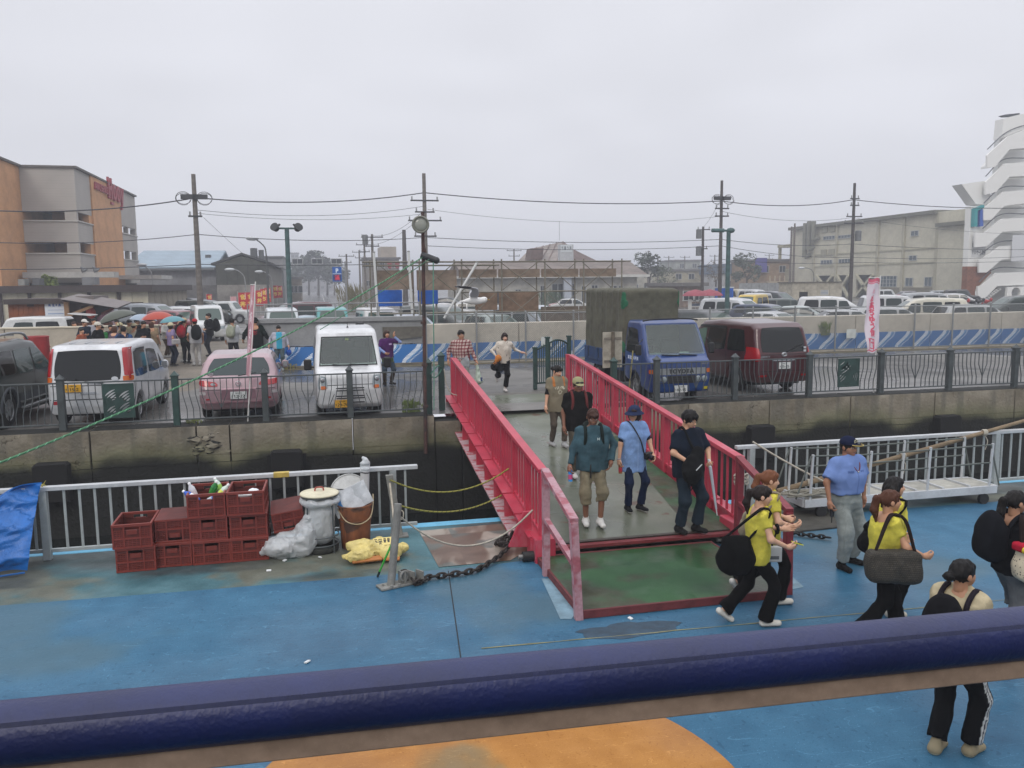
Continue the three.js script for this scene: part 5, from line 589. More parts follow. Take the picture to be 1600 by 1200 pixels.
{ // white ferry terminal with the winding outside stair
const t = thing('terminal_tower','white terminal building with winding outside staircase at the right edge','building'),w = M(0xdcdcd8,0.75),sh = w,z = -80,zt = (d)=>mat4().makeTranslation(0,0,z - d);
const bands = [[[72.69,17.27],[72.99,17.53],[75.25,19.36],[77.65,20.24],[79.54,20.29],[79.69,18.33],[77.8,18.21],[75.59,17.98],[73.79,16.02],[72.78,15.9]],[[72.63,14.37],[72.97,14.6],[75.07,16.43],[77.92,16.68],[79.82,16.73],[79.94,15.23],[78.04,15.14],[75.81,15],[74.17,13.33],[72.73,12.98]],[[72.6,11.48],[72.94,11.67],[75.11,13.35],[78.16,13.58],[80.07,13.61],[80.19,12.18],[78.28,12.12],[75.34,11.8],[73.69,10.23],[72.69,10.18]],[[71.69,8.85],[72.97,8.86],[75.09,10.37],[78.4,10.51],[80.32,10.53],[80.43,9.12],[78.51,9.08],[75.31,8.93],[73.31,7.3],[71.8,7.2]],[[72.41,5.83],[72.82,5.92],[75.08,7.3],[78.63,7.49],[80.56,7.49],[80.68,6.04],[78.75,6],[75.42,5.82],[73.51,4.39],[72.51,4.39]],[[72.44,2.87],[72.91,2.91],[74.82,4.34],[78.87,4.41],[80.81,4.39],[80.93,2.98],[78.99,2.96],[75.04,2.85],[73.48,1.51],[72.54,1.53]]];
bands.forEach((p,i)=>{ part('stair_parapet',w,t,(b)=>b.ext(p,0.25,zt(0)));const n = p.length,e = p.slice(5,n - 1);part('stair_soffit',sh,t,(b)=>b.ext([...e,...e.slice().reverse().map(([x,y])=>[x + 0.02,y + 0.28])],1.8,zt(1.82)));part('hand_rail',M(0x55585c,0.5),t,(b)=>b.tube([1,2,3,4].map((k)=>[p[k][0],p[k][1] + 0.45,z - 0.12]),0.06,5,16));});
const c = [[74.28,21.46],[81.07,1.16]];part('core',sh,t,(b)=>X6(b,c[0][0] + 2.2,c[1][0] + 4,0.9,20.66,z - 2.2,z - 3));part('drum',w,t,(b)=>b.ext([[74.96,19.28],[75.06,21.39],[77.51,21.99],[79.37,22.4],[79.54,20.31],[77.65,20.25]],1.2,zt(1.5)));part('roof_fin',M(0x3c4044,0.6),t,(b)=>b.ext([[76.79,22.21],[77.48,22.37],[79.35,22.59],[79.38,22.2],[77.27,22.09]],0.4,zt(3)));
part('main_wall',w,t,(b)=>b.ext([[71.49,11.76],[74.08,12.03],[74.58,5.03],[71.53,5.05]],0.8,zt(1.2)));part('flared_roof',sh,t,(b)=>b.ext([[70.14,14.17],[73.38,14.61],[74.05,13.04],[74.13,11.92],[72.17,11.99]],1.5,zt(1.9)));part('brick_base',P(0x8a5a42,0.85,gDirt,1.2),t,(b)=>b.ext([[71.43,5.09],[74.57,5.07],[74.63,4.34],[72.59,2.48],[72.67,1.33],[71.45,1.34]],0.8,zt(1.1)));
part('teal_frame',M(0x1e8c90,0.5),t,(b)=>b.ext([[71.6,9.49],[71.56,11.47],[72.76,11.9],[72.78,11.59],[71.95,11.24],[72.02,9.5]],0.5,zt(0.35)));part('blue_frame',M(0x2b56a8,0.5),t,(b)=>b.ext([[72.34,9.5],[72.27,11.24],[72.67,11.48],[72.81,9.54]],0.5,zt(0.35)));
const sw = cv(256,96,(x,ww,h)=>{ x.fillStyle = '#c2c3c2';x.fillRect(0,0,ww,h);x.fillStyle = '#2a2d33';x.font = 'bold 38px sans-serif';x.fillText('Marin',6,38);const K = [[[[0,0.1],[1,0.1],[0.5,0.6]],[[0.3,0.4],[0.7,0.9]]],[[[0.2,0],[0.2,0.6]],[[0.8,0],[0.8,0.6],[0.4,1]]],[[[0.1,0.1],[0.4,0.3]],[[0.1,0.9],[0.9,0.2]]],[[[0.4,0],[0.1,0.5]],[[0.3,0.25],[1,0.25]],[[0.7,0.25],[0.4,1]]],[[[0,0.5],[1,0.5]]],[[[0.4,0],[0.4,1]],[[0.4,0.4],[0.9,0.65]]]];K.forEach((k,i)=>strokes(x,k,6 + i * 30,56,24,5,'#2a2d33'));strokes(x,KANA.zou,190,54,28,5,'#2a2d33');strokes(x,KANA.don,222,54,28,5,'#2a2d33');});
part('name_sign',M(0xffffff,0.7,{ map: sw }),t,(b)=>b.add(planeG(73.79 - 71.91,1.8).translate(72.83,7.03,z - 0.36),true));
const s = new THREE.Shape([[76.12,2.73],[80.94,2.78],[81.11,0.66],[75.98,0.74]].map((p)=>new THREE.Vector2(...p))),ho = new THREE.Path(),hc = [77.29,2.08];ho.absarc(hc[0],hc[1],0.6,0,Math.PI * 2,true);s.holes.push(ho);part('porthole_wall',w,t,(b)=>b.add(new THREE.ExtrudeGeometry(s,{ depth: 0.3,bevelEnabled: false,curveSegments: 20 }).translate(0,0,z + 0.3)));part('stair_steps',sh,t,(b)=>{ const a = [73.73,1.27],e = [76.07,2.74];for (let i = 0;i < 8;i++) b.box(mix(a[0],e[0],i / 8),mix(a[1],e[1],i / 8),z - 1.2,0.5,0.3,2);});
const bl = cv(128,128,(x)=>{ x.fillStyle = '#c4c6c8';x.fillRect(0,0,128,128);x.strokeStyle = '#3a5a9a';x.lineWidth = 12;x.beginPath();x.arc(100,60,30,0.6,5.6);x.stroke();});part('stair_banner',M(0xffffff,0.7,{ map: bl }),t,(b)=>b.add(planeG(3.4,3).translate(78.2,7.07,-79.55),true));
}
{ // small works: container, site fence, blue cabin, parasol stands, far buildings on the right
const t = thing('site_container','cream site container with a small dark hatch before the factory','container'),z = -72,c = P(0xb9b6a8,0.75,gDirt,2),A = [[44.34,1.78],[49.77,3.5]];for (let i = 0;i < 4;i++) slab('side_panel',c,t,mix(A[0][0],A[1][0],i / 4) + 0.01,mix(A[0][0],A[1][0],(i + 1) / 4) - 0.01,0.95,A[1][1],z,z - 0.1);slab('body',c,t,A[0][0] + 0.02,A[1][0] - 0.02,0.95,A[1][1] - 0.02,z - 0.101,z - 2.4);slab('roof',P(0x77756c,0.8,gDirt,2),t,A[0][0] - 0.1,A[1][0] + 0.1,A[1][1],A[1][1] + 0.08,z + 0.1,z - 2.5);slab('hatch',darkIn,t,45.14,46.04,2.01,2.62,z + 0.02,z - 0.02);part('lettering',M(0xffffff,0.7,{ map: cv(128,64,(x)=>{ x.fillStyle = '#bdbaac';x.fillRect(0,0,128,64);x.fillStyle = '#4a6a9c';for (let r = 0;r < 3;r++) for (let i = 0;i < 7;i++) x.fillRect(8 + i * 16,8 + r * 18,11,9);}) }),t,(b)=>b.add(planeG(0.95,0.5).translate(47.85,2.53,-71.97),true));
const f = thing('hoarding','pale grey corrugated site hoarding left of the factory','fence'),hm = P(0x9aa0a4,0.6,gDirt,2);const fa = 56.53,fb = 65.09;for (let i = 0;i < 14;i++) slab('sheet',hm,f,mix(fa,fb,i / 14) + 0.02,mix(fa,fb,(i + 1) / 14) - 0.02,0.9,3.41,-105 + 0.04 * (i % 2),-105.1);
const b2 = thing('blue_cabin','bright blue portable cabin beside the teal lamp post','cabin'),ca = [[31.82,1.84],[32.87,3.27]],bl = P(0x1c5fc0,0.5,gPaint,1);slab('wall',bl,b2,ca[0][0],ca[1][0],0.95,ca[1][1] - 0.1,-62,-63.1);slab('door',P(0x174f9e,0.5,gPaint,1),b2,ca[0][0] + 0.15,ca[1][0] - 0.15,1.0,ca[1][1] - 0.3,-61.96,-61.999);slab('roof',P(0xbfc6cc,0.5,gPaint,1),b2,ca[0][0] - 0.04,ca[1][0] + 0.04,ca[1][1] - 0.1,ca[1][1],-61.95,-63.15);
for (let i = 0;i < 2;i++) { const px = i ? 28.8 : 27.65,q = thing('parasol_stand',i ? 'right red parasol over a white drinks stand beyond the truck' : 'left red parasol over a white drinks stand beyond the truck','stand',[px,0.9,-58],0,'red parasol stands');part('canopy',P(0x944450,0.7,gPaint,1,{ side: THREE.DoubleSide }),q,(b)=>b.lathe([[1.05,1.75],[0.95,1.9],[0.6,2.1],[0,2.24]],0,0,0,8));part('pole',M(0xb0b0ac,0.5),q,(b)=>b.rod([0,0,0],[0,2.2,0],0.03));for (const y of [0.5,0.95,1.35]) part('shelf',M(0xc8c8c4,0.6),q,(b)=>b.box(0,y,0,0.95,0.06,0.5));for (const s of [1,-1]) part('upright',M(0xc8c8c4,0.6),q,(b)=>b.box(s * 0.46,0.75,0,0.08,1.5,0.48));part('goods',M(0x6a7484,0.6),q,(b)=>{ for (let k = 0;k < 6;k++) b.box(-0.32 + 0.13 * k,1.08,0.05,0.09,0.2,0.2);});}
const fb2 = [['pale_house','brown kiosk with flat roof behind the red parasols',[39.09,1.62],[41.5,3.2],-85,0x8a7b70],['office_block','pale yellowish office block far behind the truck canopy',[70.98,1.74],[82.4,5.86],-160,0xa8a48c],['office_block','grey-green low block beyond the tall utility poles',[94.06,3.69],[101.46,9.14],-210,0x98a09a],['white_house','white house with blue-grey roof behind the blue cabin',[77.34,1.74],[81.39,5.07],-150,0xb4b8bc],['tan_building','tan building with a purple sign left of the factory',[78.88,2.62],[85.83,7.27],-140,0x9a8468],['far_block','pale hazy apartment block far beyond the road trees',[-12.58,13.25],[-9.03,19.08],-420,0x8d9094],['far_block','long low hazy buildings beyond the road trees',[-9.58,9.54],[6.55,13.66],-380,0x8c8e90],['shop_house','small beige house by the left roadside beyond the shed',[-4.7,1.96],[-2.97,4.82],-150,0x8d8474],['pale_house','cream flat house far behind, right of the low white building',[73.47,1.96],[81.7,6.82],-190,0xaaa99a]];
for (const [n,l,a,b,z,col] of fb2) { const q = thing(n,l,'building'),m = P(col,0.85,gDirt,4);slab('wall',m,q,a[0],b[0],0.9,b[1],z,z - 10);slab('roof',P(n === 'white_house' ? 0x56687e : 0x6c6a68,0.8,gRough,3),q,a[0] - 0.4,b[0] + 0.4,b[1],b[1] + (n === 'white_house' ? 2 : 0.4),z + 0.4,z - 10.4);const nw = Math.max(2,Math.round((b[0] - a[0]) / 3.2)),H = b[1] - 0.9,nf = Math.max(1,Math.round(H / 3.2));for (let r = 0;r < nf;r++) for (let i = 0;i < nw;i++) win(q,mix(a[0],b[0],(i + 0.5) / nw),0.9 + (r + 0.55) * H / nf,z + 0.03,1.3,Math.min(1.2,H / nf * 0.45),0,2);if (n === 'tan_building') { slab('purple_sign',M(0x46408c,0.6),q,a[0] - 0.6,a[0] + 1.6,b[1] - 2,b[1] + 0.6,z + 0.8,z + 0.4);for (let i = 0;i < 5;i++) part('balcony_post',M(0xb4a890,0.7),q,(e)=>X6(e,a[0] + 2 + i,a[0] + 2.14 + i,1,4.6,z + 1.2,z + 1));slab('balcony',M(0xa89a80,0.8),q,a[0] + 1.8,a[0] + 6.4,3.3,3.6,z + 1.3,z + 0.05);} }
}
// ---- trees
function tree(label,x,z,h,r,n,col,group,y0 = 0.9) {
const t = thing('tree',label,'tree',[x,y0,z],0,group),b = mb(),L = Math.max(0.12,r * 0.09);mb().rod([0,0,0],[0.05 * r,h * 0.5,0],h * 0.03,h * 0.018).rod([0.05 * r,h * 0.45,0],[0.4 * r,h * 0.75,0.1],h * 0.015,0.02).rod([0.05 * r,h * 0.42,0],[-0.4 * r,h * 0.8,-0.1],h * 0.015,0.02).build('trunk',M(0x3d3428,0.9),t);
const cl = Array.from({ length: 16 },()=>{ const a = rnd(0,6.28),e = rnd(-0.5,1),q = rnd(0.35,0.9);return [r * q * Math.cos(a) * Math.sqrt(1 - e * e * 0.6),h * 0.62 + e * h * 0.32,r * q * Math.sin(a),r * rnd(0.22,0.42)];}),p = [];
for (let i = 0;i < n;i++) { const c = cl[i % 16],a = rnd(0,6.28),e = rnd(-1,1),q = c[3] * Math.cbrt(rnd(0.2,1)),s = Math.sqrt(1 - e * e),X = c[0] + q * s * Math.cos(a),Y = c[1] + q * e,Z = c[2] + q * s * Math.sin(a),d1 = [rnd(-1,1) * L,rnd(-0.6,0.6) * L,rnd(-1,1) * L],d2 = [rnd(-1,1) * L,rnd(-0.6,0.6) * L,rnd(-1,1) * L];p.push(X - d1[0],Y - d1[1],Z - d1[2],X + d2[0],Y + d2[1],Z + d2[2],X + d1[0],Y + d1[1],Z + d1[2],X - d1[0],Y - d1[1],Z - d1[2],X + d1[0],Y + d1[1],Z + d1[2],X - d2[0],Y - d2[1],Z - d2[2]);}
const g = new THREE.BufferGeometry();g.setAttribute('position',new THREE.Float32BufferAttribute(p,3));g.computeVertexNormals();b.add(g).build('crown',M(col,0.75,{ side: THREE.DoubleSide }),t);return t;
}
{ const g1 = 0x2c3a22;const L = ['leftmost dark tree of the hazy row at the end of the road','second dark tree of the hazy row at the road end','tallest tree in the middle of the hazy row at the road end','fourth tree of the hazy row at the road end','rightmost tree of the hazy row at the road end, beside the parking sign'];
[[468,9.5],[482,10.5],[497,12],[511,10.8],[522,8.5]].forEach(([px,h],i)=>tree(L[i],[-5.05,-2.73,-0.12,2.35,4.13][i],[-235,-240,-236,-242,-232][i],h,4.2,1500,g1,'trees at the end of the road'));
tree('tall dark bushy tree right of the low white building',53.55,-130,7.5,2.6,1200,0x37432e);tree('thin pale tree beside a pole beyond the truck canopy',54.34,-125,5,1.8,700,0x4a5238);tree('round grey-green tree in front of the tan building',70.21,-128,7.2,2.6,1200,0x4a5644);tree('bare thin tree standing before the pale yellowish office block',60.56,-120,6,1.6,350,0x5a5038);tree('small light green tree on the roof ledge before the orange building',-19.56,-68.6,2.3,0.75,700,0x6a7a34,null,2.6);
weed('roadside_bush','dry grass bush at the right roadside below the parking sign',[3.54,0.9,-90],260,3.4,0x6e6844,1.8);weed('roadside_bush','greenish bush at the low white building entrance',[24.86,0.9,-88],200,2.4,0x4a5c44,1.4);
}
// ---- poles, lamps, wires
const conc = P(0x77736e,0.8,gDirt,1),dkM = P(0x3b3d40,0.7,gRough,1);
function pole(label,x,z,top,o = {}) {
const t = thing('utility_pole',label,'pole',[x,0.9,z],0,'utility poles'),h = top - 0.9,r = o.r || 0.16;part('shaft',o.m || conc,t,(b)=>b.rod([0,0,0],[0,h,0],r,r * 0.62,12));
for (const [d,w] of o.arms || []) { const a = part('cross_arm',dkM,t,(b)=>b.box(0,h - d,0.12,w,0.1,0.1));part('insulator',M(0x8a8c8c,0.4),a,(b)=>b.rod([-w / 2 + 0.1,h - d,0.12],[-w / 2 + 0.1,h - d + 0.28,0.12],0.05));part('insulator',M(0x8a8c8c,0.4),a,(b)=>b.rod([w / 2 - 0.1,h - d,0.12],[w / 2 - 0.1,h - d + 0.28,0.12],0.05));}
for (const [d,s] of o.cans || []) part('transformer',P(0x6c7072,0.6,gRough,1),t,(b)=>b.rod([s,h - d,0.1],[s,h - d + 0.85,0.1],0.28,0.28,12).rod([s,h - d + 0.85,0.1],[s,h - d + 0.95,0.1],0.3,0.2,12));
for (const [d,s] of o.coils || []) part('cable_loop',dkM,t,(b)=>b.tube(Array.from({ length: 14 },(_,i)=>[s + 0.44 * Math.cos(i * 0.95),h - d + (0.3 + 0.01 * i) * Math.sin(i * 0.95),0.1 + 0.02 * i]),0.018,4,56).box(s * 0.6,h - d + 0.1,0.14,0.8,0.28,0.24));return t;
}
pole('tall concrete utility pole with looped cables beside the orange building',-7.1,-54,10.45,{ r: 0.2,coils: [[1.45,0.6],[1.45,-0.6]],arms: [[2.5,0.8]] });
pole('tall concrete utility pole rising behind the rusty mast at centre',7.57,-60,11.54,{ r: 0.2,arms: [[1.9,2.0],[2.7,1.4],[3.3,2.4],[4.4,1.6]],m: conc });
pole('tall thin utility pole with fan of cables right of the truck',31.66,-62,11.7,{ r: 0.17,coils: [[1.5,0.5],[1.5,-0.5]],arms: [[2.2,1.2],[2.8,1.2]],m: P(0x565250,0.8,gDirt,1) });
pole('dark utility pole with two transformers left of the teal lamp',37.88,-78,9.19,{ r: 0.18,arms: [[0.3,1.4],[2.2,0.9],[4,1.2]],cans: [[1.2,-0.5],[2.9,-0.5]],m: P(0x4a4644,0.8,gDirt,1) });
pole('utility pole with transformer in front of the factory windows',47.91,-68,12.47,{ r: 0.19,arms: [[1.4,0.9],[2.0,0.9],[3.0,1.6],[3.6,2.0]],cans: [[5.2,0.5]],m: P(0x4e4b4a,0.8,gDirt,1) });
[[581,366,-86,1,'utility pole with transformer at the right roadside, second row'],[631,359,-92,0,'thick dark pole behind the scaffold left of the rusty mast'],[569,379,-112,1,'third roadside utility pole, thinner and further away'],[561,391,-135,1,'fourth roadside utility pole receding along the road'],[541,397,-120,1,'farthest roadside utility pole beside the parking sign'],[803,389,-140,2,'short far utility pole left of the gabled roof'],[1013,392,-150,0,'thin mast at the right end of the low white building'],[1028,402,-140,0,'dark thin pole behind the truck canopy'],[1045,400,-180,2,'hazy far utility pole behind the truck cab'],[1070,400,-185,2,'hazy far utility pole left of the double transformer pole'],[1117,398,-170,2,'hazy far pole just left of the thin tall pole'],[1202,397,-190,2,'hazy far utility pole above the tan building'],[264,401,-150,2,'far utility pole above the blue warehouse roof'],[1237,354,-104,0,'left one of two slim poles at the factory corner'],[1242,349,-100,0,'right one of two slim poles at the factory corner']].forEach(([px,py,z,k,l],i)=>{ const p = [[5.45,8.8],[9.29,9.64],[6.06,9.24],[6.47,9.16],[3.96,8.03],[32.88,9.55],[61.58,9.58],[59.32,8.06],[78.95,9.57],[85.23,9.73],[85.47,9.5],[110.36,10.3],[-24.29,8.74],[63.7,11.07],[61.71,11.21]][i];pole(l,p[0],z,p[1],{ r: i === 1 ? 0.32 : 0.18,arms: k === 1 ? [[0.3,2.2],[1.2,1.4]] : k === 2 ? [[0.3,2.6],[1.2,2.0]] : [],cans: i === 0 ? [[1.0,-0.7]] : [],m: i === 1 ? P(0x5a5654,0.8,gDirt,1) : conc });});
const wl = ['upper thin line from the looped-cable pole to the centre pole','lower thin line from the looped-cable pole to the centre pole','line sloping from the centre pole to the roadside transformer pole','steep line from the centre pole to the third roadside pole','thin line from the centre pole to the fan-cable pole','thin line from the fan-cable pole to the factory pole','short line linking the double transformer pole and fan-cable pole','thin line from the factory pole to the right frame edge','line running along the roadside poles into the haze','line from the double transformer pole to the hazy far poles'];let wn = 0;const wireM = M(0x3c3e42,0.7);
function wire(a,b,s = 0.5,r = 0.024,label = wl[wn++]) { const t = thing('overhead_wire',label,'wire',[0,0,0],0,'overhead wires between the poles');part('cable',wireM,t,(m)=>m.tube(sag(a,b,s),r,4,16));}
{ const L1 = [[-19.58,8.15,-52],[-7.02,9.06,-54],[7.58,10.2,-60],[31.64,10.1,-62],[47.8,10.98,-68],[74.6,10.88,-70]],L2 = [[-18.97,6.28,-50],[-7.06,6.88,-54],[7.55,7.06,-60],[31.65,7.07,-62],[47.92,7.01,-68],[74.97,6.67,-70]],L3 = [[-19.09,4.77,-50],[-7.09,5.08,-54],[7.56,5.24,-60]],L4 = [[7.54,6.47,-60],[31.66,6.56,-62],[47.9,5.79,-68],[75.02,6.15,-70]],L5 = [[31.69,5.49,-62],[47.92,5.32,-68],[75.06,5.64,-70]];
const nm = ['the left edge','the looped-cable pole','the centre pole','the fan-cable pole','the factory pole','the right edge'];
for (const [L,s,r,lv,o] of [[L1,0.45,0.035,'thick top',0],[L2,0.3,0.022,'mid-height',0],[L3,0.1,0.022,'low',0],[L4,0.3,0.02,'second mid-height',2],[L5,0.2,0.02,'lowest',3]]) for (let i = 1;i < L.length;i++) wire(L[i - 1],L[i],s,r,lv + ' overhead wire between ' + nm[o + i - 1] + ' and ' + nm[o + i]);
wire([-7.06,8.34,-54],[7.56,9.26,-60],0.5,0.014);wire([-7.07,8.14,-54],[7.55,8.72,-60],0.4,0.012);wire([7.55,8.99,-60],[5.44,8.67,-86],0.6,0.016);wire([7.54,8.68,-60],[6.05,9.07,-112],0.8,0.016);wire([7.78,9.04,-60],[31.61,8.89,-62],0.7,0.012);wire([31.66,9.29,-62],[47.81,9.38,-68],0.5,0.014);wire([37.83,9.06,-78],[31.58,10.2,-62],0.2,0.014);wire([47.81,9.38,-68],[74.85,8.08,-70],0.5,0.012);wire([5.44,8.67,-86],[6.46,9.06,-135],0.4,0.016);wire([-6.64,7.88,-54],[-4.37,4.15,-90],0.1,0.014,'thin stay wire slanting down from the looped-cable pole');wire([37.93,3.7,-78],[78.95,9.28,-180],0.5,0.016);wire([32.21,12.08,-110],[32.79,9.53,-112],0,0.02,'thin antenna mast standing on the gabled roof');}
function bowLamp(label,x,z,h,o) { const t = thing('street_lamp',label,'lamp',[x,0.9,z]);part('column',o.m,t,(b)=>b.rod([0,0,0],[0,h,0],o.r || 0.1,(o.r || 0.1) * 0.8,10));if (o.arm) { part('arm',o.m,t,(b)=>b.tube([[0,h - 0.05,0],[-0.1,h + 0.6,0],[-0.6,h + 1.1,0],[o.arm,h + 1.25,0]],0.05,6,20));part('lamp_head',M(0xb4b8ba,0.5),t,(b)=>b.add(ballG(0.3,12,8).scale(1.5,0.5,0.8).translate(o.arm,h + 1.2,0)));} return t;}
{ const teal = P(0x4a6a6c,0.55,gDirt,1),gy = P(0x8d9092,0.5,gRough,1);
const a = bowLamp('teal floodlight post with two round black lamps behind the flood gate',-1.33,-40,6.35 - 0.9,{ m: teal,r: 0.13 }),h = 6.35 - 0.9;part('cross_arm',teal,a,(b)=>b.box(0,h,0,0.95,0.08,0.08));for (const s of [-1,1]) part('flood_lamp',M(0x202426,0.4),a,(b)=>b.add(cylG(0.2,0.14,0.24,16).rotateX(1.1).rotateY(s * 0.5).translate(s * 0.5,h + 0.02,0.06)).rod([s * 0.42,h + 0.05,0],[s * 0.3,h + 0.2,0],0.05));
const r = bowLamp('teal lamp post with a long tubular lamp head beside the blue cabin',18.78,-36,6.09 - 0.9,{ m: teal,r: 0.12 }),hr = 6.09 - 0.9;part('lamp_tube',teal,r,(b)=>b.rod([-0.85,hr,0],[-0.25,hr,0],0.09,0.09,12).rod([-0.25,hr,0],[0,hr - 0.02,0],0.05).add(ballG(0.16,12,8).scale(1.3,0.8,1).translate(0.1,hr,0)));
[[382,460,-80,'nearest curved street lamp in front of the dark green shed',378,420],[404,450,-98,'middle curved street lamp in front of the dark green shed',400,422],[424,452,-92,'rightmost curved street lamp by the dark green shed',415,421]].forEach(([px,py,z,l],i)=>{ const p = [[-6.54,5.23],[-6.18,5.28],[-4.77,5.21]][i];bowLamp(l,p[0],z,p[1] - 2.1,{ m: gy,r: 0.07,arm: -1.3 });});
bowLamp('taller street lamp with bent arm between shed and teal floodlights',-3.54,-62,6.56 - 1.6,{ m: P(0x55595a,0.6,gRough,1),r: 0.09,arm: -0.9 });bowLamp('far left street lamp with short arm before the warehouse',-14.47,-80,3.6,{ m: gy,r: 0.06,arm: -0.8 });bowLamp('curved lamp before the factory loading bays',61.57,-95,5.16 - 2,{ m: P(0x6c6e6a,0.6,gRough,1),r: 0.09,arm: -1.8 });
const s = thing('parking_sign','blue P parking sign with red lit vacancy panel on a roadside pole','sign',[1.34,0.9,-62]);const y = 4.54 - 0.9;part('pole',gy,s,(b)=>b.rod([0.62,0,-0.1],[0.62,y + 0.9,-0.1],0.07));part('arm',gy,s,(b)=>b.rod([0,y + 0.2,-0.1],[0.62,y + 0.2,-0.1],0.03));slab('panel_box',P(0x2a5ca4,0.5,gPaint,1),s,-0.33,0.33,y - 0.55,y + 0.5,0,-0.15);part('sign_face',M(0xffffff,0.5,{ map: cv(128,192,(x,w,h)=>{ x.fillStyle = '#1f5aa8';x.fillRect(0,0,w,h);x.fillStyle = '#e4ecf4';x.fillRect(0,88,w,6);x.font = 'bold 84px sans-serif';x.fillText('P',38,76);x.fillStyle = '#1d2a5e';x.fillRect(8,98,w - 16,86);strokes(x,KANA.man,28,106,72,10,'#e02a48');}) }),s,(b)=>b.add(planeG(0.62,1.0).translate(0,y - 0.02,0.006),true));
const bt = (k)=>M(0xffffff,0.8,{ side: THREE.DoubleSide,map: cv(64,160,(x,w,h)=>{ x.fillStyle = '#b8242c';x.fillRect(0,0,w,h);strokes(x,KANA.gohan,12,20,42,9,'#e3c05a');strokes(x,k ? KANA.don : KANA.chi,12,84,42,9,'#e3c05a');x.fillStyle = '#e0d0c0';x.fillRect(50,8,6,50);}) }),m1 = bt(1),m2 = bt(0);const bl = ['red food banner by the parked vans left of the white kei van, alone','nearest large red food banner of the roadside row','second large red food banner of the roadside row','third red banner of the roadside row, partly behind the pink flag','fourth red banner of the roadside row','fifth red banner of the roadside row','sixth red banner, far along the shed wall','last red banner, farthest along the shed wall','orange-red small banner between the parked vans at left','pale pink banner beside the nearest roadside red banner'];
[[[-10.22,2.42],-84],[[-6.33,2.43],-74],[[-6.02,2.41],-78],[[-5.64,2.54],-84],[[-5.46,2.67],-88],[[-5.37,2.74],-93],[[-5.1,2.99],-104],[[-4.85,2.94],-110],[[-12.28,2.43],-82],[[-7.64,2.22],-80]].forEach(([p,z],i)=>{ const t = thing('red_banner',bl[i],'banner',[p[0],0.9,z],0.1,'red food banners');const sc = i === 0 || i > 7 ? 0.75 : 1;part('banner_pole',M(0xc0c0bc,0.5),t,(b)=>b.rod([-0.36 * sc,0,0],[-0.36 * sc,p[1] - 0.9 + 0.85 * sc,0],0.02));part('cloth',i === 9 ? M(0xc99a9c,0.8,{ side: THREE.DoubleSide }) : i % 2 ? m1 : m2,t,(b)=>b.add(quadGrid((u,v)=>[(u - 0.5) * 0.68 * sc,p[1] - 0.9 + (v - 0.5) * 1.5 * sc,0.06 * Math.sin(u * 8 + v * 3)],8,8),true));});
const gr = thing('guard_rail','grey guard rail beside the road near the red banners','railing');part('beam',gy,gr,(b)=>b.tube([[-8.01,-71.83],[-8.3,-86.54],[-9.47,-109.52]].map((p)=>[p[0],1.45,p[1]]),0.12,6,20));for (let i = 0;i < 3;i++) part('post',gy,gr,(b)=>{ const p = [[-8.01,-71.83],[-8.18,-82.3],[-9.24,-105.96]][i];b.rod([p[0],0.9,p[1]],[p[0],1.5,p[1]],0.05);});
}
// ================================================================ vehicles (front towards +z)
const paint = (c,o)=>M(c,0.32,{ clearcoat: 0.7,clearcoatRoughness: 0.08,map: rep(gPaint,1.2,1.2),...o });
const tintG = M(0x0d1112,0.06),wscrG = M(0x46564f,0.08),wscrD = M(0x2a3432,0.07),tyreM = P(0x121313,0.85,gRough,0.3),rimM = M(0x9a9c9e,0.35,{ metalness: 0.6 }),blackP = P(0x141516,0.5,gRough,0.4),redL = M(0xa01018,0.15,{ clearcoat: 0.6 }),amberL = M(0xc0601a,0.2),clearL = M(0x8a9498,0.1),chrome = M(0xb8babc,0.2,{ metalness: 0.7 });
const clearG = M(0xd8e8e0,0.03,{ transmission: 0.92,thickness: 0 });
function carSDF(s) {
const extra = s.extra,pf = sdfPoly(s.prof),hw = s.W / 2,belt = s.belt,top = s.H,cut = (s.wheels || []);
const f0 = (x,y,z)=>{
const e = Math.min(1,Math.abs(z - (s.zc || 0)) / (s.L / 2)),w = hw * (1 - (s.taper ?? 0.13) * sst(belt - 0.05,top + 0.1,y) - 0.09 * e ** 7) - 0.02 * sst(0.5,0.25,y);
return smax(pf(z,y),Math.abs(x) - w,s.k || 0.12);
};
return (x,y,z)=>{ let d = f0(x,y,z);for (const wz of cut) d = smax(d,-Math.max(Math.hypot(z - wz,y - s.wr) - s.wr - 0.05,hw - 0.3 - Math.abs(x)),0.03);if (extra) d = extra(x,y,z,d);return d;};
}
// a patch of bodywork: quad of corners on the (a, y) plane pressed onto the body along x (side) or z (end)
function press(f,q,dir,nu = 8,nv = 6,off = 0.007,round = 0.25) {
let last;
return quadGrid((u,v)=>{
let a = u * 2 - 1,b = v * 2 - 1;const A = a * Math.sqrt(1 - round * b * b / 2),B = b * Math.sqrt(1 - round * a * a / 2),U = (A + 1) / 2,W = (B + 1) / 2;
const e = vlerp([...q[0],0],[...q[1],0],U),g = vlerp([...q[3],0],[...q[2],0],U),p = vlerp(e,g,W);
let t = dir[1] === 'x' ? 1.4 : 3.2;const s = dir[0] === '+' ? 1 : -1;
for (let i = 0;i < 70;i++) { const d = dir[1] === 'x' ? f(s * t,p[1],p[0]) : f(p[0],p[1],s * t);if (d < 0.002 || t < -0.5) break;t -= Math.max(0.002,d * 0.7);}
if (t < -0.4 || t > 3) t = last ?? 0.7;else last = t;t += off;return dir[1] === 'x' ? [s * t,p[1],p[0]] : [p[0],p[1],s * t];
},nu,nv);
}
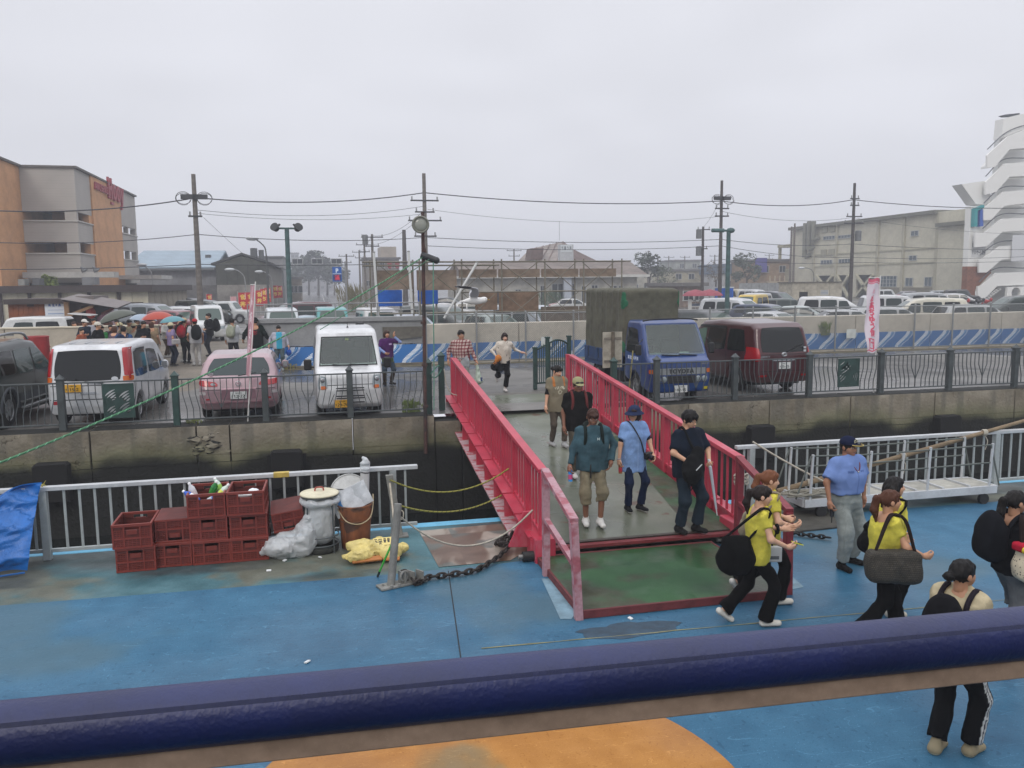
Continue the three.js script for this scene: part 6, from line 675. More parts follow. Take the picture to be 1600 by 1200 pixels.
const flipQ = (q,dir)=>((dir === '+z') === (q[1][0] > q[0][0]) || (dir === '-x') === (q[1][0] > q[0][0]) ? q : q);
function panel(name,f,q,dir,mat,t,o = {}) { const g = press(f,q,dir,o.nu,o.nv,o.off,o.round);return mesh(name,clean(g),mat,t);}
const seamM = M(0x0c0d0e,0.8);
function seam(f,a,b,dir,t,w = 0.012) { const d = vnorm([b[0] - a[0],b[1] - a[1],0]),n = [-d[1] * w / 2,d[0] * w / 2];mesh('door_seam',clean(press(f,[[a[0] - n[0],a[1] - n[1]],[b[0] - n[0],b[1] - n[1]],[b[0] + n[0],b[1] + n[1]],[a[0] + n[0],a[1] + n[1]]],dir,16,1,0.003,0)),seamM,t);}
const wheelGeo = {};
function wheel(t,x,y,z,r,w = 0.18,s = 1) {
const k = r + '/' + w;wheelGeo[k] ??= [clean(new THREE.LatheGeometry([[r * 0.6,-w / 2],[r * 0.9,-w / 2],[r,-w / 2 + 0.03],[r,w / 2 - 0.03],[r * 0.9,w / 2],[r * 0.6,w / 2]].map((p)=>new THREE.Vector2(...p)),28).rotateZ(Math.PI / 2)),(()=>{ const b = mb().add(cylG(r * 0.62,r * 0.62,w * 0.5,24).rotateZ(Math.PI / 2));for (let i = 0;i < 5;i++) for (const e of [1,-1]) { const a = i * 1.257;b.add(new THREE.BoxGeometry(0.03,r * 0.5,r * 0.16).translate(0,r * 0.33,0).rotateX(a).translate(e * w * 0.36,0,0));} b.add(ringG(r * 0.6,0.018,6,24).rotateY(Math.PI / 2).translate(w * 0.4,0,0)).add(ringG(r * 0.6,0.018,6,24).rotateY(Math.PI / 2).translate(-w * 0.4,0,0));return b.geo();})()];
const ty = mesh('wheel',wheelGeo[k][0],tyreM,t);ty.position.set(x,y,z);const ri = mesh('rim',wheelGeo[k][1],rimM,ty);return ty;
}
function plate(t,x,y,z,turn,bg,fg,s1,s2) {
const m = M(0xffffff,0.4,{ map: cv(256,128,(c,w,h)=>{ c.fillStyle = bg;c.fillRect(0,0,w,h);c.fillStyle = fg;c.font = 'bold 34px sans-serif';c.textAlign = 'center';c.fillText(s1,128,38);c.font = 'bold 74px sans-serif';c.fillText(s2,138,110);strokes(c,KANA.u,6,66,34,6,fg);}) });
const b = BOX('number_plate',M(bg,0.5),t,x,y,z,0.33,0.165,0.012,turn);mb().add(planeG(0.322,0.158).translate(0,0,0.008).rotateY(turn).translate(x,y,z),true).build('plate_print',m,b);
}
function bodyOf(s,mat,t) { const f = carSDF(s);mesh('body',uvm(nets(f,[-s.W / 2 - 0.1,0.05,s.lo ?? -s.L / 2 - 0.15],[s.W / 2 + 0.1,s.H + 0.12,s.hi ?? s.L / 2 + 0.15],s.cell)),mat,t);return f;}
function fourWheels(t,s) { for (const z of s.wheels) for (const e of [1,-1]) wheel(t,e * (s.W / 2 - 0.13),s.wr,z,s.wr);part('underbody',blackP,t,(b)=>b.box(0,0.3,0,s.W - 0.3,0.2,s.L - 0.7));}
const mirror = (t,x,y,z,mat = blackP,r = 0.08)=>{ const m = part('door_mirror',mat,t,(b)=>b.add(ballG(1,14,10).scale(0.085,0.11,0.05).translate(x,y,z)).rod([x - Math.sign(x) * 0.12,y - 0.06,z + 0.02],[x,y - 0.04,z],0.02));part('mirror_glass',chrome,m,(b)=>b.box(x,y,z - 0.045,0.11,0.14,0.01));};
const both = (fn)=>[1,-1].forEach((s)=>fn(s,s > 0 ? '+x' : '-x'));
{ // white minivan, tail towards the quay
const s = { L: 4.06,W: 1.69,H: 1.8,belt: 0.98,taper: 0.1,wr: 0.31,wheels: [1.28,-1.3],cell: 0.034,prof: [[-1.98,0.27],[-2.03,0.45],[-2.02,0.95],[-1.88,1.66],[-1.72,1.76],[-0.2,1.8],[0.6,1.74],[0.86,1.62],[1.5,1.04],[1.93,0.88],[2.03,0.62],[2.0,0.24]] };
const t = thing('minivan','white minivan seen from behind with tall red tail lights and yellow plate','minivan',[-4.63,0.89,-20.45],Math.PI - 0.03),w = paint(0xd2d4d6),f = bodyOf(s,w,t);t.scale.y = 0.95;
panel('rear_window',f,[[-0.66,1.0],[0.66,1.0],[0.6,1.66],[-0.6,1.66]],'-z',tintG,t,{ nu: 16,nv: 10 });
both((e,d)=>{ panel('tail_light',f,[[e * 0.7,1.1],[e * 0.82,1.1],[e * 0.76,1.7],[e * 0.65,1.7]],'-z',redL,t,{ nu: 6,nv: 12,off: 0.012,round: 0.1 });panel('indicator',f,[[e * 0.68,0.97],[e * 0.825,0.97],[e * 0.82,1.09],[e * 0.67,1.09]],'-z',amberL,t,{ off: 0.012 });panel('side_light_strip',f,[[-1.96,1.02],[-1.88,1.02],[-1.79,1.68],[-1.85,1.68]],d,redL,t,{ nu: 4,nv: 10,off: 0.01 });
panel('side_window',f,[[-1.66,1.02],[-0.62,1.0],[-0.58,1.58],[-1.52,1.6]],d,tintG,t,{ nu: 14,nv: 8 });panel('front_door_window',f,[[-0.5,1.0],[0.62,0.98],[0.38,1.5],[-0.46,1.58]],d,tintG,t,{ nu: 12,nv: 8 });panel('visor',f,[[-1.4,1.57],[-0.62,1.57],[-0.6,1.63],[-1.38,1.64]],d,blackP,t,{ off: 0.025 });panel('quarter_glass',f,[[0.7,0.98],[1.05,1.0],[0.82,1.22],[0.62,1.4]],d,tintG,t);
seam(f,[-0.56,1.55],[-0.56,0.35],d,t);seam(f,[0.62,0.95],[0.62,0.4],d,t);seam(f,[-1.62,1.0],[-1.6,0.6],d,t);panel('sill_trim',f,[[-0.85,0.3],[0.85,0.3],[0.85,0.38],[-0.85,0.38]],d,P(0xb4b6b8,0.4,gPaint,1),t,{ off: 0.012,round: 0 });panel('door_handle',f,[[-0.8,0.84],[-0.62,0.84],[-0.62,0.88],[-0.8,0.88]],d,w,t,{ off: 0.025 });mirror(t,e * 0.95,1.08,0.72,w);});
panel('windscreen',f,[[-0.6,1.1],[0.6,1.1],[0.54,1.58],[-0.54,1.58]],'+z',wscrD,t,{ nu: 12 });
seam(f,[-0.72,0.9],[0.72,0.9],'-z',t,0.015);seam(f,[-0.74,0.6],[0.74,0.6],'-z',t,0.018);panel('bumper_reflector',f,[[0.56,0.5],[0.68,0.5],[0.68,0.58],[0.56,0.58]],'-z',redL,t);panel('bumper_reflector',f,[[-0.68,0.5],[-0.56,0.5],[-0.56,0.58],[-0.68,0.58]],'-z',redL,t);panel('tail_handle',f,[[-0.16,0.72],[0.16,0.72],[0.15,0.76],[-0.15,0.76]],'-z',chrome,t,{ off: 0.02 });
plate(t,0.28,0.85,-2.045,Math.PI,'#d8a32e','#2a2418','580 58','15-2');part('wiper',blackP,t,(b)=>b.bar([0.05,0.99,-2.06],[-0.3,0.95,-2.06],0.03,0.02));for (let i = 0;i < 4;i++) part('roof_rib',P(0xb6b8bc,0.4,gPaint,1),t,(b)=>b.box(-0.45 + i * 0.3,1.775,-0.75,0.03,0.02,1.5,0,0.012));part('round_sticker',M(0xc8ccd0,0.5),t,(b)=>b.add(cylG(0.055,0.055,0.006,18).rotateX(Math.PI / 2).scale(1.2,0.8,1).translate(-0.52,1.04,-2.035)));
fourWheels(t,s);part('exhaust',chrome,t,(b)=>b.rod([-0.5,0.28,-1.9],[-0.5,0.28,-2.06],0.04));
}
{ // pink hatchback, tail towards the quay
const s = { L: 3.95,W: 1.68,H: 1.5,belt: 0.92,taper: 0.2,wr: 0.3,wheels: [1.28,-1.24],cell: 0.034,k: 0.16,prof: [[-1.86,0.26],[-1.96,0.45],[-1.97,0.72],[-1.86,0.96],[-1.72,1.02],[-1.32,1.4],[-1.1,1.47],[-0.2,1.51],[0.35,1.44],[1.15,1.0],[1.8,0.82],[1.95,0.55],[1.9,0.24]] };
const t = thing('hatchback','pink hatchback seen from behind with red tail lights and white plate','hatchback',[-1.78,0.89,-20.28],Math.PI + 0.02),w = paint(0xa88a90),f = bodyOf(s,w,t);t.scale.y = 0.93;
panel('rear_window',f,[[-0.68,1.03],[0.68,1.03],[0.55,1.4],[-0.55,1.4]],'-z',M(0x1c2c2c,0.05),t,{ nu: 16,nv: 10 });
both((e,d)=>{ panel('tail_light',f,[[e * 0.4,0.8],[e * 0.8,0.82],[e * 0.8,0.96],[e * 0.44,0.9]],'-z',redL,t,{ nu: 10,nv: 6,off: 0.012,round: 0.5 });panel('reversing_lamp',f,[[e * 0.46,0.83],[e * 0.56,0.83],[e * 0.56,0.89],[e * 0.47,0.88]],'-z',clearL,t,{ off: 0.02,round: 1 });panel('bumper_reflector',f,[[e * 0.66,0.62],[e * 0.8,0.62],[e * 0.8,0.69],[e * 0.66,0.69]],'-z',M(0xc8c0c0,0.3),t);panel('fog_lamp',f,[[e * 0.58,0.5],[e * 0.66,0.5],[e * 0.66,0.54],[e * 0.58,0.54]],'-z',redL,t);panel('side_window',f,[[-1.25,1.0],[-0.3,0.97],[-0.3,1.34],[-1.0,1.36]],d,tintG,t,{ nu: 12 });panel('front_door_window',f,[[-0.22,0.97],[0.8,0.95],[0.3,1.33],[-0.22,1.36]],d,tintG,t,{ nu: 12 });seam(f,[-0.26,1.35],[-0.26,0.35],d,t);seam(f,[0.78,0.92],[0.75,0.36],d,t);mirror(t,e * 0.92,1.02,0.75,w);panel('roof_gutter',f,[[-0.9,1.43],[0.1,1.45],[0.1,1.46],[-0.9,1.44]],d,seamM,t,{ off: 0.004,round: 0 });});
panel('windscreen',f,[[-0.62,1.02],[0.62,1.02],[0.52,1.38],[-0.52,1.38]],'+z',wscrD,t);panel('plate_recess',f,[[-0.36,0.5],[0.36,0.5],[0.34,0.72],[-0.34,0.72]],'-z',paint(0x94707a),t,{ off: 0.004,round: 0.1 });seam(f,[-0.62,0.98],[0.62,0.98],'-z',t);seam(f,[-0.75,0.74],[-0.36,0.73],'-z',t);seam(f,[0.36,0.73],[0.75,0.74],'-z',t);panel('chrome_strip',f,[[-0.36,0.735],[0.36,0.735],[0.36,0.76],[-0.36,0.76]],'-z',paint(0xc89aa4),t,{ off: 0.015,round: 0 });panel('bumper_step',f,[[-0.78,0.42],[0.78,0.42],[0.78,0.46],[-0.78,0.46]],'-z',paint(0xc496a0),t,{ off: 0.02,round: 0,nu: 20 });
plate(t,0,0.6,-2.0,Math.PI,'#cfd2d0','#24302a','501 12','12-22');part('wiper',blackP,t,(b)=>b.bar([0,1.03,-1.86],[-0.36,1.08,-1.8],0.03,0.02));part('badge',chrome,t,(b)=>b.add(ringG(0.05,0.01,6,16).translate(0,0.86,-1.95)));part('round_sticker',M(0xc8ccd0,0.5),t,(b)=>b.add(cylG(0.05,0.05,0.006,18).rotateX(Math.PI / 2 - 0.75).translate(0.56,1.07,-1.75)));fourWheels(t,s);
}
{ // dark SUV at the left edge
const s = { L: 4.5,W: 1.78,H: 1.78,belt: 1.05,taper: 0.14,wr: 0.37,wheels: [1.4,-1.36],cell: 0.036,prof: [[-2.1,0.42],[-2.2,0.6],[-2.2,1.02],[-1.95,1.62],[-1.75,1.73],[-0.2,1.78],[0.35,1.7],[1.0,1.14],[2.0,1.02],[2.22,0.8],[2.18,0.38]] };
const t = thing('suv','dark green four-wheel drive with roof rack at the left edge','suv',[-7.05,0.89,-20.15],Math.PI - 0.06),w = paint(0x10201c),f = bodyOf(s,w,t),cl = P(0x3c4248,0.6,gRough,0.5);
both((e,d)=>{ panel('rear_side_window',f,[[-1.7,1.1],[-1.0,1.08],[-0.98,1.58],[-1.55,1.58]],d,tintG,t);panel('rear_door_window',f,[[-0.9,1.08],[-0.1,1.06],[-0.1,1.58],[-0.9,1.58]],d,M(0x3a4846,0.05),t);panel('front_door_window',f,[[0,1.06],[0.95,1.08],[0.36,1.55],[0,1.58]],d,M(0x3a4846,0.05),t);for (const wz of s.wheels) part('wheel_arch',cl,t,(b)=>b.add(ringG(0.44,0.05,8,20,Math.PI).rotateY(Math.PI / 2).translate(e * 0.86,0.37,wz)));panel('side_cladding',f,[[-0.9,0.5],[0.9,0.5],[0.9,0.66],[-0.9,0.66]],d,cl,t,{ off: 0.02,round: 0 });part('side_step',chrome,t,(b)=>b.bar([e * 0.93,0.36,-0.9],[e * 0.93,0.36,0.9],0.08,0.05,0.01));seam(f,[-0.05,1.55],[-0.05,0.52],d,t);seam(f,[0.95,1.05],[0.92,0.52],d,t);mirror(t,e * 1.02,1.14,0.95);part('roof_bar',P(0x8a8d90,0.4,gRough,0.6),t,(b)=>b.tube([[e * 0.66,1.72,-1.7],[e * 0.66,1.84,-1.5],[e * 0.66,1.86,0.1],[e * 0.66,1.74,0.3]],0.03,6,24));});
for (const z of [-1.2,-0.4]) part('rack_cross_bar',P(0x8a8d90,0.4,gRough,0.6),t,(b)=>b.bar([-0.66,1.86,z],[0.66,1.86,z],0.05,0.03));panel('rear_window',f,[[-0.6,1.12],[0.6,1.12],[0.55,1.58],[-0.55,1.58]],'-z',tintG,t);panel('windscreen',f,[[-0.66,1.16],[0.66,1.16],[0.56,1.62],[-0.56,1.62]],'+z',wscrD,t);both((e)=>panel('tail_light',f,[[e * 0.7,0.8],[e * 0.86,0.8],[e * 0.85,1.05],[e * 0.7,1.05]],'-z',redL,t));fourWheels(t,s);
}
{ // maroon minivan, tail towards the quay
const s = { L: 4.6,W: 1.69,H: 1.82,belt: 1.02,taper: 0.13,wr: 0.32,wheels: [1.45,-1.35],cell: 0.034,prof: [[-2.24,0.28],[-2.31,0.48],[-2.3,1.0],[-2.1,1.66],[-1.9,1.78],[-0.4,1.83],[0.5,1.76],[1.5,1.12],[2.05,0.92],[2.28,0.66],[2.25,0.26]] };
const t = thing('minivan','maroon minivan seen from behind beside the blue truck','minivan',[11.3,0.89,-21.1],Math.PI + 0.05),w = paint(0x420c12),f = bodyOf(s,w,t);
panel('rear_window',f,[[-0.66,1.05],[0.66,1.05],[0.58,1.68],[-0.58,1.68]],'-z',tintG,t,{ nu: 16,nv: 10 });
both((e,d)=>{ panel('tail_light',f,[[e * 0.68,0.84],[e * 0.84,0.84],[e * 0.82,1.2],[e * 0.7,1.16]],'-z',redL,t,{ off: 0.014,nv: 10 });panel('side_lamp',f,[[-2.26,0.86],[-2.08,0.86],[-2.04,1.14],[-2.2,1.16]],d,redL,t,{ off: 0.012 });panel('quarter_window',f,[[-1.86,1.06],[-0.95,1.04],[-0.95,1.62],[-1.66,1.62]],d,tintG,t,{ nu: 12 });panel('sliding_door_window',f,[[-0.86,1.04],[0.1,1.02],[0.1,1.62],[-0.86,1.64]],d,tintG,t,{ nu: 12 });panel('front_door_window',f,[[0.2,1.02],[1.12,1.02],[0.66,1.52],[0.2,1.6]],d,M(0x5a7468,0.06),t,{ nu: 12 });panel('visor',f,[[-0.86,1.6],[0.6,1.6],[0.56,1.66],[-0.84,1.68]],d,blackP,t,{ off: 0.028 });seam(f,[0.15,1.6],[0.15,0.36],d,t);seam(f,[-0.92,1.0],[-0.92,0.4],d,t);seam(f,[1.15,1.0],[1.1,0.4],d,t);mirror(t,e * 0.95,1.08,1.1,w);panel('bumper_reflector',f,[[e * 0.5,0.44],[e * 0.72,0.44],[e * 0.72,0.49],[e * 0.5,0.49]],'-z',redL,t);});
panel('windscreen',f,[[-0.62,1.16],[0.62,1.16],[0.54,1.62],[-0.54,1.62]],'+z',wscrG,t);panel('chrome_strip',f,[[-0.34,0.84],[0.36,0.84],[0.36,0.9],[-0.34,0.9]],'-z',chrome,t,{ off: 0.02,round: 0 });seam(f,[-0.74,0.58],[0.74,0.58],'-z',t);seam(f,[-0.68,1.0],[0.68,1.0],'-z',t);
plate(t,0.0,0.72,-2.335,Math.PI,'#cfd2d0','#24302a','300 77','25-35');part('badge',chrome,t,(b)=>b.add(ringG(0.07,0.014,6,18).scale(1,0.7,1).translate(0,1.0,-2.31)).add(ringG(0.035,0.012,6,14).translate(0,1.0,-2.315)));part('wiper',blackP,t,(b)=>b.bar([-0.1,1.08,-2.31],[-0.55,1.24,-2.25],0.035,0.02));for (let i = 0;i < 2;i++) part('label_sticker',M(0xb8bcc0,0.5),t,(b)=>b.box(-0.6,1.08 + i * 0.08,-2.3,0.07,0.05,0.01));text('LIBERTY',0.05,0.006,chrome,t,'badge_letters',[0.56,0.93,-2.335],Math.PI);fourWheels(t,s);
}
{ // white kei van facing the viewer, open glazed cab
const s = { L: 3.4,W: 1.48,H: 1.9,belt: 1.0,taper: 0.12,wr: 0.27,wheels: [1.02,-1.0],cell: 0.03,k: 0.1,prof: [[-1.66,0.25],[-1.7,0.9],[-1.64,1.76],[-1.5,1.88],[-0.2,1.91],[0.72,1.88],[0.9,1.8],[1.34,1.06],[1.58,0.92],[1.69,0.6],[1.68,0.3],[1.6,0.2]] };
const fs = carSDF(s),wq = [[-0.64,1.1],[0.64,1.1],[0.57,1.72],[-0.57,1.72]];
s.extra = (x,y,z,d)=>{ const cab = Math.max(Math.abs(x) - 0.6,Math.abs(y - 1.22) - 0.52,Math.abs(z - 0.35) - 0.75),cabin = smax(cab,fs(x,y,z) + 0.06,0.01),w = mix(0.6,0.53,clamp((y - 1.1) / 0.62)),open = Math.max(Math.abs(x) - w,1.13 - y,y - 1.68,0.2 - z);return smax(d,-Math.min(cabin,open),0.012);};
const t = thing('kei_van','white small van facing the viewer with yellow plate and black mirrors','van',[0.55,0.89,-19.8],0.02),w = paint(0xd4d6d7),f = bodyOf(s,w,t);
panel('windscreen',fs,wq,'+z',clearG,t,{ nu: 14,nv: 10,off: 0.004,round: 0.12 });{ const fr = mb();const pts = [[-0.63,1.1],[0.63,1.1],[0.56,1.72],[-0.56,1.72]];for (let i = 0;i < 4;i++) { const a = pts[i],b = pts[(i + 1) % 4],d = vnorm([b[0] - a[0],b[1] - a[1],0]),n = [-d[1] * 0.025,d[0] * 0.025];fr.add(press(fs,[a,b,[b[0] + n[0],b[1] + n[1]],[a[0] + n[0],a[1] + n[1]]],'+z',14,1,0.008,0));} fr.build('screen_seal',blackP,t);}
const trim = P(0x4d5450,0.9,gRough,0.4);part('cabin_lining',P(0x5a625e,0.9,gRough,0.5),t,(b)=>b.box(0,1.2,-0.38,1.2,1.0,0.04));for (const e of [1,-1]) part('seat',trim,t,(b)=>b.box(e * 0.33,1.1,-0.05,0.44,0.6,0.14,0,-0.15,0,0.06).box(e * 0.33,1.47,-0.1,0.26,0.2,0.1,0,0,0,0.05).box(e * 0.33,0.84,0.15,0.44,0.14,0.5,0,0,0,0.05));part('dashboard',P(0x3c423f,0.8,gRough,0.4),t,(b)=>b.box(0,0.98,0.95,1.16,0.2,0.4,0,0,0,0.04));part('steering_wheel',blackP,t,(b)=>b.add(ringG(0.17,0.016,8,24).rotateX(-0.9).translate(-0.33,1.14,0.66)));part('rear_mirror',blackP,t,(b)=>b.box(0,1.64,0.82,0.2,0.07,0.03));part('inspection_sticker',M(0xb8c430,0.5),t,(b)=>b.box(0,1.66,0.9,0.07,0.07,0.004,0,-0.53));
both((e,d)=>{ panel('door_window',f,[[-0.1,1.04],[0.95,1.02],[0.7,1.66],[-0.1,1.68]],d,tintG,t,{ nu: 10 });panel('side_window',f,[[-1.4,1.05],[-0.2,1.05],[-0.2,1.66],[-1.4,1.66]],d,tintG,t);panel('head_light',f,[[e * 0.47,0.64],[e * 0.68,0.62],[e * 0.66,0.92],[e * 0.5,0.9]],'+z',clearL,t,{ nu: 8,nv: 8,off: 0.014,round: 0.4 });panel('indicator',f,[[e * 0.5,0.63],[e * 0.62,0.63],[e * 0.62,0.7],[e * 0.51,0.7]],'+z',amberL,t,{ off: 0.02 });part('door_mirror',blackP,t,(b)=>b.box(e * 0.87,1.12,1.08,0.17,0.24,0.09,0,0,0,0.035).rod([e * 0.7,1.05,1.08],[e * 0.86,1.08,1.08],0.02));part('lamp_reflector',chrome,t,(b)=>b.add(ballG(0.05,12,8).scale(1,1.1,0.35).translate(e * 0.58,0.82,1.64)));});
for (const [y,w0] of [[0.64,0.3],[0.59,0.3],[0.47,0.3],[0.42,0.3],[0.33,0.3]]) panel('grille_slot',f,[[-w0,y - 0.012],[w0,y - 0.012],[w0,y + 0.012],[-w0,y + 0.012]],'+z',blackP,t,{ off: 0.006,round: 0 });seam(f,[-0.64,0.71],[0.64,0.71],'+z',t);seam(f,[-0.44,0.3],[-0.34,0.52],'+z',t);seam(f,[0.44,0.3],[0.34,0.52],'+z',t);plate(t,-0.18,0.31,1.715,0,'#d8a32e','#2a2418','480 32','29-76');for (const e of [0.05,0.42]) part('wiper',blackP,t,(b)=>b.bar([e,1.1,1.37],[e - 0.4,1.13,1.36],0.025,0.02));part('aerial',blackP,t,(b)=>b.rod([0.05,1.9,0.45],[0.05,2.0,0.4],0.006).add(new THREE.ConeGeometry(0.03,0.05,8).translate(0.05,1.91,0.45)));part('roof_lamp',blackP,t,(b)=>b.add(ballG(0.09,12,8).scale(1.2,0.6,1).translate(0.42,1.9,-0.9)));fourWheels(t,s);
}
{ // blue truck with a canvas canopy
const s = { L: 1.75,zc: 1.5,W: 1.62,H: 1.92,belt: 1.05,taper: 0.1,wr: 0.32,wheels: [1.42],cell: 0.03,k: 0.09,lo: 0.5,hi: 2.5,prof: [[0.64,0.5],[0.64,1.82],[0.8,1.92],[1.5,1.93],[1.7,1.86],[2.14,1.08],[2.3,0.98],[2.35,0.5],[2.34,0.26],[2.2,0.22],[1.9,0.3],[1.0,0.42]] };
const fs = carSDF(s);s.extra = (x,y,z,d)=>{ const cab = Math.max(Math.abs(x) - 0.7,Math.abs(y - 1.3) - 0.5,Math.abs(z - 1.3) - 0.6),cabin = smax(cab,fs(x,y,z) + 0.06,0.01),w = mix(0.71,0.64,clamp((y - 1.1) / 0.7)),open = Math.max(Math.abs(x) - w,1.15 - y,y - 1.8,1.2 - z);return smax(d,-Math.min(cabin,open),0.012);};
const t = thing('truck','blue cab-over truck with a dark olive canvas canopy, facing the quay','truck',[8.25,0.89,-20.45],0.02),w = paint(0x063676),f = bodyOf(s,w,t),dk = P(0x1a1b1d,0.7,gDirt,0.5);
panel('windscreen',fs,[[-0.74,1.12],[0.74,1.12],[0.67,1.83],[-0.67,1.83]],'+z',clearG,t,{ nu: 14,nv: 10,off: 0.004,round: 0.1 });part('cabin_lining',P(0x6a7474,0.9,gRough,0.5),t,(b)=>b.box(0,1.32,0.74,1.36,0.9,0.04));part('dashboard',P(0x30383a,0.8,gRough,0.4),t,(b)=>b.box(0,1.0,1.78,1.34,0.22,0.4,0,0,0,0.04));for (const e of [1,-1]) part('seat',P(0x3a4042,0.9,gRough,0.4),t,(b)=>b.box(e * 0.36,1.12,0.95,0.5,0.62,0.14,0,-0.15,0,0.06));part('steering_wheel',blackP,t,(b)=>b.add(ringG(0.19,0.016,8,24).rotateX(-1.0).translate(-0.36,1.18,1.52)));part('dashboard_papers',M(0xb4ccc8,0.6),t,(b)=>b.box(-0.4,1.13,1.86,0.3,0.02,0.2,0.2).box(0.3,1.13,1.86,0.22,0.05,0.1,-0.2));
both((e,d)=>{ panel('door_window',f,[[0.85,1.14],[1.72,1.12],[1.5,1.72],[0.85,1.76]],d,tintG,t,{ nu: 10 });seam(f,[0.8,1.8],[0.8,0.55],d,t);seam(f,[1.9,1.1],[1.86,0.6],d,t);part('door_mirror',blackP,t,(b)=>b.box(e * 0.95,1.25,2.0,0.15,0.26,0.06,0,0,0,0.03).rod([e * 0.82,1.5,1.95],[e * 0.95,1.4,2.0],0.012));panel('indicator',f,[[e * 0.66,0.7],[e * 0.79,0.7],[e * 0.79,0.8],[e * 0.66,0.8]],'+z',amberL,t,{ off: 0.012 });for (const q of [0.44,0.6]) { const l = part('head_light',chrome,t,(b)=>b.add(cylG(0.075,0.075,0.05,20).rotateX(Math.PI / 2).translate(e * q,0.56,2.33)));part('lens',clearL,l,(b)=>b.add(ballG(0.068,14,8).scale(1,1,0.35).translate(e * q,0.56,2.355)));} panel('fog_lamp',f,[[e * 0.58,0.3],[e * 0.7,0.3],[e * 0.7,0.37],[e * 0.58,0.37]],'+z',M(0xc0b020,0.3),t,{ off: 0.02 });wheel(t,e * 0.68,0.32,1.42,0.32);for (const q of [0.68,0.5]) wheel(t,e * q,0.32,-1.3,0.32,0.16);});
panel('door_lettering',f,[[1.0,0.94],[1.7,0.94],[1.7,1.08],[1.0,1.08]],'-x',M(0xffffff,0.5,{ map: (()=>{ const c = cv(256,64,(x)=>{ x.fillStyle = '#1c4686';x.fillRect(0,0,256,64);['taka','gohan','me','don','zou'].forEach((k,i)=>strokes(x,KANA[k],6 + i * 50,12,40,7,'#d0d8e4'));});return c;})() }),t,{ round: 0 });t.children[t.children.length - 1].geometry = press(f,[[1.0,0.94],[1.7,0.94],[1.7,1.08],[1.0,1.08]],'-x',8,3,0.006,0);
panel('grille_band',f,[[-0.64,0.67],[0.64,0.67],[0.64,0.82],[-0.64,0.82]],'+z',P(0x8c9296,0.4,gRough,0.5),t,{ off: 0.012,round: 0 });panel('lower_grille',f,[[-0.36,0.46],[0.36,0.46],[0.36,0.64],[-0.36,0.64]],'+z',dk,t,{ off: 0.008,round: 0 });for (let i = 0;i < 4;i++) panel('grille_bar',f,[[-0.66,0.475 + i * 0.045],[0.66,0.475 + i * 0.045],[0.66,0.487 + i * 0.045],[-0.66,0.487 + i * 0.045]],'+z',P(0x2c3032,0.5,gRough,0.5),t,{ off: 0.016,round: 0 });text('TOYOTA',0.1,0.01,M(0x25292c,0.5),t,'brand_letters',[0.0,0.7,2.352],0,1.2);text('DIESEL',0.045,0.008,chrome,t,'badge_letters',[0.6,0.9,2.335],0);plate(t,-0.02,0.33,2.375,0,'#cfd2d0','#24302a','45 82','82-15');for (const e of [0.05,0.5]) part('wiper',blackP,t,(b)=>b.bar([e,1.1,2.14],[e - 0.46,1.13,2.14],0.025,0.02));part('roof_visor',dk,t,(b)=>b.tube([[-0.72,1.92,1.7],[-0.5,1.95,1.74],[0.5,1.95,1.74],[0.72,1.92,1.7]],0.02));
part('chassis',dk,t,(b)=>b.box(0.34,0.48,-0.8,0.1,0.16,3.2).box(-0.34,0.48,-0.8,0.1,0.16,3.2).box(0,0.44,-1.3,1.2,0.1,0.12).box(-0.5,0.45,0.1,0.4,0.3,0.6));const bed = P(0x123a6c,0.5,gDirt,0.8);part('bed_floor',bed,t,(b)=>b.box(0,0.66,-0.85,1.6,0.1,2.9));for (const e of [1,-1]) { BOX('side_board',bed,t,e * 0.79,0.9,-0.85,0.04,0.36,2.88,0,0,0,0.008);for (let i = 0;i < 4;i++) BOX('board_rib',bed,t,e * 0.815,0.9,-2.0 + i * 0.78,0.02,0.34,0.05);part('mudguard',dk,t,(b)=>b.add(ringG(0.4,0.03,6,16,Math.PI).rotateY(Math.PI / 2).translate(e * 0.72,0.34,-1.3)));} BOX('tail_board',bed,t,0,0.9,-2.29,1.56,0.36,0.04,0,0,0,0.008);part('front_rack',bed,t,(b)=>b.box(0,1.9,0.5,1.4,0.12,0.06).box(0,2.02,0.52,1.0,0.14,0.05));
const canvas2 = P(0x5c5d50,0.85,gDirt,0.9,{ bumpMap: rep(gBump,0.4,0.4),bumpScale: 0.004 }),cb = rbox([0,1.78,-0.83],[0.8,0.92,1.47],0.12),fc = (x,y,z)=>{ const rib = Math.pow(Math.abs(Math.sin((z + 0.1) * Math.PI / 0.42)),0.6),side = sst(0.4,0.78,Math.abs(x)),low = sst(2.4,1.0,y);return Math.max(cb(x,y,z) + 0.028 * rib * (0.5 + 0.5 * side) + 0.04 * (n3(x * 3,y * 2,z * 7) - 0.5) * (0.5 + low) + 0.02 * (n3(x * 9,y * 4,z * 16) - 0.5),1.0 + 0.03 * Math.sin(z * 9) - y);};mesh('canopy',uvm(nets(fc,[-0.95,0.9,-2.5],[0.95,2.9,0.8],0.028)),canvas2,t);
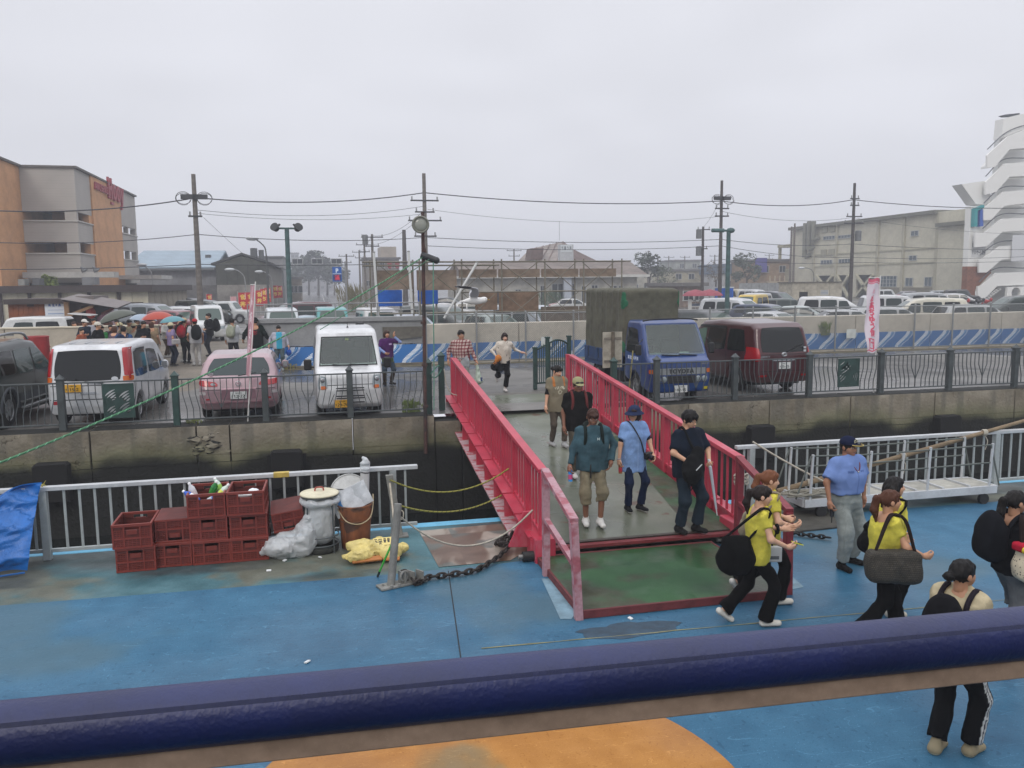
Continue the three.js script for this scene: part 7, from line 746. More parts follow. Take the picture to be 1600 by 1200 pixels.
const gPatch = P(0x1b6a4a,0.8,gDirt,0.3),tri = (x,y,z,sx)=>part('green_patch',gPatch,t,(b)=>{ const g = nets((a,c,e)=>Math.max(Math.abs(fc(a,c,e)) - 0.012,Math.hypot(a - x,(c - y) * sx,e - z) - 0.15 + 0.1 * n3(a * 9,c * 9,e * 9)),[x - 0.3,y - 0.5,z - 0.3],[x + 0.3,y + 0.5,z + 0.3],0.02);if (g.attributes.position.count) b.add(g);});tri(-0.76,2.4,0.56,0.45);tri(0.78,2.4,0.56,0.55);tri(-0.78,1.2,0.55,0.8); part('tie_rope',M(0x2a2c26,0.8),t,(b)=>{ for (const z of [-1.9,-1.1,-0.3,0.4]) b.rod([-0.83,1.08,z],[-0.84,0.8,z + 0.06],0.008).rod([0.83,1.08,z],[0.84,0.8,z + 0.06],0.008);});
}
// ---- parked cars farther off: one of each kind, then copies with their own paint
const kinds = {
sedan: { L: 4.4,W: 1.7,H: 1.42,belt: 0.9,taper: 0.2,wr: 0.3,wheels: [1.35,-1.3],cell: 0.07,k: 0.16,prof: [[-2.1,0.26],[-2.2,0.6],[-2.12,0.94],[-1.55,1.0],[-0.95,1.38],[-0.2,1.43],[0.35,1.37],[1.1,0.97],[1.95,0.82],[2.18,0.58],[2.1,0.24]],fw: [0.98,1.33,0.6,0.5],rw: [1.02,1.33,0.58,0.48],sw: [[-1.3,0.97,-0.15,1.33],[-0.05,0.96,0.75,1.32]] },
minivan: { L: 4.6,W: 1.74,H: 1.84,belt: 1.02,taper: 0.12,wr: 0.32,wheels: [1.45,-1.4],cell: 0.07,k: 0.14,prof: [[-2.22,0.28],[-2.3,0.6],[-2.26,1.0],[-2.08,1.66],[-1.9,1.8],[-0.4,1.85],[0.55,1.76],[1.5,1.1],[2.1,0.95],[2.28,0.66],[2.2,0.26]],fw: [1.14,1.66,0.64,0.56],rw: [1.08,1.66,0.64,0.56],sw: [[-1.85,1.06,-0.92,1.62],[-0.82,1.05,0.16,1.62],[0.26,1.03,1.0,1.55]] },
wagon: { L: 4.3,W: 1.69,H: 1.5,belt: 0.92,taper: 0.16,wr: 0.3,wheels: [1.35,-1.3],cell: 0.07,k: 0.14,prof: [[-2.05,0.27],[-2.14,0.6],[-2.08,0.95],[-1.8,1.38],[-1.6,1.47],[-0.3,1.51],[0.4,1.44],[1.2,0.98],[1.95,0.84],[2.14,0.58],[2.06,0.24]],fw: [1.0,1.38,0.6,0.52],rw: [1.0,1.38,0.6,0.52],sw: [[-1.72,0.98,-1.0,1.36],[-0.92,0.97,0.0,1.37],[0.1,0.96,0.82,1.36]] },
kei: { L: 3.35,W: 1.46,H: 1.86,belt: 0.98,taper: 0.1,wr: 0.27,wheels: [1.0,-1.0],cell: 0.065,k: 0.1,prof: [[-1.62,0.25],[-1.68,0.9],[-1.62,1.72],[-1.48,1.84],[-0.2,1.87],[0.72,1.84],[0.92,1.76],[1.36,1.05],[1.58,0.9],[1.67,0.6],[1.6,0.22]],fw: [1.1,1.7,0.6,0.54],rw: [1.05,1.68,0.58,0.54],sw: [[-1.4,1.04,-0.3,1.64],[-0.2,1.03,0.8,1.62]] },
boxy: { L: 3.6,W: 1.64,H: 1.68,belt: 0.95,taper: 0.12,wr: 0.32,wheels: [1.15,-1.15],cell: 0.068,k: 0.12,prof: [[-1.74,0.32],[-1.8,0.6],[-1.78,1.0],[-1.66,1.56],[-1.5,1.66],[0.3,1.69],[0.5,1.62],[0.86,1.04],[1.6,0.98],[1.78,0.8],[1.74,0.3]],fw: [1.1,1.58,0.62,0.56],rw: [1.05,1.55,0.62,0.56],sw: [[-1.55,1.0,-0.6,1.52],[-0.5,1.0,0.55,1.52]] },
};
const protos = {};
function proto(k) {
const s = kinds[k],t = thing('parked_car','',{ sedan: 'sedan',minivan: 'minivan',wagon: 'car',kei: 'van',boxy: 'car' }[k]),f = bodyOf(s,paint(0xd0d2d4),t);
panel('windscreen',f,[[-s.fw[2],s.fw[0]],[s.fw[2],s.fw[0]],[s.fw[3],s.fw[1]],[-s.fw[3],s.fw[1]]],'+z',wscrG,t,{ off: 0.014 });panel('rear_window',f,[[-s.rw[2],s.rw[0]],[s.rw[2],s.rw[0]],[s.rw[3],s.rw[1]],[-s.rw[3],s.rw[1]]],'-z',tintG,t,{ off: 0.014 });
both((e,d)=>{ s.sw.forEach((q,i)=>panel('side_window',f,[[q[0],q[1]],[q[2],q[1]],[q[2] - (i === s.sw.length - 1 ? 0.25 : 0),q[3]],[q[0] + (i ? 0 : 0.15),q[3]]],d,i ? wscrD : tintG,t,{ off: 0.014,nu: 6,nv: 4 }));panel('head_light',f,[[e * 0.42,0.64],[e * 0.7,0.66],[e * 0.7,0.82],[e * 0.45,0.78]],'+z',clearL,t,{ off: 0.016,nu: 4,nv: 3 });panel('tail_light',f,[[e * 0.58,0.78],[e * 0.76,0.78],[e * 0.76,1.04],[e * 0.6,1.02]],'-z',redL,t,{ off: 0.016,nu: 4,nv: 3 });mirror(t,e * (s.W / 2 + 0.08),s.belt + 0.1,s.sw[s.sw.length - 1][2] - 0.05);});
panel('grille',f,[[-0.38,0.62],[0.38,0.62],[0.38,0.74],[-0.38,0.74]],'+z',blackP,t,{ off: 0.014,round: 0 });BOX('number_plate',M(0xb8bab8,0.5),t,0,0.46,s.prof[s.prof.length - 2][0] + 0.02,0.33,0.16,0.03);fourWheels(t,s);return t;
}
const CARS = [
// right lot, nearest row first
['wagon',1108,36.2,0.35,0x2c3034,'dark grey car right behind the truck canopy, pale windscreen to the viewer'],['minivan',1150,46,0.5,0xbfc2c4,'white minivan right of the teal lamp post foot'],['wagon',1198,44,0.55,0x20304e,'dark blue car among white cars right of the teal lamp post'],['sedan',1208,35.2,0.5,0xc6c8ca,'white saloon close behind the sea wall, roof only, above the maroon minivan'],['sedan',1252,42.5,0.95,0xa2acaa,'silver-green saloon with pale greenish windscreen, left of the big white minivan'],['minivan',1302,47,1.05,0xcfd1d2,'big white minivan facing right behind the sea wall'],['sedan',1326,36,1.2,0xb9bcbe,'pale saloon roof just above the sea wall left of the white banner flag'],['minivan',1398,48,1.2,0xc9cbcc,'white people carrier just right of the white banner flag'],['minivan',1455,55,1.3,0x9da1a4,'silver minivan in the second row before the factory plinth'],['minivan',1440,39.5,-2.0,0xc8c4b4,'cream-white boxy wagon with orange-red tail lights, rear to the right'],['wagon',1392,36.5,1.35,0xbdbfc0,'white car low behind the wall under the white people carrier'],['wagon',1524,37.5,1.4,0xb4b6b6,'white estate car with dark windows near the right edge'],['minivan',1590,41,-1.9,0x26342e,'dark green wagon with a red tail light at the right edge'],
['wagon',1232,57,1.2,0x3c4844,'dark grey-green estate left of the cream container'],['minivan',1178,62,-0.9,0xc6c8c8,'white minivan facing left behind a small yellow car'],['kei',1174,56,-0.9,0xc8a828,'small yellow car in front of the white minivan'],['wagon',1157,60,0.6,0x24403e,'dark teal car beside the blue cabin'],['minivan',1180,88,0.3,0xc0c2c2,'white van by the grey hoarding, farthest row left'],['wagon',1197,80,0.4,0x8c9296,'silver car before the grey hoarding'],['kei',1151,92,0.2,0xbcb49a,'pale yellow van beside the blue cabin roof'],['sedan',1224,80,0.7,0xbec0c2,'white car at the left end of the cream container'],['boxy',1384,84,1.3,0xb8bcbc,'white small car parked at the factory wall right of the banner flag'],['sedan',1422,88,1.4,0x8f8a90,'grey saloon parked along the factory plinth'],['boxy',1502,78,1.0,0x1c2024,'black off-roader below the terminal brick base'],['wagon',1478,84,1.1,0x9aa0a4,'silver car left of the black off-roader'],['wagon',1497,66,0.9,0xb4b6b8,'pale car parked before the motorcycles'],['minivan',1213,70,0.4,0x2a2e32,'dark van roof before the grey hoarding, right part'],
// centre
['kei',517,39,0.05,0x4f9a9a,'teal small van behind the flood gate'],['sedan',525,34.5,0.1,0xc4c6c8,'white car low behind the flood gate in front of the teal van'],['kei',586,36.5,0.12,0xcccdcc,'white small van facing the viewer below the larger blue board'],['wagon',617,41,0.3,0x34383c,'dark grey car right of the white van under the scaffold'],['wagon',637,37.5,0.4,0x9aa6b4,'pale blue-silver car behind the flood gate rail'],['minivan',688,40.5,0.8,0x5a605e,'grey estate with dark windows crossed by the diagonal white pole'],['sedan',697,62,1.5,0xc6c6c4,'white saloon side-on beyond the smaller blue board'],['sedan',703,88,1.2,0x3c4044,'dark car far beyond the smaller blue board'],['wagon',750,62,1.3,0xc2c4c4,'white hatch roof above the seagull'],['wagon',771,37.2,0.2,0x8e9a94,'silver-green car behind the sea wall below the brown panels'],['kei',822,37,0.7,0xb4bcc4,'pale blue-white van behind the sea wall left of the truck'],['sedan',895,72,1.4,0xb8bab8,'white saloon by the low white building entrance'],
// left street
['kei',251,76,1.45,0xaeb0b0,'silver-white van side-on before the warehouse'],['minivan',279,84,0.8,0xb8babc,'white van parked behind the side-on silver van'],['minivan',295,80,1.3,0x15181a,'black estate before the warehouse wall'],['minivan',234,56,1.2,0x8a9096,'silver minivan behind the umbrellas'],['wagon',278,52,0.9,0x6e1c22,'dark red car behind the orange umbrella'],['sedan',278,66,1.1,0xb4bac0,'pale silver saloon behind the dark red car'],['wagon',296,60,1.1,0xc4c6c6,'white car with dark windows left of the white van in the queue road'],['minivan',320,68,1.2,0x30342c,'dark olive car with yellowish roof edge behind the queue van'],['kei',322,47,0.25,0xcdcfce,'white small van facing the viewer behind the queue'],['boxy',356,68,1.3,0xc0c4c4,'white boxy off-roader by the red banners'],['sedan',357,80,1.3,0xbabcbc,'white saloon behind the white boxy off-roader'],['minivan',461,53,-1.25,0x4e161c,'dark red minivan facing left on the road behind the teal floodlights'],['kei',437,39,0.1,0xc4cacc,'silver-white small van facing the viewer at the teal floodlight post'],['sedan',470,41,-1.4,0x9cb0bc,'pale blue car bonnet beside the teal floodlight post'],
];
const pcar = {},wcar = [17.9,24.6,25.5,20.7,26.8,31.9,25.3,37.2,45.8,32.3,28.0,34.0,40.1,34.8,34.7,31.2,32.4,49.5,46.2,49.2,48.3,63.8,70.3,68.8,72.0,57.9,41.5,0.5,0.7,2.4,3.6,3.9,5.8,9.3,13.6,11.9,7.8,9.2,22.3,-13.2,-13.0,-11.5,-10.3,-8.1,-10.2,-8.6,-8.6,-5.9,-6.9,-8.1,-1.4,-1.7,-0.8];
CARS.forEach(([k,px,z,rot,col,label],i)=>{ const pos = [wcar[i],0.89,-z];let c;if (!protos[k]) { c = protos[k] = put(proto(k),pos,rot);tag(c,label,null,'parked cars');} else c = copy(protos[k],pos,rot,label,'parked cars');const b = c.children.find((m)=>m.name === 'body');b.material = pcar[col] ??= paint(col);});
{ // white van with its hatch up by the food stall
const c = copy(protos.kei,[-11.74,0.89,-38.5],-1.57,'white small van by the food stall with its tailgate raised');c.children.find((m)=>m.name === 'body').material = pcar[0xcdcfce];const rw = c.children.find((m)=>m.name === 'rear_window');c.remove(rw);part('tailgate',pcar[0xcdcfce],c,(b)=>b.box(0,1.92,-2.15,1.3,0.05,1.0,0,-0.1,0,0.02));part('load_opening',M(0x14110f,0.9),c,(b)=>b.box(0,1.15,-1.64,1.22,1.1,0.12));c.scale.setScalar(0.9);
}
{ // motorcycles at the terminal
const L = ['red motorcycle parked by the terminal stair, leftmost','black motorcycle parked by the terminal stair, second from left','black and silver motorcycle parked by the terminal stair, third from left','red motorcycle parked by the terminal stair, rightmost'];
let p0;for (let i = 0;i < 4;i++) { const pos = [[54.75,0.89,-62],[55.54,0.89,-62],[57.17,0.89,-63],[57.98,0.89,-63]][i],col = i % 3 ? 0x1c1e20 : 0x9c2620;if (!i) { const t = p0 = thing('motorcycle',L[0],'motorcycle',pos,0.5,'motorcycles by the terminal');for (const z of [0.7,-0.65]) part('wheel',tyreM,t,(b)=>b.add(ringG(0.27,0.06,8,20).rotateY(Math.PI / 2).translate(0,0.33,z)));mesh('body',uvm(nets(uni([ell([0,0.82,0.15],[0.17,0.16,0.3]),ell([0,0.78,-0.4],[0.15,0.08,0.38]),ell([0,0.5,0],[0.16,0.2,0.3]),ell([0,0.95,0.55],[0.16,0.2,0.12])],0.08),[-0.3,0.2,-0.9],[0.3,1.3,0.9],0.05)),M(col,0.3),t);part('fork',chrome,t,(b)=>b.rod([0.08,0.33,0.7],[0.08,0.95,0.45],0.025).rod([-0.08,0.33,0.7],[-0.08,0.95,0.45],0.025));part('handlebar',blackP,t,(b)=>b.rod([-0.36,1.05,0.38],[0.36,1.05,0.38],0.02));part('exhaust',chrome,t,(b)=>b.rod([0.15,0.35,0.1],[0.17,0.42,-0.8],0.05));} else { const c = copy(p0,pos,0.5 + i * 0.2,L[i]);c.children.find((m)=>m.name === 'body').material = M(col,0.3);} }
}
// ================================================================ people
const skinM = new THREE.MeshStandardMaterial({ vertexColors: true,roughness: 0.6 }),clothV = new THREE.MeshPhysicalMaterial({ vertexColors: true,roughness: 0.9,specularIntensity: 0.3,bumpMap: rep(gBump,0.12,0.12),bumpScale: 0.001 });
const fcache = {},fab = (c)=>(fcache[c] ??= P(c,0.9,gPaint,0.4,{ specularIntensity: 0.3 })),hairM = (c)=>(fcache['h' + c] ??= M(c,0.6,{ specularIntensity: 0.5 })),rotY = (v,a)=>[v[0] * Math.cos(a) + v[2] * Math.sin(a),v[1],-v[0] * Math.sin(a) + v[2] * Math.cos(a)],rotX = (v,a)=>[v[0],v[1] * Math.cos(a) - v[2] * Math.sin(a),v[1] * Math.sin(a) + v[2] * Math.cos(a)];
function ik(a,c,l1,l2,hint) {
let d = vsub(c,a),L = vlen(d);const mx = (l1 + l2) * 0.995;if (L > mx) { c = vadd(a,d,mx / L);d = vsub(c,a);L = mx;}
const u = vnorm(d),x = (l1 * l1 - l2 * l2 + L * L) / (2 * L),h = Math.sqrt(Math.max(l1 * l1 - x * x,0));let n = vsub(hint,[0,0,0]);n = vnorm(vadd(n,u,-vdot(n,u)));
return [vadd(vadd(a,u,x),n,h),c];
}
function person(o) {
const q = { skin: 0xb98a6c,lean: 0,side: 0,twist: 0,yaw: 0,pitch: 0,hip: [0,0,0],fat: 1,cell: 1,...o },F = q.g === 'f',lo = q.cell > 1;
const t = thing('person',q.label,'person',q.pos,q.turn,q.group);t.scale.setScalar(q.h / 1.7);
const tf = (v)=>rotX([v[0] + v[1] * Math.sin(q.side),v[1],v[2]],q.lean),P0 = [q.hip[0],0.93 + q.hip[1],q.hip[2]],up = vnorm(tf([0,1,0])),X = rotY([1,0,0],q.twist),HX = rotY([1,0,0],q.twist * 0.4),sw = F ? 0.152 : 0.172,fat = q.fat;
const C = vadd(P0,up,0.27),S = vadd(P0,up,0.455),N = vadd(P0,up,0.52),fw = rotY([0,0,1],q.twist),nk = vnorm(vadd(up,fw,0.12 + 0.25 * Math.max(0,q.pitch))),Hc = vadd(N,nk,0.128);
const sh = [1,-1].map((s)=>vadd(S,X,s * sw)),hp = [1,-1].map((s)=>vadd(vadd(P0,HX,s * 0.088),[0,-0.04,0]));
const aw = [q.LA,q.RA].map((w,i)=>w || [(i ? -1 : 1) * 0.25,0.88,0.04]),arms = aw.map((w,i)=>ik(sh[i],w,0.285,0.25,(i ? q.RE : q.LE) || [(i ? -1 : 1) * 0.35,-0.2,-1]));
const feet = [q.LF,q.RF].map((w,i)=>w || [(i ? -1 : 1) * 0.1,0.09,0,0,0]),legs = feet.map((w,i)=>ik(hp[i],w,0.42,0.42,rotY([(i ? -0.12 : 0.12),0,1],w[3] || 0)));
const sk = lin(q.skin),k = 0.04,wr = (amp,fr)=>(x,y,z)=>amp * (n3(x * fr,y * fr * 0.6,z * fr) - 0.5) + amp * 0.6 * (Math.abs(n3(x * fr * 2.1 + 7,y * fr * 1.3,z * fr * 2.1) - 0.5) - 0.25);
const bounds = (f)=>{ const p = [Hc,P0,...sh,...hp,...arms.flat(),...legs.flat()];return [0,1,2].map((i)=>(f > 0 ? Math.max(...p.map((v)=>v[i])) + 0.28 : Math.min(...p.map((v)=>v[i])) - 0.28));},LO = bounds(-1),HI = bounds(1);
const torso = (e,drop = 0)=>[cap(vadd(P0,up,-drop),C,(F ? 0.122 : 0.118) * fat + e,(F ? 0.11 : 0.125) * fat + e,HX,0.72),cap(C,vadd(S,up,-0.05),(F ? 0.112 : 0.13) * fat + e,0.105 * fat + e,X,0.7),cap(vadd(sh[0],up,-0.01),vadd(sh[1],up,-0.01),0.055 + e * 0.8)];
// body: torso, neck, arms, legs in one field; head and hands on finer grids, merged into the same mesh
const legR = F ? [0.074,0.052,0.05,0.034] : [0.078,0.056,0.053,0.037];
const core = [...torso(0),cap(vadd(N,up,-0.04),vadd(Hc,nk,-0.06),F ? 0.046 : 0.054,F ? 0.044 : 0.052)];arms.forEach(([e,w],i)=>core.push(cap(sh[i],e,0.046 * fat,0.036),cap(e,w,0.038,0.026)));legs.forEach(([kn,an],i)=>core.push(cap(hp[i],kn,legR[0] * fat,legR[1]),cap(kn,an,legR[2],legR[3])));
const sc = (arr)=>arr,geos = [];
const colored = (g)=>{ const c = new Float32Array(g.attributes.position.count * 3);for (let i = 0;i < c.length;i += 3) c.set(sk,i);g.setAttribute('color',new THREE.BufferAttribute(c,3));return g;};
geos.push(colored(nets(uni(core,k),LO,HI,lo ? 0.03 : 0.017)));
// head in its own frame
const hy0 = q.yaw + q.twist * 0.6,hz = vnorm(rotY(rotX([0,0,1],q.pitch),hy0)),hx = rotY([1,0,0],hy0),hyv = vcross(hz,hx),HM = mat4().makeBasis(V(...hx),V(...hyv),V(...hz)).setPosition(...Hc);
const hd = uni([ell([0,0.025,-0.014],[0.077,0.095,0.095]),cap([0,-0.03,0.03],[0,-0.088,0.052],0.058,F ? 0.03 : 0.036),ell([0,-0.03,0.05],[0.06,0.06,0.045]),cap([0,-0.07,-0.03],[0,-0.12,-0.03],0.048)],0.03),nose = uni([cap([0,0.012,0.088],[0,-0.026,0.107],0.009,0.014),ell([0.012,-0.03,0.098],[0.011,0.009,0.012]),ell([-0.012,-0.03,0.098],[0.011,0.009,0.012])],0.012),ears = [1,-1].map((s)=>ell([s * 0.079,-0.005,-0.012],[0.012,0.032,0.02])),lips = ell([0,-0.063,0.083],[0.026,0.011,0.014]),sock = [1,-1].map((s)=>ell([s * 0.031,0.006,0.096],[0.022,0.012,0.018]));
const hf = (x,y,z)=>{ let d = hd(x,y,z);if (d > 0.06) return d;d = smin(d,nose(x,y,z),0.014);d = smin(d,Math.min(ears[0](x,y,z),ears[1](x,y,z)),0.012);d = smax(d,-Math.min(sock[0](x,y,z),sock[1](x,y,z)),0.012);return smin(d,lips(x,y,z),0.006);};
const brow = lin(q.hair?.col ?? 0x1a1512),hcol = (x,y,z)=>{ const e = Math.abs(x) - 0.032;if (z > 0.05) { if (Math.abs(e) < 0.006 && Math.abs(y - 0.006) < 0.006) return [0.02,0.015,0.012];if ((e / 0.017) ** 2 + ((y - 0.006) / 0.007) ** 2 < 1) return [0.55,0.5,0.47];if (Math.abs(e) < 0.021 && Math.abs(y - 0.03 + e * e * 8) < 0.0055) return brow.map((c)=>c * 0.8 + 0.02);if (Math.abs(x) < 0.025 && Math.abs(y + 0.063) < 0.009 && z > 0.07) return F ? [0.42,0.13,0.12] : [0.36,0.15,0.12];} return sk;};
geos.push(nets(hf,[-0.12,-0.19,-0.14],[0.12,0.15,0.15],lo ? 0.014 : 0.0058,hcol).applyMatrix4(HM));
// hands: palm, four bent fingers of unequal length, thumb from the side
const hands = arms.map(([e,w],i)=>{
const s = i ? -1 : 1,d = vnorm((i ? q.RHD : q.LHD) || vsub(w,e));let th = (i ? q.RT : q.LT) || [0,0.25,1];th = vnorm(vadd(th,d,-vdot(th,d)));const n = vcross(th,d).map((v)=>-v * s),cu = (i ? q.RC : q.LC) ?? 0.35,pr = [],ft = lo ? 0.004 : 0;
pr.push(cap(w,vadd(w,d,0.02),0.027,0.03),cap(vadd(vadd(w,d,0.035),th,0.014),vadd(vadd(w,d,0.08),th,0.02),0.022,0.019),cap(vadd(vadd(w,d,0.035),th,-0.012),vadd(vadd(w,d,0.076),th,-0.02),0.021,0.018));
const palm = uni(pr,0.03),fin = [];
[[0.03,0.038],[0.01,0.043],[-0.011,0.04],[-0.03,0.031]].forEach(([o2,l],j)=>{ const b = vadd(vadd(w,d,0.084 - Math.abs(o2) * 0.12),th,o2),dir = (a)=>vnorm(vadd(d.map((v)=>v * Math.cos(a)),n,Math.sin(a))),p1 = vadd(b,dir(cu),l),p2 = vadd(p1,dir(cu * 2.2),l * 0.75),p3 = vadd(p2,dir(cu * 3),l * 0.5);fin.push(cap(b,p1,0.0095 + ft,0.009 + ft),cap(p1,p2,0.009 + ft,0.0082 + ft),cap(p2,p3,0.0082 + ft,0.007 + ft));});
const tb = vadd(vadd(w,d,0.025),th,0.026),t1 = vadd(tb,vnorm(vadd(vadd(d,th,0.8),n,0.3)),0.042),t2 = vadd(t1,vnorm(vadd(vadd(d,th,0.25),n,0.6)),0.032);fin.push(cap(tb,t1,0.0125 + ft,0.0105 + ft),cap(t1,t2,0.0105 + ft,0.008 + ft));
const f = (x,y,z)=>{ let m = 9;for (const g of fin) m = Math.min(m,g(x,y,z));return smin(palm(x,y,z),m,0.008);},c0 = vadd(w,d,0.09);
geos.push(colored(nets(f,c0.map((v)=>v - 0.15),c0.map((v)=>v + 0.15),lo ? 0.014 : 0.0062)));return { w,d,th,n,grip: vadd(vadd(w,d,0.095),n,0.025) };
});
mesh('body',mergeGeometries(geos.map((g)=>{ const h = g.index ? g.toNonIndexed() : g;return h;})),skinM,t);
// clothes
const cell = lo ? 0.03 : 0.0145,T = q.top,B = q.bot,wrA = wr(lo ? 0.014 : 0.028,11);
const cut = (f,pt,n)=>(x,y,z)=>smax(f(x,y,z),(x - pt[0]) * n[0] + (y - pt[1]) * n[1] + (z - pt[2]) * n[2],0.006);
if (T) {
const e = Math.max((T.loose ?? 0.018) * 0.75,(B?.loose ?? 0.016) * 0.8 + 0.016),drop = T.drop ?? 0.1,base = torso(e,drop + 0.05);if (T.long) base.push(cap(vadd(P0,up,-drop - 0.05),C,(T.long === 1 ? 0.165 : T.long) * fat,0.12 * fat + e,HX,0.76));if (F) for (const s of [1,-1]) base.push(ell(vadd(vadd(vadd(C,up,0.06),X,s * 0.062),fw,0.085),[0.062,0.062,0.052]));
base.push(cap(vadd(N,up,-0.06),vadd(N,up,T.collar ? 0.0 : -0.02),0.075,0.062));if (T.hood) base.push(ell(vadd(vadd(N,up,-0.01),fw,-0.09),[0.13,0.07,0.08]));
let f = uni(base,0.05);const nb = vnorm(vadd(up,fw,-0.75));f = cut(f,vadd(vadd(N,up,T.collar ? 0.03 : -0.012),fw,0.04),nb);f = cut(f,vadd(P0,up,-drop),up.map((v)=>-v));
if (T.vest !== 1) arms.forEach(([el,w],i)=>{ const L = T.sleeve ?? 0.55,r = (T.sr ?? 0.06) * 0.88,list = [],end = L <= 1 ? vlerp(sh[i],el,L) : vlerp(el,w,L - 1),dd = L <= 1 ? vnorm(vsub(el,sh[i])) : vnorm(vsub(w,el));list.push(cap(sh[i],L <= 1 ? vadd(end,dd,0.05) : el,r * fat + 0.004,L <= 1 ? r + (T.flare ?? 0.006) : r - 0.006));if (L > 1) list.push(cap(el,vadd(end,dd,0.04),r - 0.006,r - 0.02));const s = cut(uni(list,0.03),end,dd),prev = f;f = (x,y,z)=>smin(prev(x,y,z),s(x,y,z),0.03);});
const f2 = (x,y,z)=>f(x,y,z) + wrA(x,y,z) * (T.fold ?? 1),col = T.fn ? (x,y,z)=>lin(T.fn(x,y,z,{ C,P0,N })) : null;
const m = mesh(T.name || 'shirt',T.fn ? nets(f2,LO,HI,T.cell || cell,col) : uvm(nets(f2,LO,HI,cell)),T.fn ? clothV : fab(T.col),t);if (T.fn) uvm(m.geometry);
if (T.under) arms.forEach(([el,w],i)=>{ const L = T.under[1],a = T.sleeve <= 1 ? vlerp(sh[i],el,T.sleeve - 0.1) : el,end = L <= 1 ? vlerp(sh[i],el,L) : vlerp(el,w,L - 1),list = L <= 1 ? [cap(a,end,0.052,0.05)] : [cap(a,el,0.05,0.047),cap(el,end,0.047,0.037)];mesh('undersleeve',uvm(nets(uni(list,0.02),LO,HI,cell)),fab(T.under[0]),t);});
if (T.print && !lo) mesh('shirt_print',quadGrid((u,v)=>{ const a = vadd(vadd(vadd(C,up,0.12 - 0.2 * (1 - v)),X,(u - 0.5) * 0.19),fw,0.3);let d2 = 0,p = a;for (let i = 0;i < 40;i++) { const d = f2(...p);if (d < 0.002) break;d2 += d * 0.8;p = vadd(a,fw,-d2);} return vadd(p,fw,0.004);},16,16),M(0xffffff,0.85,{ map: T.print }),t);
}
if (B) {
const L = B.len ?? 0.96,e = (B.loose ?? 0.016) * 0.8,fl = B.flare ?? 0.058,list = [cap(vadd(P0,up,0.1),vadd(P0,[0,-0.05,0]),(F ? 0.112 : 0.11) * fat + e * 0.6,(F ? 0.128 : 0.12) * fat + e,HX,0.74)];let f = uni(list,0.05);f = cut(f,vadd(P0,up,0.1),up);
legs.forEach(([kn,an],i)=>{ const end = L <= 0.5 ? vlerp(hp[i],kn,L * 2) : vlerp(kn,an,L * 2 - 1),dd = vnorm(L <= 0.5 ? vsub(kn,hp[i]) : vsub(an,kn)),lst = [cap(hp[i],kn,legR[0] * fat + e + 0.006,legR[1] + e)];if (L > 0.5) lst.push(cap(kn,vadd(end,dd,0.06),legR[2] + e,fl));const s = cut(uni(lst,0.04),end,dd),prev = f;f = (x,y,z)=>smin(prev(x,y,z),s(x,y,z),0.035);});
const wl = wr(lo ? 0.016 : 0.034,10),f2 = (x,y,z)=>f(x,y,z) + wl(x,y,z) * (B.fold ?? 1);const m = mesh(B.len < 0.8 ? 'shorts' : 'trousers',B.fn ? nets(f2,LO,HI,cell,(x,y,z)=>lin(B.fn(x,y,z,legs))) : uvm(nets(f2,LO,HI,cell)),B.fn ? clothV : fab(B.col),t);if (B.fn) uvm(m.geometry);
if (B.belt) mesh('belt',uvm(nets((x,y,z)=>Math.max(Math.abs(f(x,y,z) - 0.006) - 0.008,Math.abs(vdot(vsub([x,y,z],P0),up) - 0.075) - 0.018),LO,HI,0.0125)),M(B.belt,0.5),t);
}
feet.forEach((w,i)=>{ const S0 = q.shoe || { col: 0x202020 },an = legs[i][1],dir = rotY(rotX([0,0,1],w[4] || 0),w[3] || 0),upv = rotY(rotX([0,1,0],w[4] || 0),w[3] || 0),heel = vadd(vadd(an,dir,-0.035),upv,-0.045),toe = vadd(vadd(an,dir,0.15),upv,-0.055);let f = uni([cap(heel,toe,0.042,0.036,vcross(upv,dir),0.85),...(S0.low ? [] : [cap(vadd(heel,dir,0.02),vadd(an,upv,0.02),0.045,0.043)])],0.04);const fl = vadd(an,upv,-0.088);f = cut(f,fl,upv.map((v)=>-v));const sl = lin(S0.sole ?? 0xb8b8b4),cc = lin(S0.col);
mesh('shoe',nets(f,vadd(an,[-0.2,-0.2,-0.2]),vadd(an,[0.22,0.16,0.22]),lo ? 0.026 : 0.011,(x,y,z)=>(vdot(vsub([x,y,z],fl),upv) < 0.024 ? sl : cc)),clothV,t);});
// hair, hats
const hr = q.hair || { style: 'short',col: 0x171311 },st = hr.style,hn = (x,y,z)=>(lo ? 0 : 0.016 * (n3(x * 62,y * 20,z * 62) - 0.5) + 0.012 * (n3(x * 24 + 3,y * 12,z * 24) - 0.5)),face = ell([0,-0.045,0.115],[st === 'bob' || st === 'long' ? 0.062 : 0.07,0.1,0.085]),hl = [ell([0,0.03,-0.016],[0.086,0.104,0.104])];
if (st === 'bob') hl.push(ell([0,-0.035,-0.025],[0.1,0.11,0.095]));if (st === 'long') hl.push(cap([0,-0.03,-0.05],[0,-0.24,-0.085],0.092,0.06,[1,0,0],0.8));if (st === 'thick') hl.push(ell([0,0.045,0.0],[0.098,0.095,0.112]));
let hfn = uni(hl,0.03);if (st !== 'thick2') hfn = ((p)=>(x,y,z)=>smax(p(x,y,z),-face(x,y,z),0.02))(hfn);if (st === 'short' || st === 'pony' || st === 'bun' || st === 'thick') hfn = ((p)=>(x,y,z)=>smax(p(x,y,z),(st === 'thick' ? -0.062 : -0.05) - y + z * 0.55,0.02))(hfn);else hfn = ((p)=>(x,y,z)=>smax(p(x,y,z),(st === 'bob' ? -0.12 : -0.32) - y,0.02))(hfn);
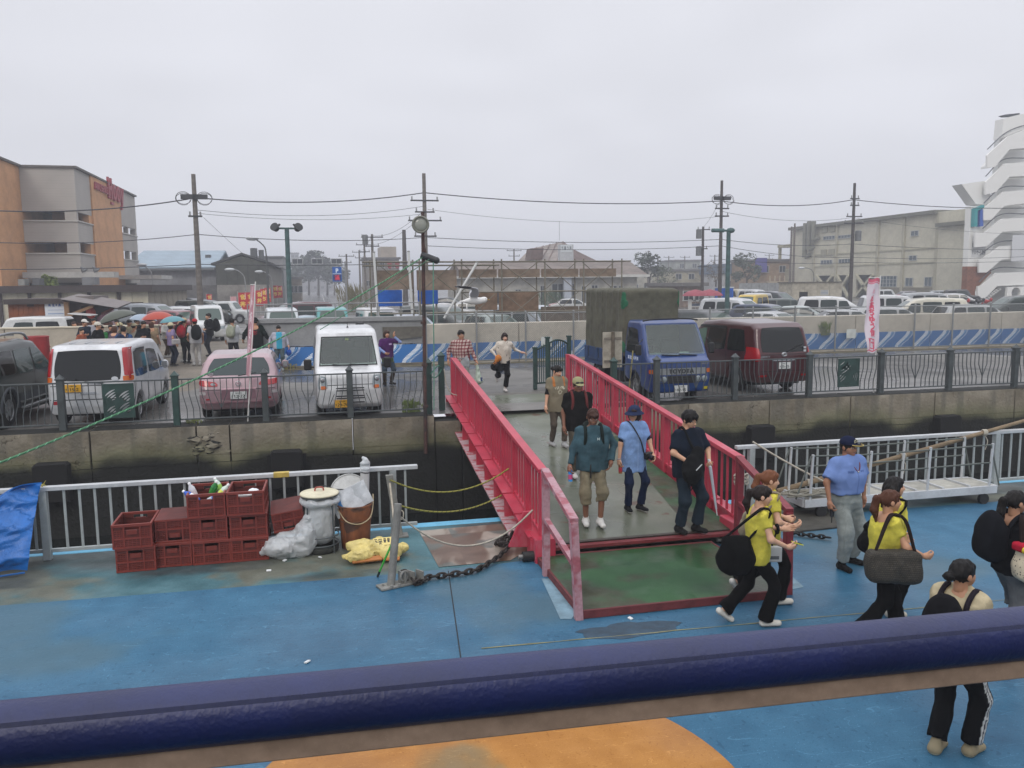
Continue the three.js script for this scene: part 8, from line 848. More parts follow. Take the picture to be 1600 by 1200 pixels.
const ex = [];if (hr.fringe !== 0) ex.push(ell([0.01,0.068,0.072],[0.066,0.03,0.03]));if (st === 'pony') ex.push(cap([0,0.05,-0.115],[0,0.03,-0.155],0.026,0.034),cap([0,0.03,-0.155],[0.01,-0.1,-0.17],0.036,0.042),cap([0.01,-0.1,-0.17],[0.015,-0.23,-0.14],0.04,0.014));if (st === 'bun') ex.push(ell([0,-0.0,-0.155],[0.042,0.04,0.042]));
if (!hr.none) { const hf2 = ((p)=>(x,y,z)=>{ let d = p(x,y,z);for (const e of ex) d = smin(d,e(x,y,z),0.02);return d + hn(x,y,z);})(hfn);mesh('hair',uvm(nets(hf2,[-0.14,-0.36,-0.25],[0.14,0.18,0.16],lo ? 0.017 : 0.0075).applyMatrix4(HM)),hairM(hr.col),t);}
if (q.hat) { const h = q.hat,dome = ell([0,0.05,-0.012],[0.1,0.098,0.117]),brim = h.kind === 'cap' ? ell([0,0.052,0.125],[0.075,0.011,0.075]) : (x,y,z)=>{ const r = Math.hypot(x,(z + 0.01) * 0.9),W = h.kind === 'sun' ? 0.19 : 0.155;return Math.max(Math.abs(y - (0.045 - (r - 0.1) * (h.kind === 'sun' ? 0.25 : 0.75))) - 0.006,0.085 - r,r - W) * 0.8;},f = (x,y,z)=>smin(smax(dome(x,y,z),0.04 - y,0.01),brim(x,y,z),0.012),cc = lin(h.col),b2 = lin(h.brim ?? h.col);mesh('hat',nets(f,[-0.22,-0.08,-0.23],[0.22,0.17,0.23],lo ? 0.016 : 0.007,(x,y,z)=>(h.kind === 'cap' && z > 0.105 && y < 0.075 ? b2 : cc)).applyMatrix4(HM),clothV,t);if (h.badge) mesh('cap_badge',mb().add(ringG(0.026,0.005,6,16,4).translate(0,0.093,0.1)).add(new THREE.BoxGeometry(0.05,0.008,0.006).translate(0,0.09,0.103)).geo().applyMatrix4(HM),M(h.badge,0.4),t);if (h.shades) mesh('sunglasses',mb().add(ballG(0.034,12,8).scale(1.1,0.5,0.4).translate(0.036,0.078,0.1)).add(ballG(0.034,12,8).scale(1.1,0.5,0.4).translate(-0.036,0.078,0.1)).geo().applyMatrix4(HM),M(0x111213,0.15),t);}
if (q.glasses) { const g = mb();for (const s of [1,-1]) { g.add(ringG(0.021,0.0022,5,18).scale(1.15,0.8,1).translate(s * 0.032,0.004,0.1));g.rod([s * 0.055,0.008,0.096],[s * 0.081,0.006,-0.01],0.002);} g.rod([-0.01,0.006,0.104],[0.01,0.006,0.104],0.002);mesh('glasses',g.geo().applyMatrix4(HM),M(0x2a2a2c,0.3),t);}
return Object.assign(q,{ t,C,S,N,P0,sh,hp,arms,hands,legs,up,X,fw,HM,feet,world: (p)=>{ const s = q.h / 1.7;return vadd(q.pos,rotY(p.map((v)=>v * s),q.turn));} });
}
function held(p,name,label,cat,group) { const t = thing(name,label,cat,p.pos,p.turn,group);t.scale.setScalar(p.h / 1.7);return t;}
function strapPts(p,i,off = 0.02) { const s = i ? -1 : 1,at = (x,u,z)=>vadd(vadd(vadd(p.P0,p.X,s * x),p.up,u),p.fw,z);return [at(0.11,0.3,-0.14 - off),at(0.115,0.46,-0.1 - off),at(0.115,0.518 + off,0),at(0.118,0.45,0.105 + off),at(0.125,0.32,0.13 + off),at(0.15,0.2,0.07),at(0.15,0.16,-0.06)];}
function backpack(p,label,col,strap,size = 1,extra) {
const t = held(p,'backpack',label,'backpack'),c = vadd(vadd(p.P0,p.up,0.3),p.fw,-0.26),ax = [p.X,p.up,p.fw],lo = p.cell > 1,f0 = uni([ell(c,[0.16 * size,0.25 * size,0.12 * size],ax),rbox(vadd(c,p.up,-0.05),[0.14 * size,0.16 * size,0.09 * size],0.07,ax),ell(vadd(vadd(c,p.up,-0.09),p.fw,-0.09),[0.12 * size,0.12 * size,0.07],ax)],0.05);
mesh('pack',uvm(nets((x,y,z)=>f0(x,y,z) + 0.02 * (n3(x * 13,y * 9,z * 13) - 0.5),vadd(c,[-0.35,-0.35,-0.35]),vadd(c,[0.35,0.35,0.35]),lo ? 0.03 : 0.014)),fab(col),t);
for (const i of [0,1]) part('strap',fab(strap ?? col),t,(b)=>{ const cu = new THREE.CatmullRomCurve3(strapPts(p,i).map((v)=>V(...v))),g = new THREE.TubeGeometry(cu,28,0.024,6);b.add(g);});return t;
}
const bott = (p,hand,name,label,cols)=>{ const t = held(p,'drink_bottle',label,'bottle'),g = hand.grip;part('bottle_body',M(cols[0],0.2),t,(b)=>b.rod(vadd(g,[0,-0.13,0.01]),vadd(g,[0,0.04,0]),0.03,0.03,14));part('bottle_label',M(cols[1],0.4),t,(b)=>b.rod(vadd(g,[0,-0.1,0.008]),vadd(g,[0,-0.03,0.004]),0.0308,0.0308,14));part('cap',M(cols[2],0.4),t,(b)=>b.rod(vadd(g,[0,0.04,0]),vadd(g,[0,0.09,0]),0.026,0.014,12));return t;};
const sp = (x,s)=>(n3(x[0] * s,x[1] * s,x[2] * s)),gy = (z)=>0.2 + 0.0795 * (-10.55 - z) + 0.008;
const skinA = 0xb08265,skinB = 0xc09478,skinT = 0x7d5540,blk = 0x15120f,brn = 0x4a2c1c;
// ---- on the gangway
{ const p = person({ label: 'person in teal long-sleeved top and khaki shorts walking down the gangway, looking down',pos: [3.76,gy(-11.2),-11.2],turn: -0.15,h: 1.7,g: 'm',skin: skinT,pitch: 0.42,yaw: -0.05,lean: 0.05,glasses: 1,hair: { style: 'short',col: 0x3a2218 },RA: [-0.34,0.9,0.14],RC: 0.75,RT: [0.3,0,1],LA: [0.27,0.93,0.06],LE: [1,-0.2,-0.6],LF: [0.1,0.09,0.13,0.08,0],RF: [-0.1,0.09,0.06,-0.1,0],top: { col: 0x3b5660,sleeve: 1.95,sr: 0.066,drop: 0.13,loose: 0.022,long: 0.158 },bot: { col: 0x7d7560,len: 0.66,loose: 0.022,flare: 0.08,fold: 1.4 },shoe: { col: 0xc8c8c4,sole: 0xd0d0cc },fat: 1.03 });
backpack(p,'dark green-black backpack worn by the teal shirt man',0x18211e,0x1a2422);bott(p,p.hands[1],'b','small blue and pink drink bottle held by the teal shirt man',[0x2f8ad0,0xb84a78,0x7ac8e8]);part('chest_logo',M(0xc0d0d0,0.7),p.t,(b)=>{ const c = vadd(vadd(vadd(p.C,p.up,0.08),p.X,0.06),p.fw,0.172);b.box(c[0] - 0.012,c[1],c[2],0.007,0.035,0.006).box(c[0] + 0.012,c[1],c[2],0.007,0.035,0.006).box(c[0],c[1],c[2],0.02,0.008,0.006);});part('drawstring',M(0x1c1b18,0.8),p.t,(b)=>b.tube([vadd(p.P0,[-0.04,0.02,0.15]),vadd(p.P0,[-0.05,-0.1,0.165]),vadd(p.P0,[-0.045,-0.22,0.15])],0.012));}
{ const p = person({ label: 'person in navy bucket hat and light blue tunic shirt on the gangway, face turned aside',pos: [4.55,gy(-11.6),-11.6],turn: 0.1,h: 1.6,g: 'f',skin: skinB,yaw: -0.85,pitch: 0.05,hat: { kind: 'bucket',col: 0x232c48 },hair: { style: 'bob',col: 0x2a1a14 },RA: [-0.3,0.86,0.1],RC: 0.7,LA: [0.27,0.92,0.16],LC: 0.6,LE: [0.7,-0.3,-0.6],LF: [0.1,0.09,0.06,0.25,0],RF: [-0.1,0.09,0.02,-0.2,0],top: { col: 0x7f9fd0,sleeve: 0.72,sr: 0.07,drop: 0.28,loose: 0.03,long: 1,under: [0x141a30,0.82],collar: 1 },bot: { col: 0x16233f,loose: 0.01,flare: 0.058 },shoe: { col: 0x1a1c1e,sole: 0xc8c8c4 } });
bott(p,p.hands[1],'b','red-labelled tea bottle held by the bucket hat woman',[0x8a5a34,0xb02a3a,0xd0d0d0]);{ const t = held(p,'camera','black camera hanging at the hip of the light blue tunic woman','camera'),c = vadd(p.P0,[0.2,-0.02,0.14]);part('camera_body',blackP,t,(b)=>b.box(c[0],c[1],c[2],0.16,0.11,0.08,0.2,0,0.1,0.02));part('lens',M(0x1c1d1f,0.3),t,(b)=>b.rod(c,vadd(c,[0.02,-0.03,0.11]),0.042,0.045,16));part('strap',blackP,t,(b)=>b.tube([vadd(c,[-0.08,0.05,0]),vadd(p.C,[0.02,0,0.19]),vadd(p.S,[-0.11,0.08,0.06]),vadd(p.S,[-0.12,0.06,-0.06])],0.011));} part('bead_bracelet',M(0x8a8c9a,0.4),p.t,(b)=>b.add(ringG(0.034,0.009,6,16).rotateX(1.3).translate(...p.hands[1].w)));part('button_line',M(0x9ab4dc,0.8),p.t,(b)=>b.rod(vadd(p.P0,[0,-0.26,0.165]),vadd(p.C,[0,0.05,0.165]),0.004));}
{ const p = person({ label: 'person in dark navy t-shirt and jeans with glasses, sorting a backpack at the gangway foot',pos: [4.98,gy(-10.62),-10.62],turn: 0.3,h: 1.74,g: 'm',skin: skinB,yaw: 0.25,pitch: 0.3,glasses: 1,hair: { style: 'thick',col: 0x100d0c },RA: [-0.2,1.04,0.26],RE: [-1,-0.4,-0.3],RT: [0.4,0.7,0.5],RHD: [0.8,0.15,0.6],RC: 0.6,LA: [0.16,1.0,0.26],LE: [1,-0.5,-0.3],LHD: [-0.55,-0.25,0.7],LC: 0.6,LF: [0.11,0.09,0.08,0.2,0],RF: [-0.12,0.09,-0.02,-0.15,0],top: { col: 0x121c2b,sleeve: 0.85,sr: 0.072,drop: 0.14,loose: 0.026,long: 0.15 },bot: { col: 0x22303c,loose: 0.026,flare: 0.075 },shoe: { col: 0x1a1a1a,sole: 0x202020 },fat: 1.04 });
part('wristband',M(0xd0d0d0,0.6),p.t,(b)=>b.add(ringG(0.036,0.012,6,18).rotateY(0.9).translate(...p.hands[0].w)));const t = held(p,'backpack','black backpack hung on the front of the navy t-shirt man','backpack'),c = vadd(p.P0,[-0.15,0.02,0.27]),f0 = uni([ell(c,[0.17,0.2,0.12]),ell(vadd(c,[0.1,0.16,-0.02]),[0.1,0.14,0.08]),ell(vadd(c,[-0.06,-0.06,0.06]),[0.12,0.13,0.1])],0.06);mesh('pack',uvm(nets((x,y,z)=>f0(x,y,z) + 0.03 * (n3(x * 14,y * 14,z * 14) - 0.5),vadd(c,[-0.3,-0.35,-0.3]),vadd(c,[0.35,0.4,0.3]),0.013)),fab(0x101112),t);part('strap',fab(0x141516),t,(b)=>b.tube([vadd(c,[0.08,0.18,0.0]),vadd(p.S,[-0.1,-0.1,0.16]),vadd(p.S,[-0.13,0.1,0.02]),vadd(p.S,[-0.14,-0.1,-0.14])],0.02));part('reflective_tab',M(0xb8bcbc,0.5),t,(b)=>b.box(c[0] - 0.04,c[1] + 0.06,c[2] + 0.165,0.12,0.012,0.008,0,0,0.6));part('loose_strap',fab(0x141516),t,(b)=>b.tube([vadd(c,[-0.12,-0.12,0.06]),vadd(c,[-0.15,-0.2,0.09]),vadd(c,[-0.09,-0.26,0.08]),vadd(c,[-0.07,-0.2,0.08])],0.008));
const u = held(p,'umbrella','folded pale umbrella hanging from the hand of the navy t-shirt man','umbrella'),g = p.hands[0].grip;part('folded_canopy',M(0xb4bcc6,0.5),u,(b)=>b.rod(vadd(g,[0.0,-0.02,0.02]),vadd(g,[0.1,-0.62,0.05]),0.024,0.014,10));part('tip',M(0xc4c6c8,0.4),u,(b)=>b.rod(vadd(g,[0.1,-0.62,0.05]),vadd(g,[0.115,-0.71,0.054]),0.008));part('handle',M(0xd0d2d4,0.4),u,(b)=>b.rod(vadd(g,[-0.02,0.08,0.01]),vadd(g,[0,-0.03,0.02]),0.014));}
{ const p = person({ label: 'person in black polo and khaki cap with sunglasses, behind the teal shirt man',pos: [4.24,gy(-13.4),-13.4],turn: -0.05,h: 1.7,g: 'm',skin: skinT,pitch: 0.2,hat: { kind: 'cap',col: 0x8d8a68,brim: 0x8d8a68,shades: 1 },hair: { style: 'short',col: blk,fringe: 0 },LF: [0.1,0.09,-0.06,0,0],RF: [-0.1,0.09,0.1,0,0],top: { col: 0x131211,sleeve: 0.7,sr: 0.07,drop: 0.14,loose: 0.026,collar: 1 },bot: { col: 0x4a463c },shoe: { col: 0xb8b8b4 },fat: 1.05 });backpack(p,'dark red backpack with wide straps worn by the khaki cap man',0x3a1a1c,0x6a3232);}
{ const pr = (x,y,z,k)=>{ const u = x * 1,v = y - k.C[1];return z > 0.05 && v > 0.02 && v < 0.075 && n3(x * 70,y * 60,3) > 0.5 && Math.abs(u) < 0.11 ? 0xc0bca8 : z > 0.05 && Math.abs(Math.hypot(u,v + 0.04) - 0.035) < 0.009 ? 0xb4b09c : Math.abs(Math.abs(x) - 0.12) < 0.02 && v > 0.08 && z > 0 ? 0xa86a38 : 0x77705e;};person({ label: 'person in khaki polo with orange backpack straps walking down the gangway by the left',pos: [4.42,gy(-15.3),-15.3],turn: 0.15,h: 1.58,g: 'f',skin: skinB,yaw: 0.35,pitch: 0.35,hair: { style: 'bun',col: blk },RA: [-0.3,0.86,0.1],LF: [0.09,0.09,0.16,0,0],RF: [-0.09,0.09,-0.08,0,0],top: { fn: pr,sleeve: 0.6,sr: 0.072,drop: 0.2,loose: 0.03,under: [0x121212,1.02],collar: 1 },bot: { col: 0x544c42,loose: 0.02 },shoe: { col: 0x9a9c9c,sole: 0xb8b8b4 },fat: 1.05 });}
// ---- coming from the quay
{ const p = person({ label: 'smiling person in dotted white blouse and black trousers running onto the gangway',pos: [4.68,0.9,-21.29],turn: 0,h: 1.56,g: 'f',skin: 0xc49a82,pitch: 0.12,yaw: 0.05,lean: 0.1,side: 0.05,hair: { style: 'bob',col: 0x241814 },LA: [0.52,1.12,0.12],LE: [0.4,-0.5,-0.8],LHD: [1,-0.1,0.2],RA: [-0.25,1.04,0.2],RE: [-1,-0.3,-0.5],RC: 0.9,LF: [0.04,0.09,0.04,0,0],RF: [-0.12,0.42,-0.34,0,1.2],top: { fn: (x,y,z)=>(n3(x * 30,y * 30,z * 30) > 0.82 ? 0x2a2420 : 0xc4bcb0),sleeve: 1.85,sr: 0.06,drop: 0.1,loose: 0.02,collar: 1 },bot: { col: 0x121113,loose: 0.03,len: 0.93,flare: 0.07 },shoe: { col: 0xc8c4c0 } });
const h = p.hands[1].grip;{ const t = held(p,'handbag','black slouchy bag swinging from the arm of the running woman','bag'),c = vadd(h,[-0.06,-0.24,0.0]),f0 = uni([ell(c,[0.17,0.14,0.09]),ell(vadd(c,[0.1,-0.08,0]),[0.12,0.1,0.07])],0.05);mesh('bag_body',uvm(nets((x,y,z)=>f0(x,y,z) + 0.03 * (n3(x * 14,y * 14,z * 14) - 0.5),vadd(c,[-0.3,-0.3,-0.2]),vadd(c,[0.3,0.3,0.2]),0.014)),fab(0x17181a),t);part('handle',fab(0x17181a),t,(b)=>b.tube([vadd(c,[-0.1,0.12,0.03]),h,vadd(c,[0.08,0.12,0.03])],0.012));part('striped_scarf',fab(0x4a5468),t,(b)=>{ for (let i = 0;i < 4;i++) b.box(c[0] + 0.1 + i * 0.03,c[1] - 0.16,c[2] + 0.05,0.016,0.12,0.02,0,0,0.4);});}
{ const t = held(p,'cloth','orange jacket carried over the forearm of the running woman','jacket'),c = vadd(h,[0.0,0.0,-0.02]),f0 = uni([ell(c,[0.09,0.1,0.07]),cap(c,vadd(c,[-0.14,-0.18,0.03]),0.06,0.05)],0.05);mesh('fabric',uvm(nets((x,y,z)=>f0(x,y,z) + 0.03 * (n3(x * 16,y * 16,z * 16) - 0.5),vadd(c,[-0.3,-0.3,-0.2]),vadd(c,[0.2,0.2,0.2]),0.014)),fab(0xc07838),t);part('lining',fab(0x8a5a34),t,(b)=>b.box(c[0] - 0.1,c[1] - 0.16,c[2] + 0.085,0.06,0.09,0.012,0,0,-0.5,0.004));} }
{ const plaid = (x,y,z)=>{ const a = fract(x * 13 + z * 9) < 0.34,b = fract(y * 13) < 0.34;return a && b ? 0x4a1c20 : a || b ? 0x84464a : 0xb4a49c;};const p = person({ label: 'person in red and white plaid shirt coming past the gangway rail with a carrier bag',pos: [3.41,0.9,-20.4],turn: 0.05,h: 1.7,g: 'm',skin: skinA,yaw: 0.1,hair: { style: 'short',col: 0x1c1816 },glasses: 1,LA: [0.36,0.92,0.1],LC: 0.9,RA: [-0.32,0.95,-0.05],LF: [0.1,0.09,0.12,0,0],RF: [-0.1,0.09,-0.1,0,0],top: { fn: plaid,sleeve: 1.9,sr: 0.066,drop: 0.02,loose: 0.024,collar: 1,cell: 0.012 },bot: { col: 0x8d9088,belt: 0x2a2622 },fat: 1.08 });const h = p.hands[0].grip,t = held(p,'carrier_bag','pale green and white plastic carrier bag in the plaid shirt man\'s hand','bag'),c = vadd(h,[0.02,-0.26,0]),f0 = uni([cap(vadd(c,[0,0.1,0]),vadd(c,[0.03,-0.14,0]),0.05,0.11),cap(h,c,0.02,0.06)],0.05);mesh('film',uvm(nets((x,y,z)=>f0(x,y,z) + 0.04 * (n3(x * 15,y * 12,z * 15) - 0.5),vadd(c,[-0.25,-0.35,-0.2]),vadd(c,[0.25,0.35,0.2]),0.014)),P(0xb4c4b4,0.4,gPaint,0.3),t);part('print',M(0x2e3c6a,0.5),t,(b)=>b.box(c[0] + 0.07,c[1] - 0.1,c[2] + 0.1,0.05,0.1,0.012,0.2));const j = held(p,'jacket','pale grey jacket tied at the waist of the plaid shirt man','jacket'),k = vadd(p.P0,[0.06,-0.04,0.13]),f1 = ell(k,[0.13,0.17,0.05]);mesh('fabric',uvm(nets((x,y,z)=>f1(x,y,z) + 0.03 * (n3(x * 14,y * 14,z * 14) - 0.5),vadd(k,[-0.2,-0.25,-0.12]),vadd(k,[0.2,0.25,0.12]),0.014)),fab(0xa4aaac),j);part('sleeve_knot',fab(0x9aa0a2),j,(b)=>b.tube([vadd(p.P0,[0.16,0.09,0.04]),vadd(p.P0,[0.08,0.08,0.15]),vadd(p.P0,[-0.1,0.08,0.15])],0.02));}
{ const p = person({ label: 'person in purple t-shirt over pale blue sleeves and a camouflage apron, hand raised to ear',pos: [1.82,0.9,-23.66],turn: 0.25,h: 1.56,g: 'f',skin: skinA,yaw: 0.1,hair: { style: 'bob',col: 0x3a2820 },LA: [0.2,1.5,0.14],LE: [0.8,-0.6,0.2],LHD: [-0.2,0.9,0.1],RA: [-0.14,1.02,0.26],RE: [-1,-0.3,-0.4],RC: 0.8,LF: [0.14,0.09,-0.04,0.4,0],RF: [-0.12,0.09,0.06,-0.2,0],top: { fn: (x,y,z,k)=>(z > 0.08 && Math.abs(y - k.C[1] - 0.08) < 0.016 && x > 0.02 && x < 0.12 ? 0xb0a0c0 : 0x472056),sleeve: 0.8,sr: 0.068,drop: 0.08,under: [0x8a9ccc,1.9] },bot: { fn: (x,y,z)=>(y > 0.72 && z > -0.02 ? (n3(x * 22,y * 22,z * 22) > 0.5 ? 0x3c4a34 : 0x6a7458) : y < 0.42 ? 0x3a3028 : 0x34404c),loose: 0.02 },shoe: { col: 0x241f1c,sole: 0x2a2622 } });part('white_collar',fab(0xb4b0b4),p.t,(b)=>b.add(ringG(0.058,0.014,6,18).rotateX(1.35).translate(...vadd(p.N,[0,0.0,0.012]))));}
{ const p = person({ label: 'boy in bright blue t-shirt and open pale jacket walking by the flood gate',pos: [-1.37,0.9,-28.9],turn: 0.1,h: 1.52,g: 'm',skin: skinB,pitch: 0.3,hair: { style: 'short',col: 0x14110f },LA: [0.34,0.92,0.0],RA: [-0.36,0.98,-0.06],LF: [0.08,0.09,0.16,0,0],RF: [-0.1,0.09,-0.12,0,0],top: { fn: (x,y,z)=>(z > 0.03 && Math.abs(x) < 0.11 ? 0x3a9cb8 : 0xa8a8b4),sleeve: 1.9,sr: 0.07,drop: 0.12,loose: 0.03 },bot: { col: 0x47565c,loose: 0.025 },shoe: { col: 0x7c8480 },cell: 1.5 });const h = p.hands[0].grip,t = held(p,'carrier_bag','blue carrier bag hanging from the boy\'s hand','bag');const c = vadd(h,[0,-0.16,0]),f0 = ell(c,[0.1,0.14,0.07]);mesh('film',uvm(nets((x,y,z)=>f0(x,y,z) + 0.03 * (n3(x * 14,y * 14,z * 14) - 0.5),vadd(c,[-0.2,-0.2,-0.2]),vadd(c,[0.2,0.25,0.2]),0.02)),fab(0x2250a4),t);part('handle',fab(0x2250a4),t,(b)=>b.tube([vadd(c,[-0.05,0.12,0]),h,vadd(c,[0.05,0.12,0])],0.01));}
person({ label: 'person in dark hooded jacket with red back print, seen from behind beyond the pink car',pos: [-2.16,0.9,-29.5],turn: Math.PI - 0.1,h: 1.76,g: 'm',skin: skinA,hair: { style: 'short',col: blk },hat: { kind: 'bucket',col: 0x0f1413 },cell: 2,LA: [0.4,1.0,0.02],RA: [-0.4,1.0,0.02],top: { fn: (x,y,z,k)=>(z < -0.1 && Math.abs(x) < 0.08 && Math.abs(y - k.C[1] - 0.02) < 0.07 && n3(x * 30,y * 30,2) > 0.4 ? 0x7c2028 : 0x111a18),sleeve: 1.95,sr: 0.085,drop: 0.16,loose: 0.05,hood: 1 },bot: { col: 0x1c1e20 },fat: 1.15 });
// ---- on the deck at right
const printT = cv(128,128,(x)=>{ x.fillStyle = '#ccc24e';x.fillRect(0,0,128,128);const c = ['#b83a3a','#e0dcd0','#c86a34','#7a2a2a','#d8b090','#a84a4a'];for (let i = 0;i < 46;i++) { x.fillStyle = c[i % 6];x.beginPath();x.arc(22 + 84 * hash(i,1),14 + 100 * hash(i,2),5 + 9 * hash(i,3),0,7);x.fill();} x.strokeStyle = '#5a2420';x.lineWidth = 3;for (let i = 0;i < 12;i++) { x.beginPath();x.arc(22 + 84 * hash(i,5),14 + 100 * hash(i,6),9,0,4);x.stroke();} });
const yel = 0xccc24e,blkT = 0x060607;
function shoulderBag(p,side,label,cat,col,size,off,mat,sw = 0.014,boxy) { const s = side ? -1 : 1,t = held(p,'shoulder_bag',label,cat),c = vadd(vadd(vadd(p.P0,p.X,s * (0.24 + off[0])),p.up,off[1]),p.fw,off[2]),f0 = boxy ? uni([rbox(c,size,0.07,[p.X,p.up,p.fw]),rbox(vadd(c,p.up,-0.06),[size[0] * 1.1,size[1] * 0.6,size[2] * 0.9],0.07,[p.X,p.up,p.fw])],0.08) : uni([ell(vadd(c,p.up,-size[1] * 0.3),[size[0] * 1.2,size[1] * 0.85,size[2] * 1.12],[p.X,p.up,p.fw]),cap(vadd(vadd(c,p.up,size[1] * 0.8),p.fw,size[2] * 0.6),vadd(vadd(c,p.up,size[1] * 0.8),p.fw,-size[2] * 0.6),0.035),ell(vadd(vadd(c,p.up,-size[1] * 0.1),p.fw,size[2] * 0.5),[size[0],size[1] * 0.8,size[2] * 0.5],[p.X,p.up,p.fw])],0.12);mesh('bag_body',uvm(nets((x,y,z)=>f0(x,y,z) + 0.035 * (n3(x * 10,y * 7,z * 10) - 0.5) + 0.012 * (n3(x * 28,y * 18,z * 28) - 0.5),vadd(c,[-0.45,-0.5,-0.45]),vadd(c,[0.45,0.5,0.45]),0.014)),mat || fab(col),t);const top = vadd(p.sh[side],p.up,0.065),T = (z,u)=>vadd(vadd(c,p.fw,z),p.up,u);for (const e of [1,-1]) part('strap',mat && mat.map ? fab(0x241a18) : mat || fab(col),t,(b)=>b.tube([T(size[2] * 0.75,size[1] * 0.8),vadd(vadd(top,p.fw,0.075),p.X,s * 0.04 + e * 0.012),vadd(vadd(top,p.X,e * 0.012 - s * 0.03),p.up,0.012),vadd(vadd(top,p.fw,-0.075),p.X,s * 0.04 + e * 0.012),T(-size[2] * 0.75,size[1] * 0.8)],sw));return t;}
{ const p = person({ label: 'person in yellow printed t-shirt and flared black trousers striding right by the step platform',pos: [4.54,0,-7.9],turn: 1.32,h: 1.57,g: 'f',skin: 0xc69c82,yaw: -0.05,pitch: 0.1,lean: 0.04,hair: { style: 'pony',col: 0x1c1310 },RA: [-0.17,1.0,0.3],RE: [-0.7,-1,-0.3],RHD: [0.1,0.05,1],RC: 0.55,LA: [0.15,1.12,0.33],LE: [0.8,-1,-0.2],LHD: [-0.05,0.1,1],LC: 0.4,LF: [0.06,0.16,-0.36,0.1,0.6],RF: [-0.07,0.09,0.1,0,-0.05],hip: [0,-0.015,0],top: { col: yel,sleeve: 0.5,sr: 0.06,drop: 0.15,loose: 0.016,print: printT },bot: { col: blkT,loose: 0.012,flare: 0.098,len: 1.0 },shoe: { col: 0xc4c2ba,sole: 0xb0aea8,low: 1 } });
shoulderBag(p,1,'big slouchy black nylon bag on the shoulder of the nearest yellow t-shirt woman','bag',0x0a0b0c,[0.09,0.22,0.2],[-0.08,0.0,-0.3]);{ const h = p.hands[1].grip,t = held(p,'phone','yellow-cased phone held by the nearest yellow t-shirt woman','phone');part('case',M(0xc0c23a,0.4),t,(b)=>b.box(h[0],h[1] + 0.02,h[2] + 0.03,0.07,0.012,0.13,0.2,0.3,0,0.005));part('screen',M(0x14181c,0.1),t,(b)=>b.box(h[0],h[1] + 0.029,h[2] + 0.03,0.055,0.003,0.11,0.2,0.3));} { const h = p.hands[0].w,t = held(p,'wrist_bag','white and black printed pouch hanging below the nearest yellow t-shirt woman\'s hands','bag');part('pouch',M(0xb4b6b8,0.5),t,(b)=>b.box(h[0] - 0.02,h[1] - 0.3,h[2] - 0.12,0.05,0.2,0.24,0,0,0,0.02));part('black_band',fab(0x141416),t,(b)=>b.add(ringG(0.045,0.02,8,18).translate(h[0],h[1],h[2] - 0.06)));part('cord',fab(0x1a1a1c),t,(b)=>b.tube([[h[0],h[1] - 0.03,h[2] - 0.06],[h[0] - 0.02,h[1] - 0.12,h[2] - 0.1],[h[0] - 0.02,h[1] - 0.2,h[2] - 0.12]],0.012));part('print',M(0x54585c,0.5),t,(b)=>b.box(h[0] - 0.046,h[1] - 0.34,h[2] - 0.12,0.004,0.04,0.16));} }
{ const p = person({ label: 'person with brown ponytail in yellow printed t-shirt stepping right, behind the nearest one',pos: [4.96,0,-8.42],turn: 1.38,h: 1.6,g: 'f',skin: 0xc69c82,pitch: 0.12,hair: { style: 'pony',col: 0x6a4028 },RA: [-0.16,1.02,0.26],RE: [-0.7,-1,-0.3],RHD: [0.1,0.1,1],RC: 0.7,LA: [0.16,1.04,0.28],LE: [0.8,-1,-0.2],LC: 0.7,LF: [0.07,0.26,-0.34,0,0.9],RF: [-0.07,0.09,0.14,0,-0.05],hip: [0,-0.02,0],top: { col: yel,sleeve: 0.55,sr: 0.06,drop: 0.14,print: printT },bot: { col: blkT,loose: 0.012,flare: 0.095,len: 1.0 },shoe: { col: 0xc4c2ba,sole: 0xb0aea8,low: 1 } });shoulderBag(p,1,'beige canvas bag on the back of the brown ponytail woman','bag',0x8d8270,[0.09,0.17,0.16],[-0.02,0.16,-0.24]);}
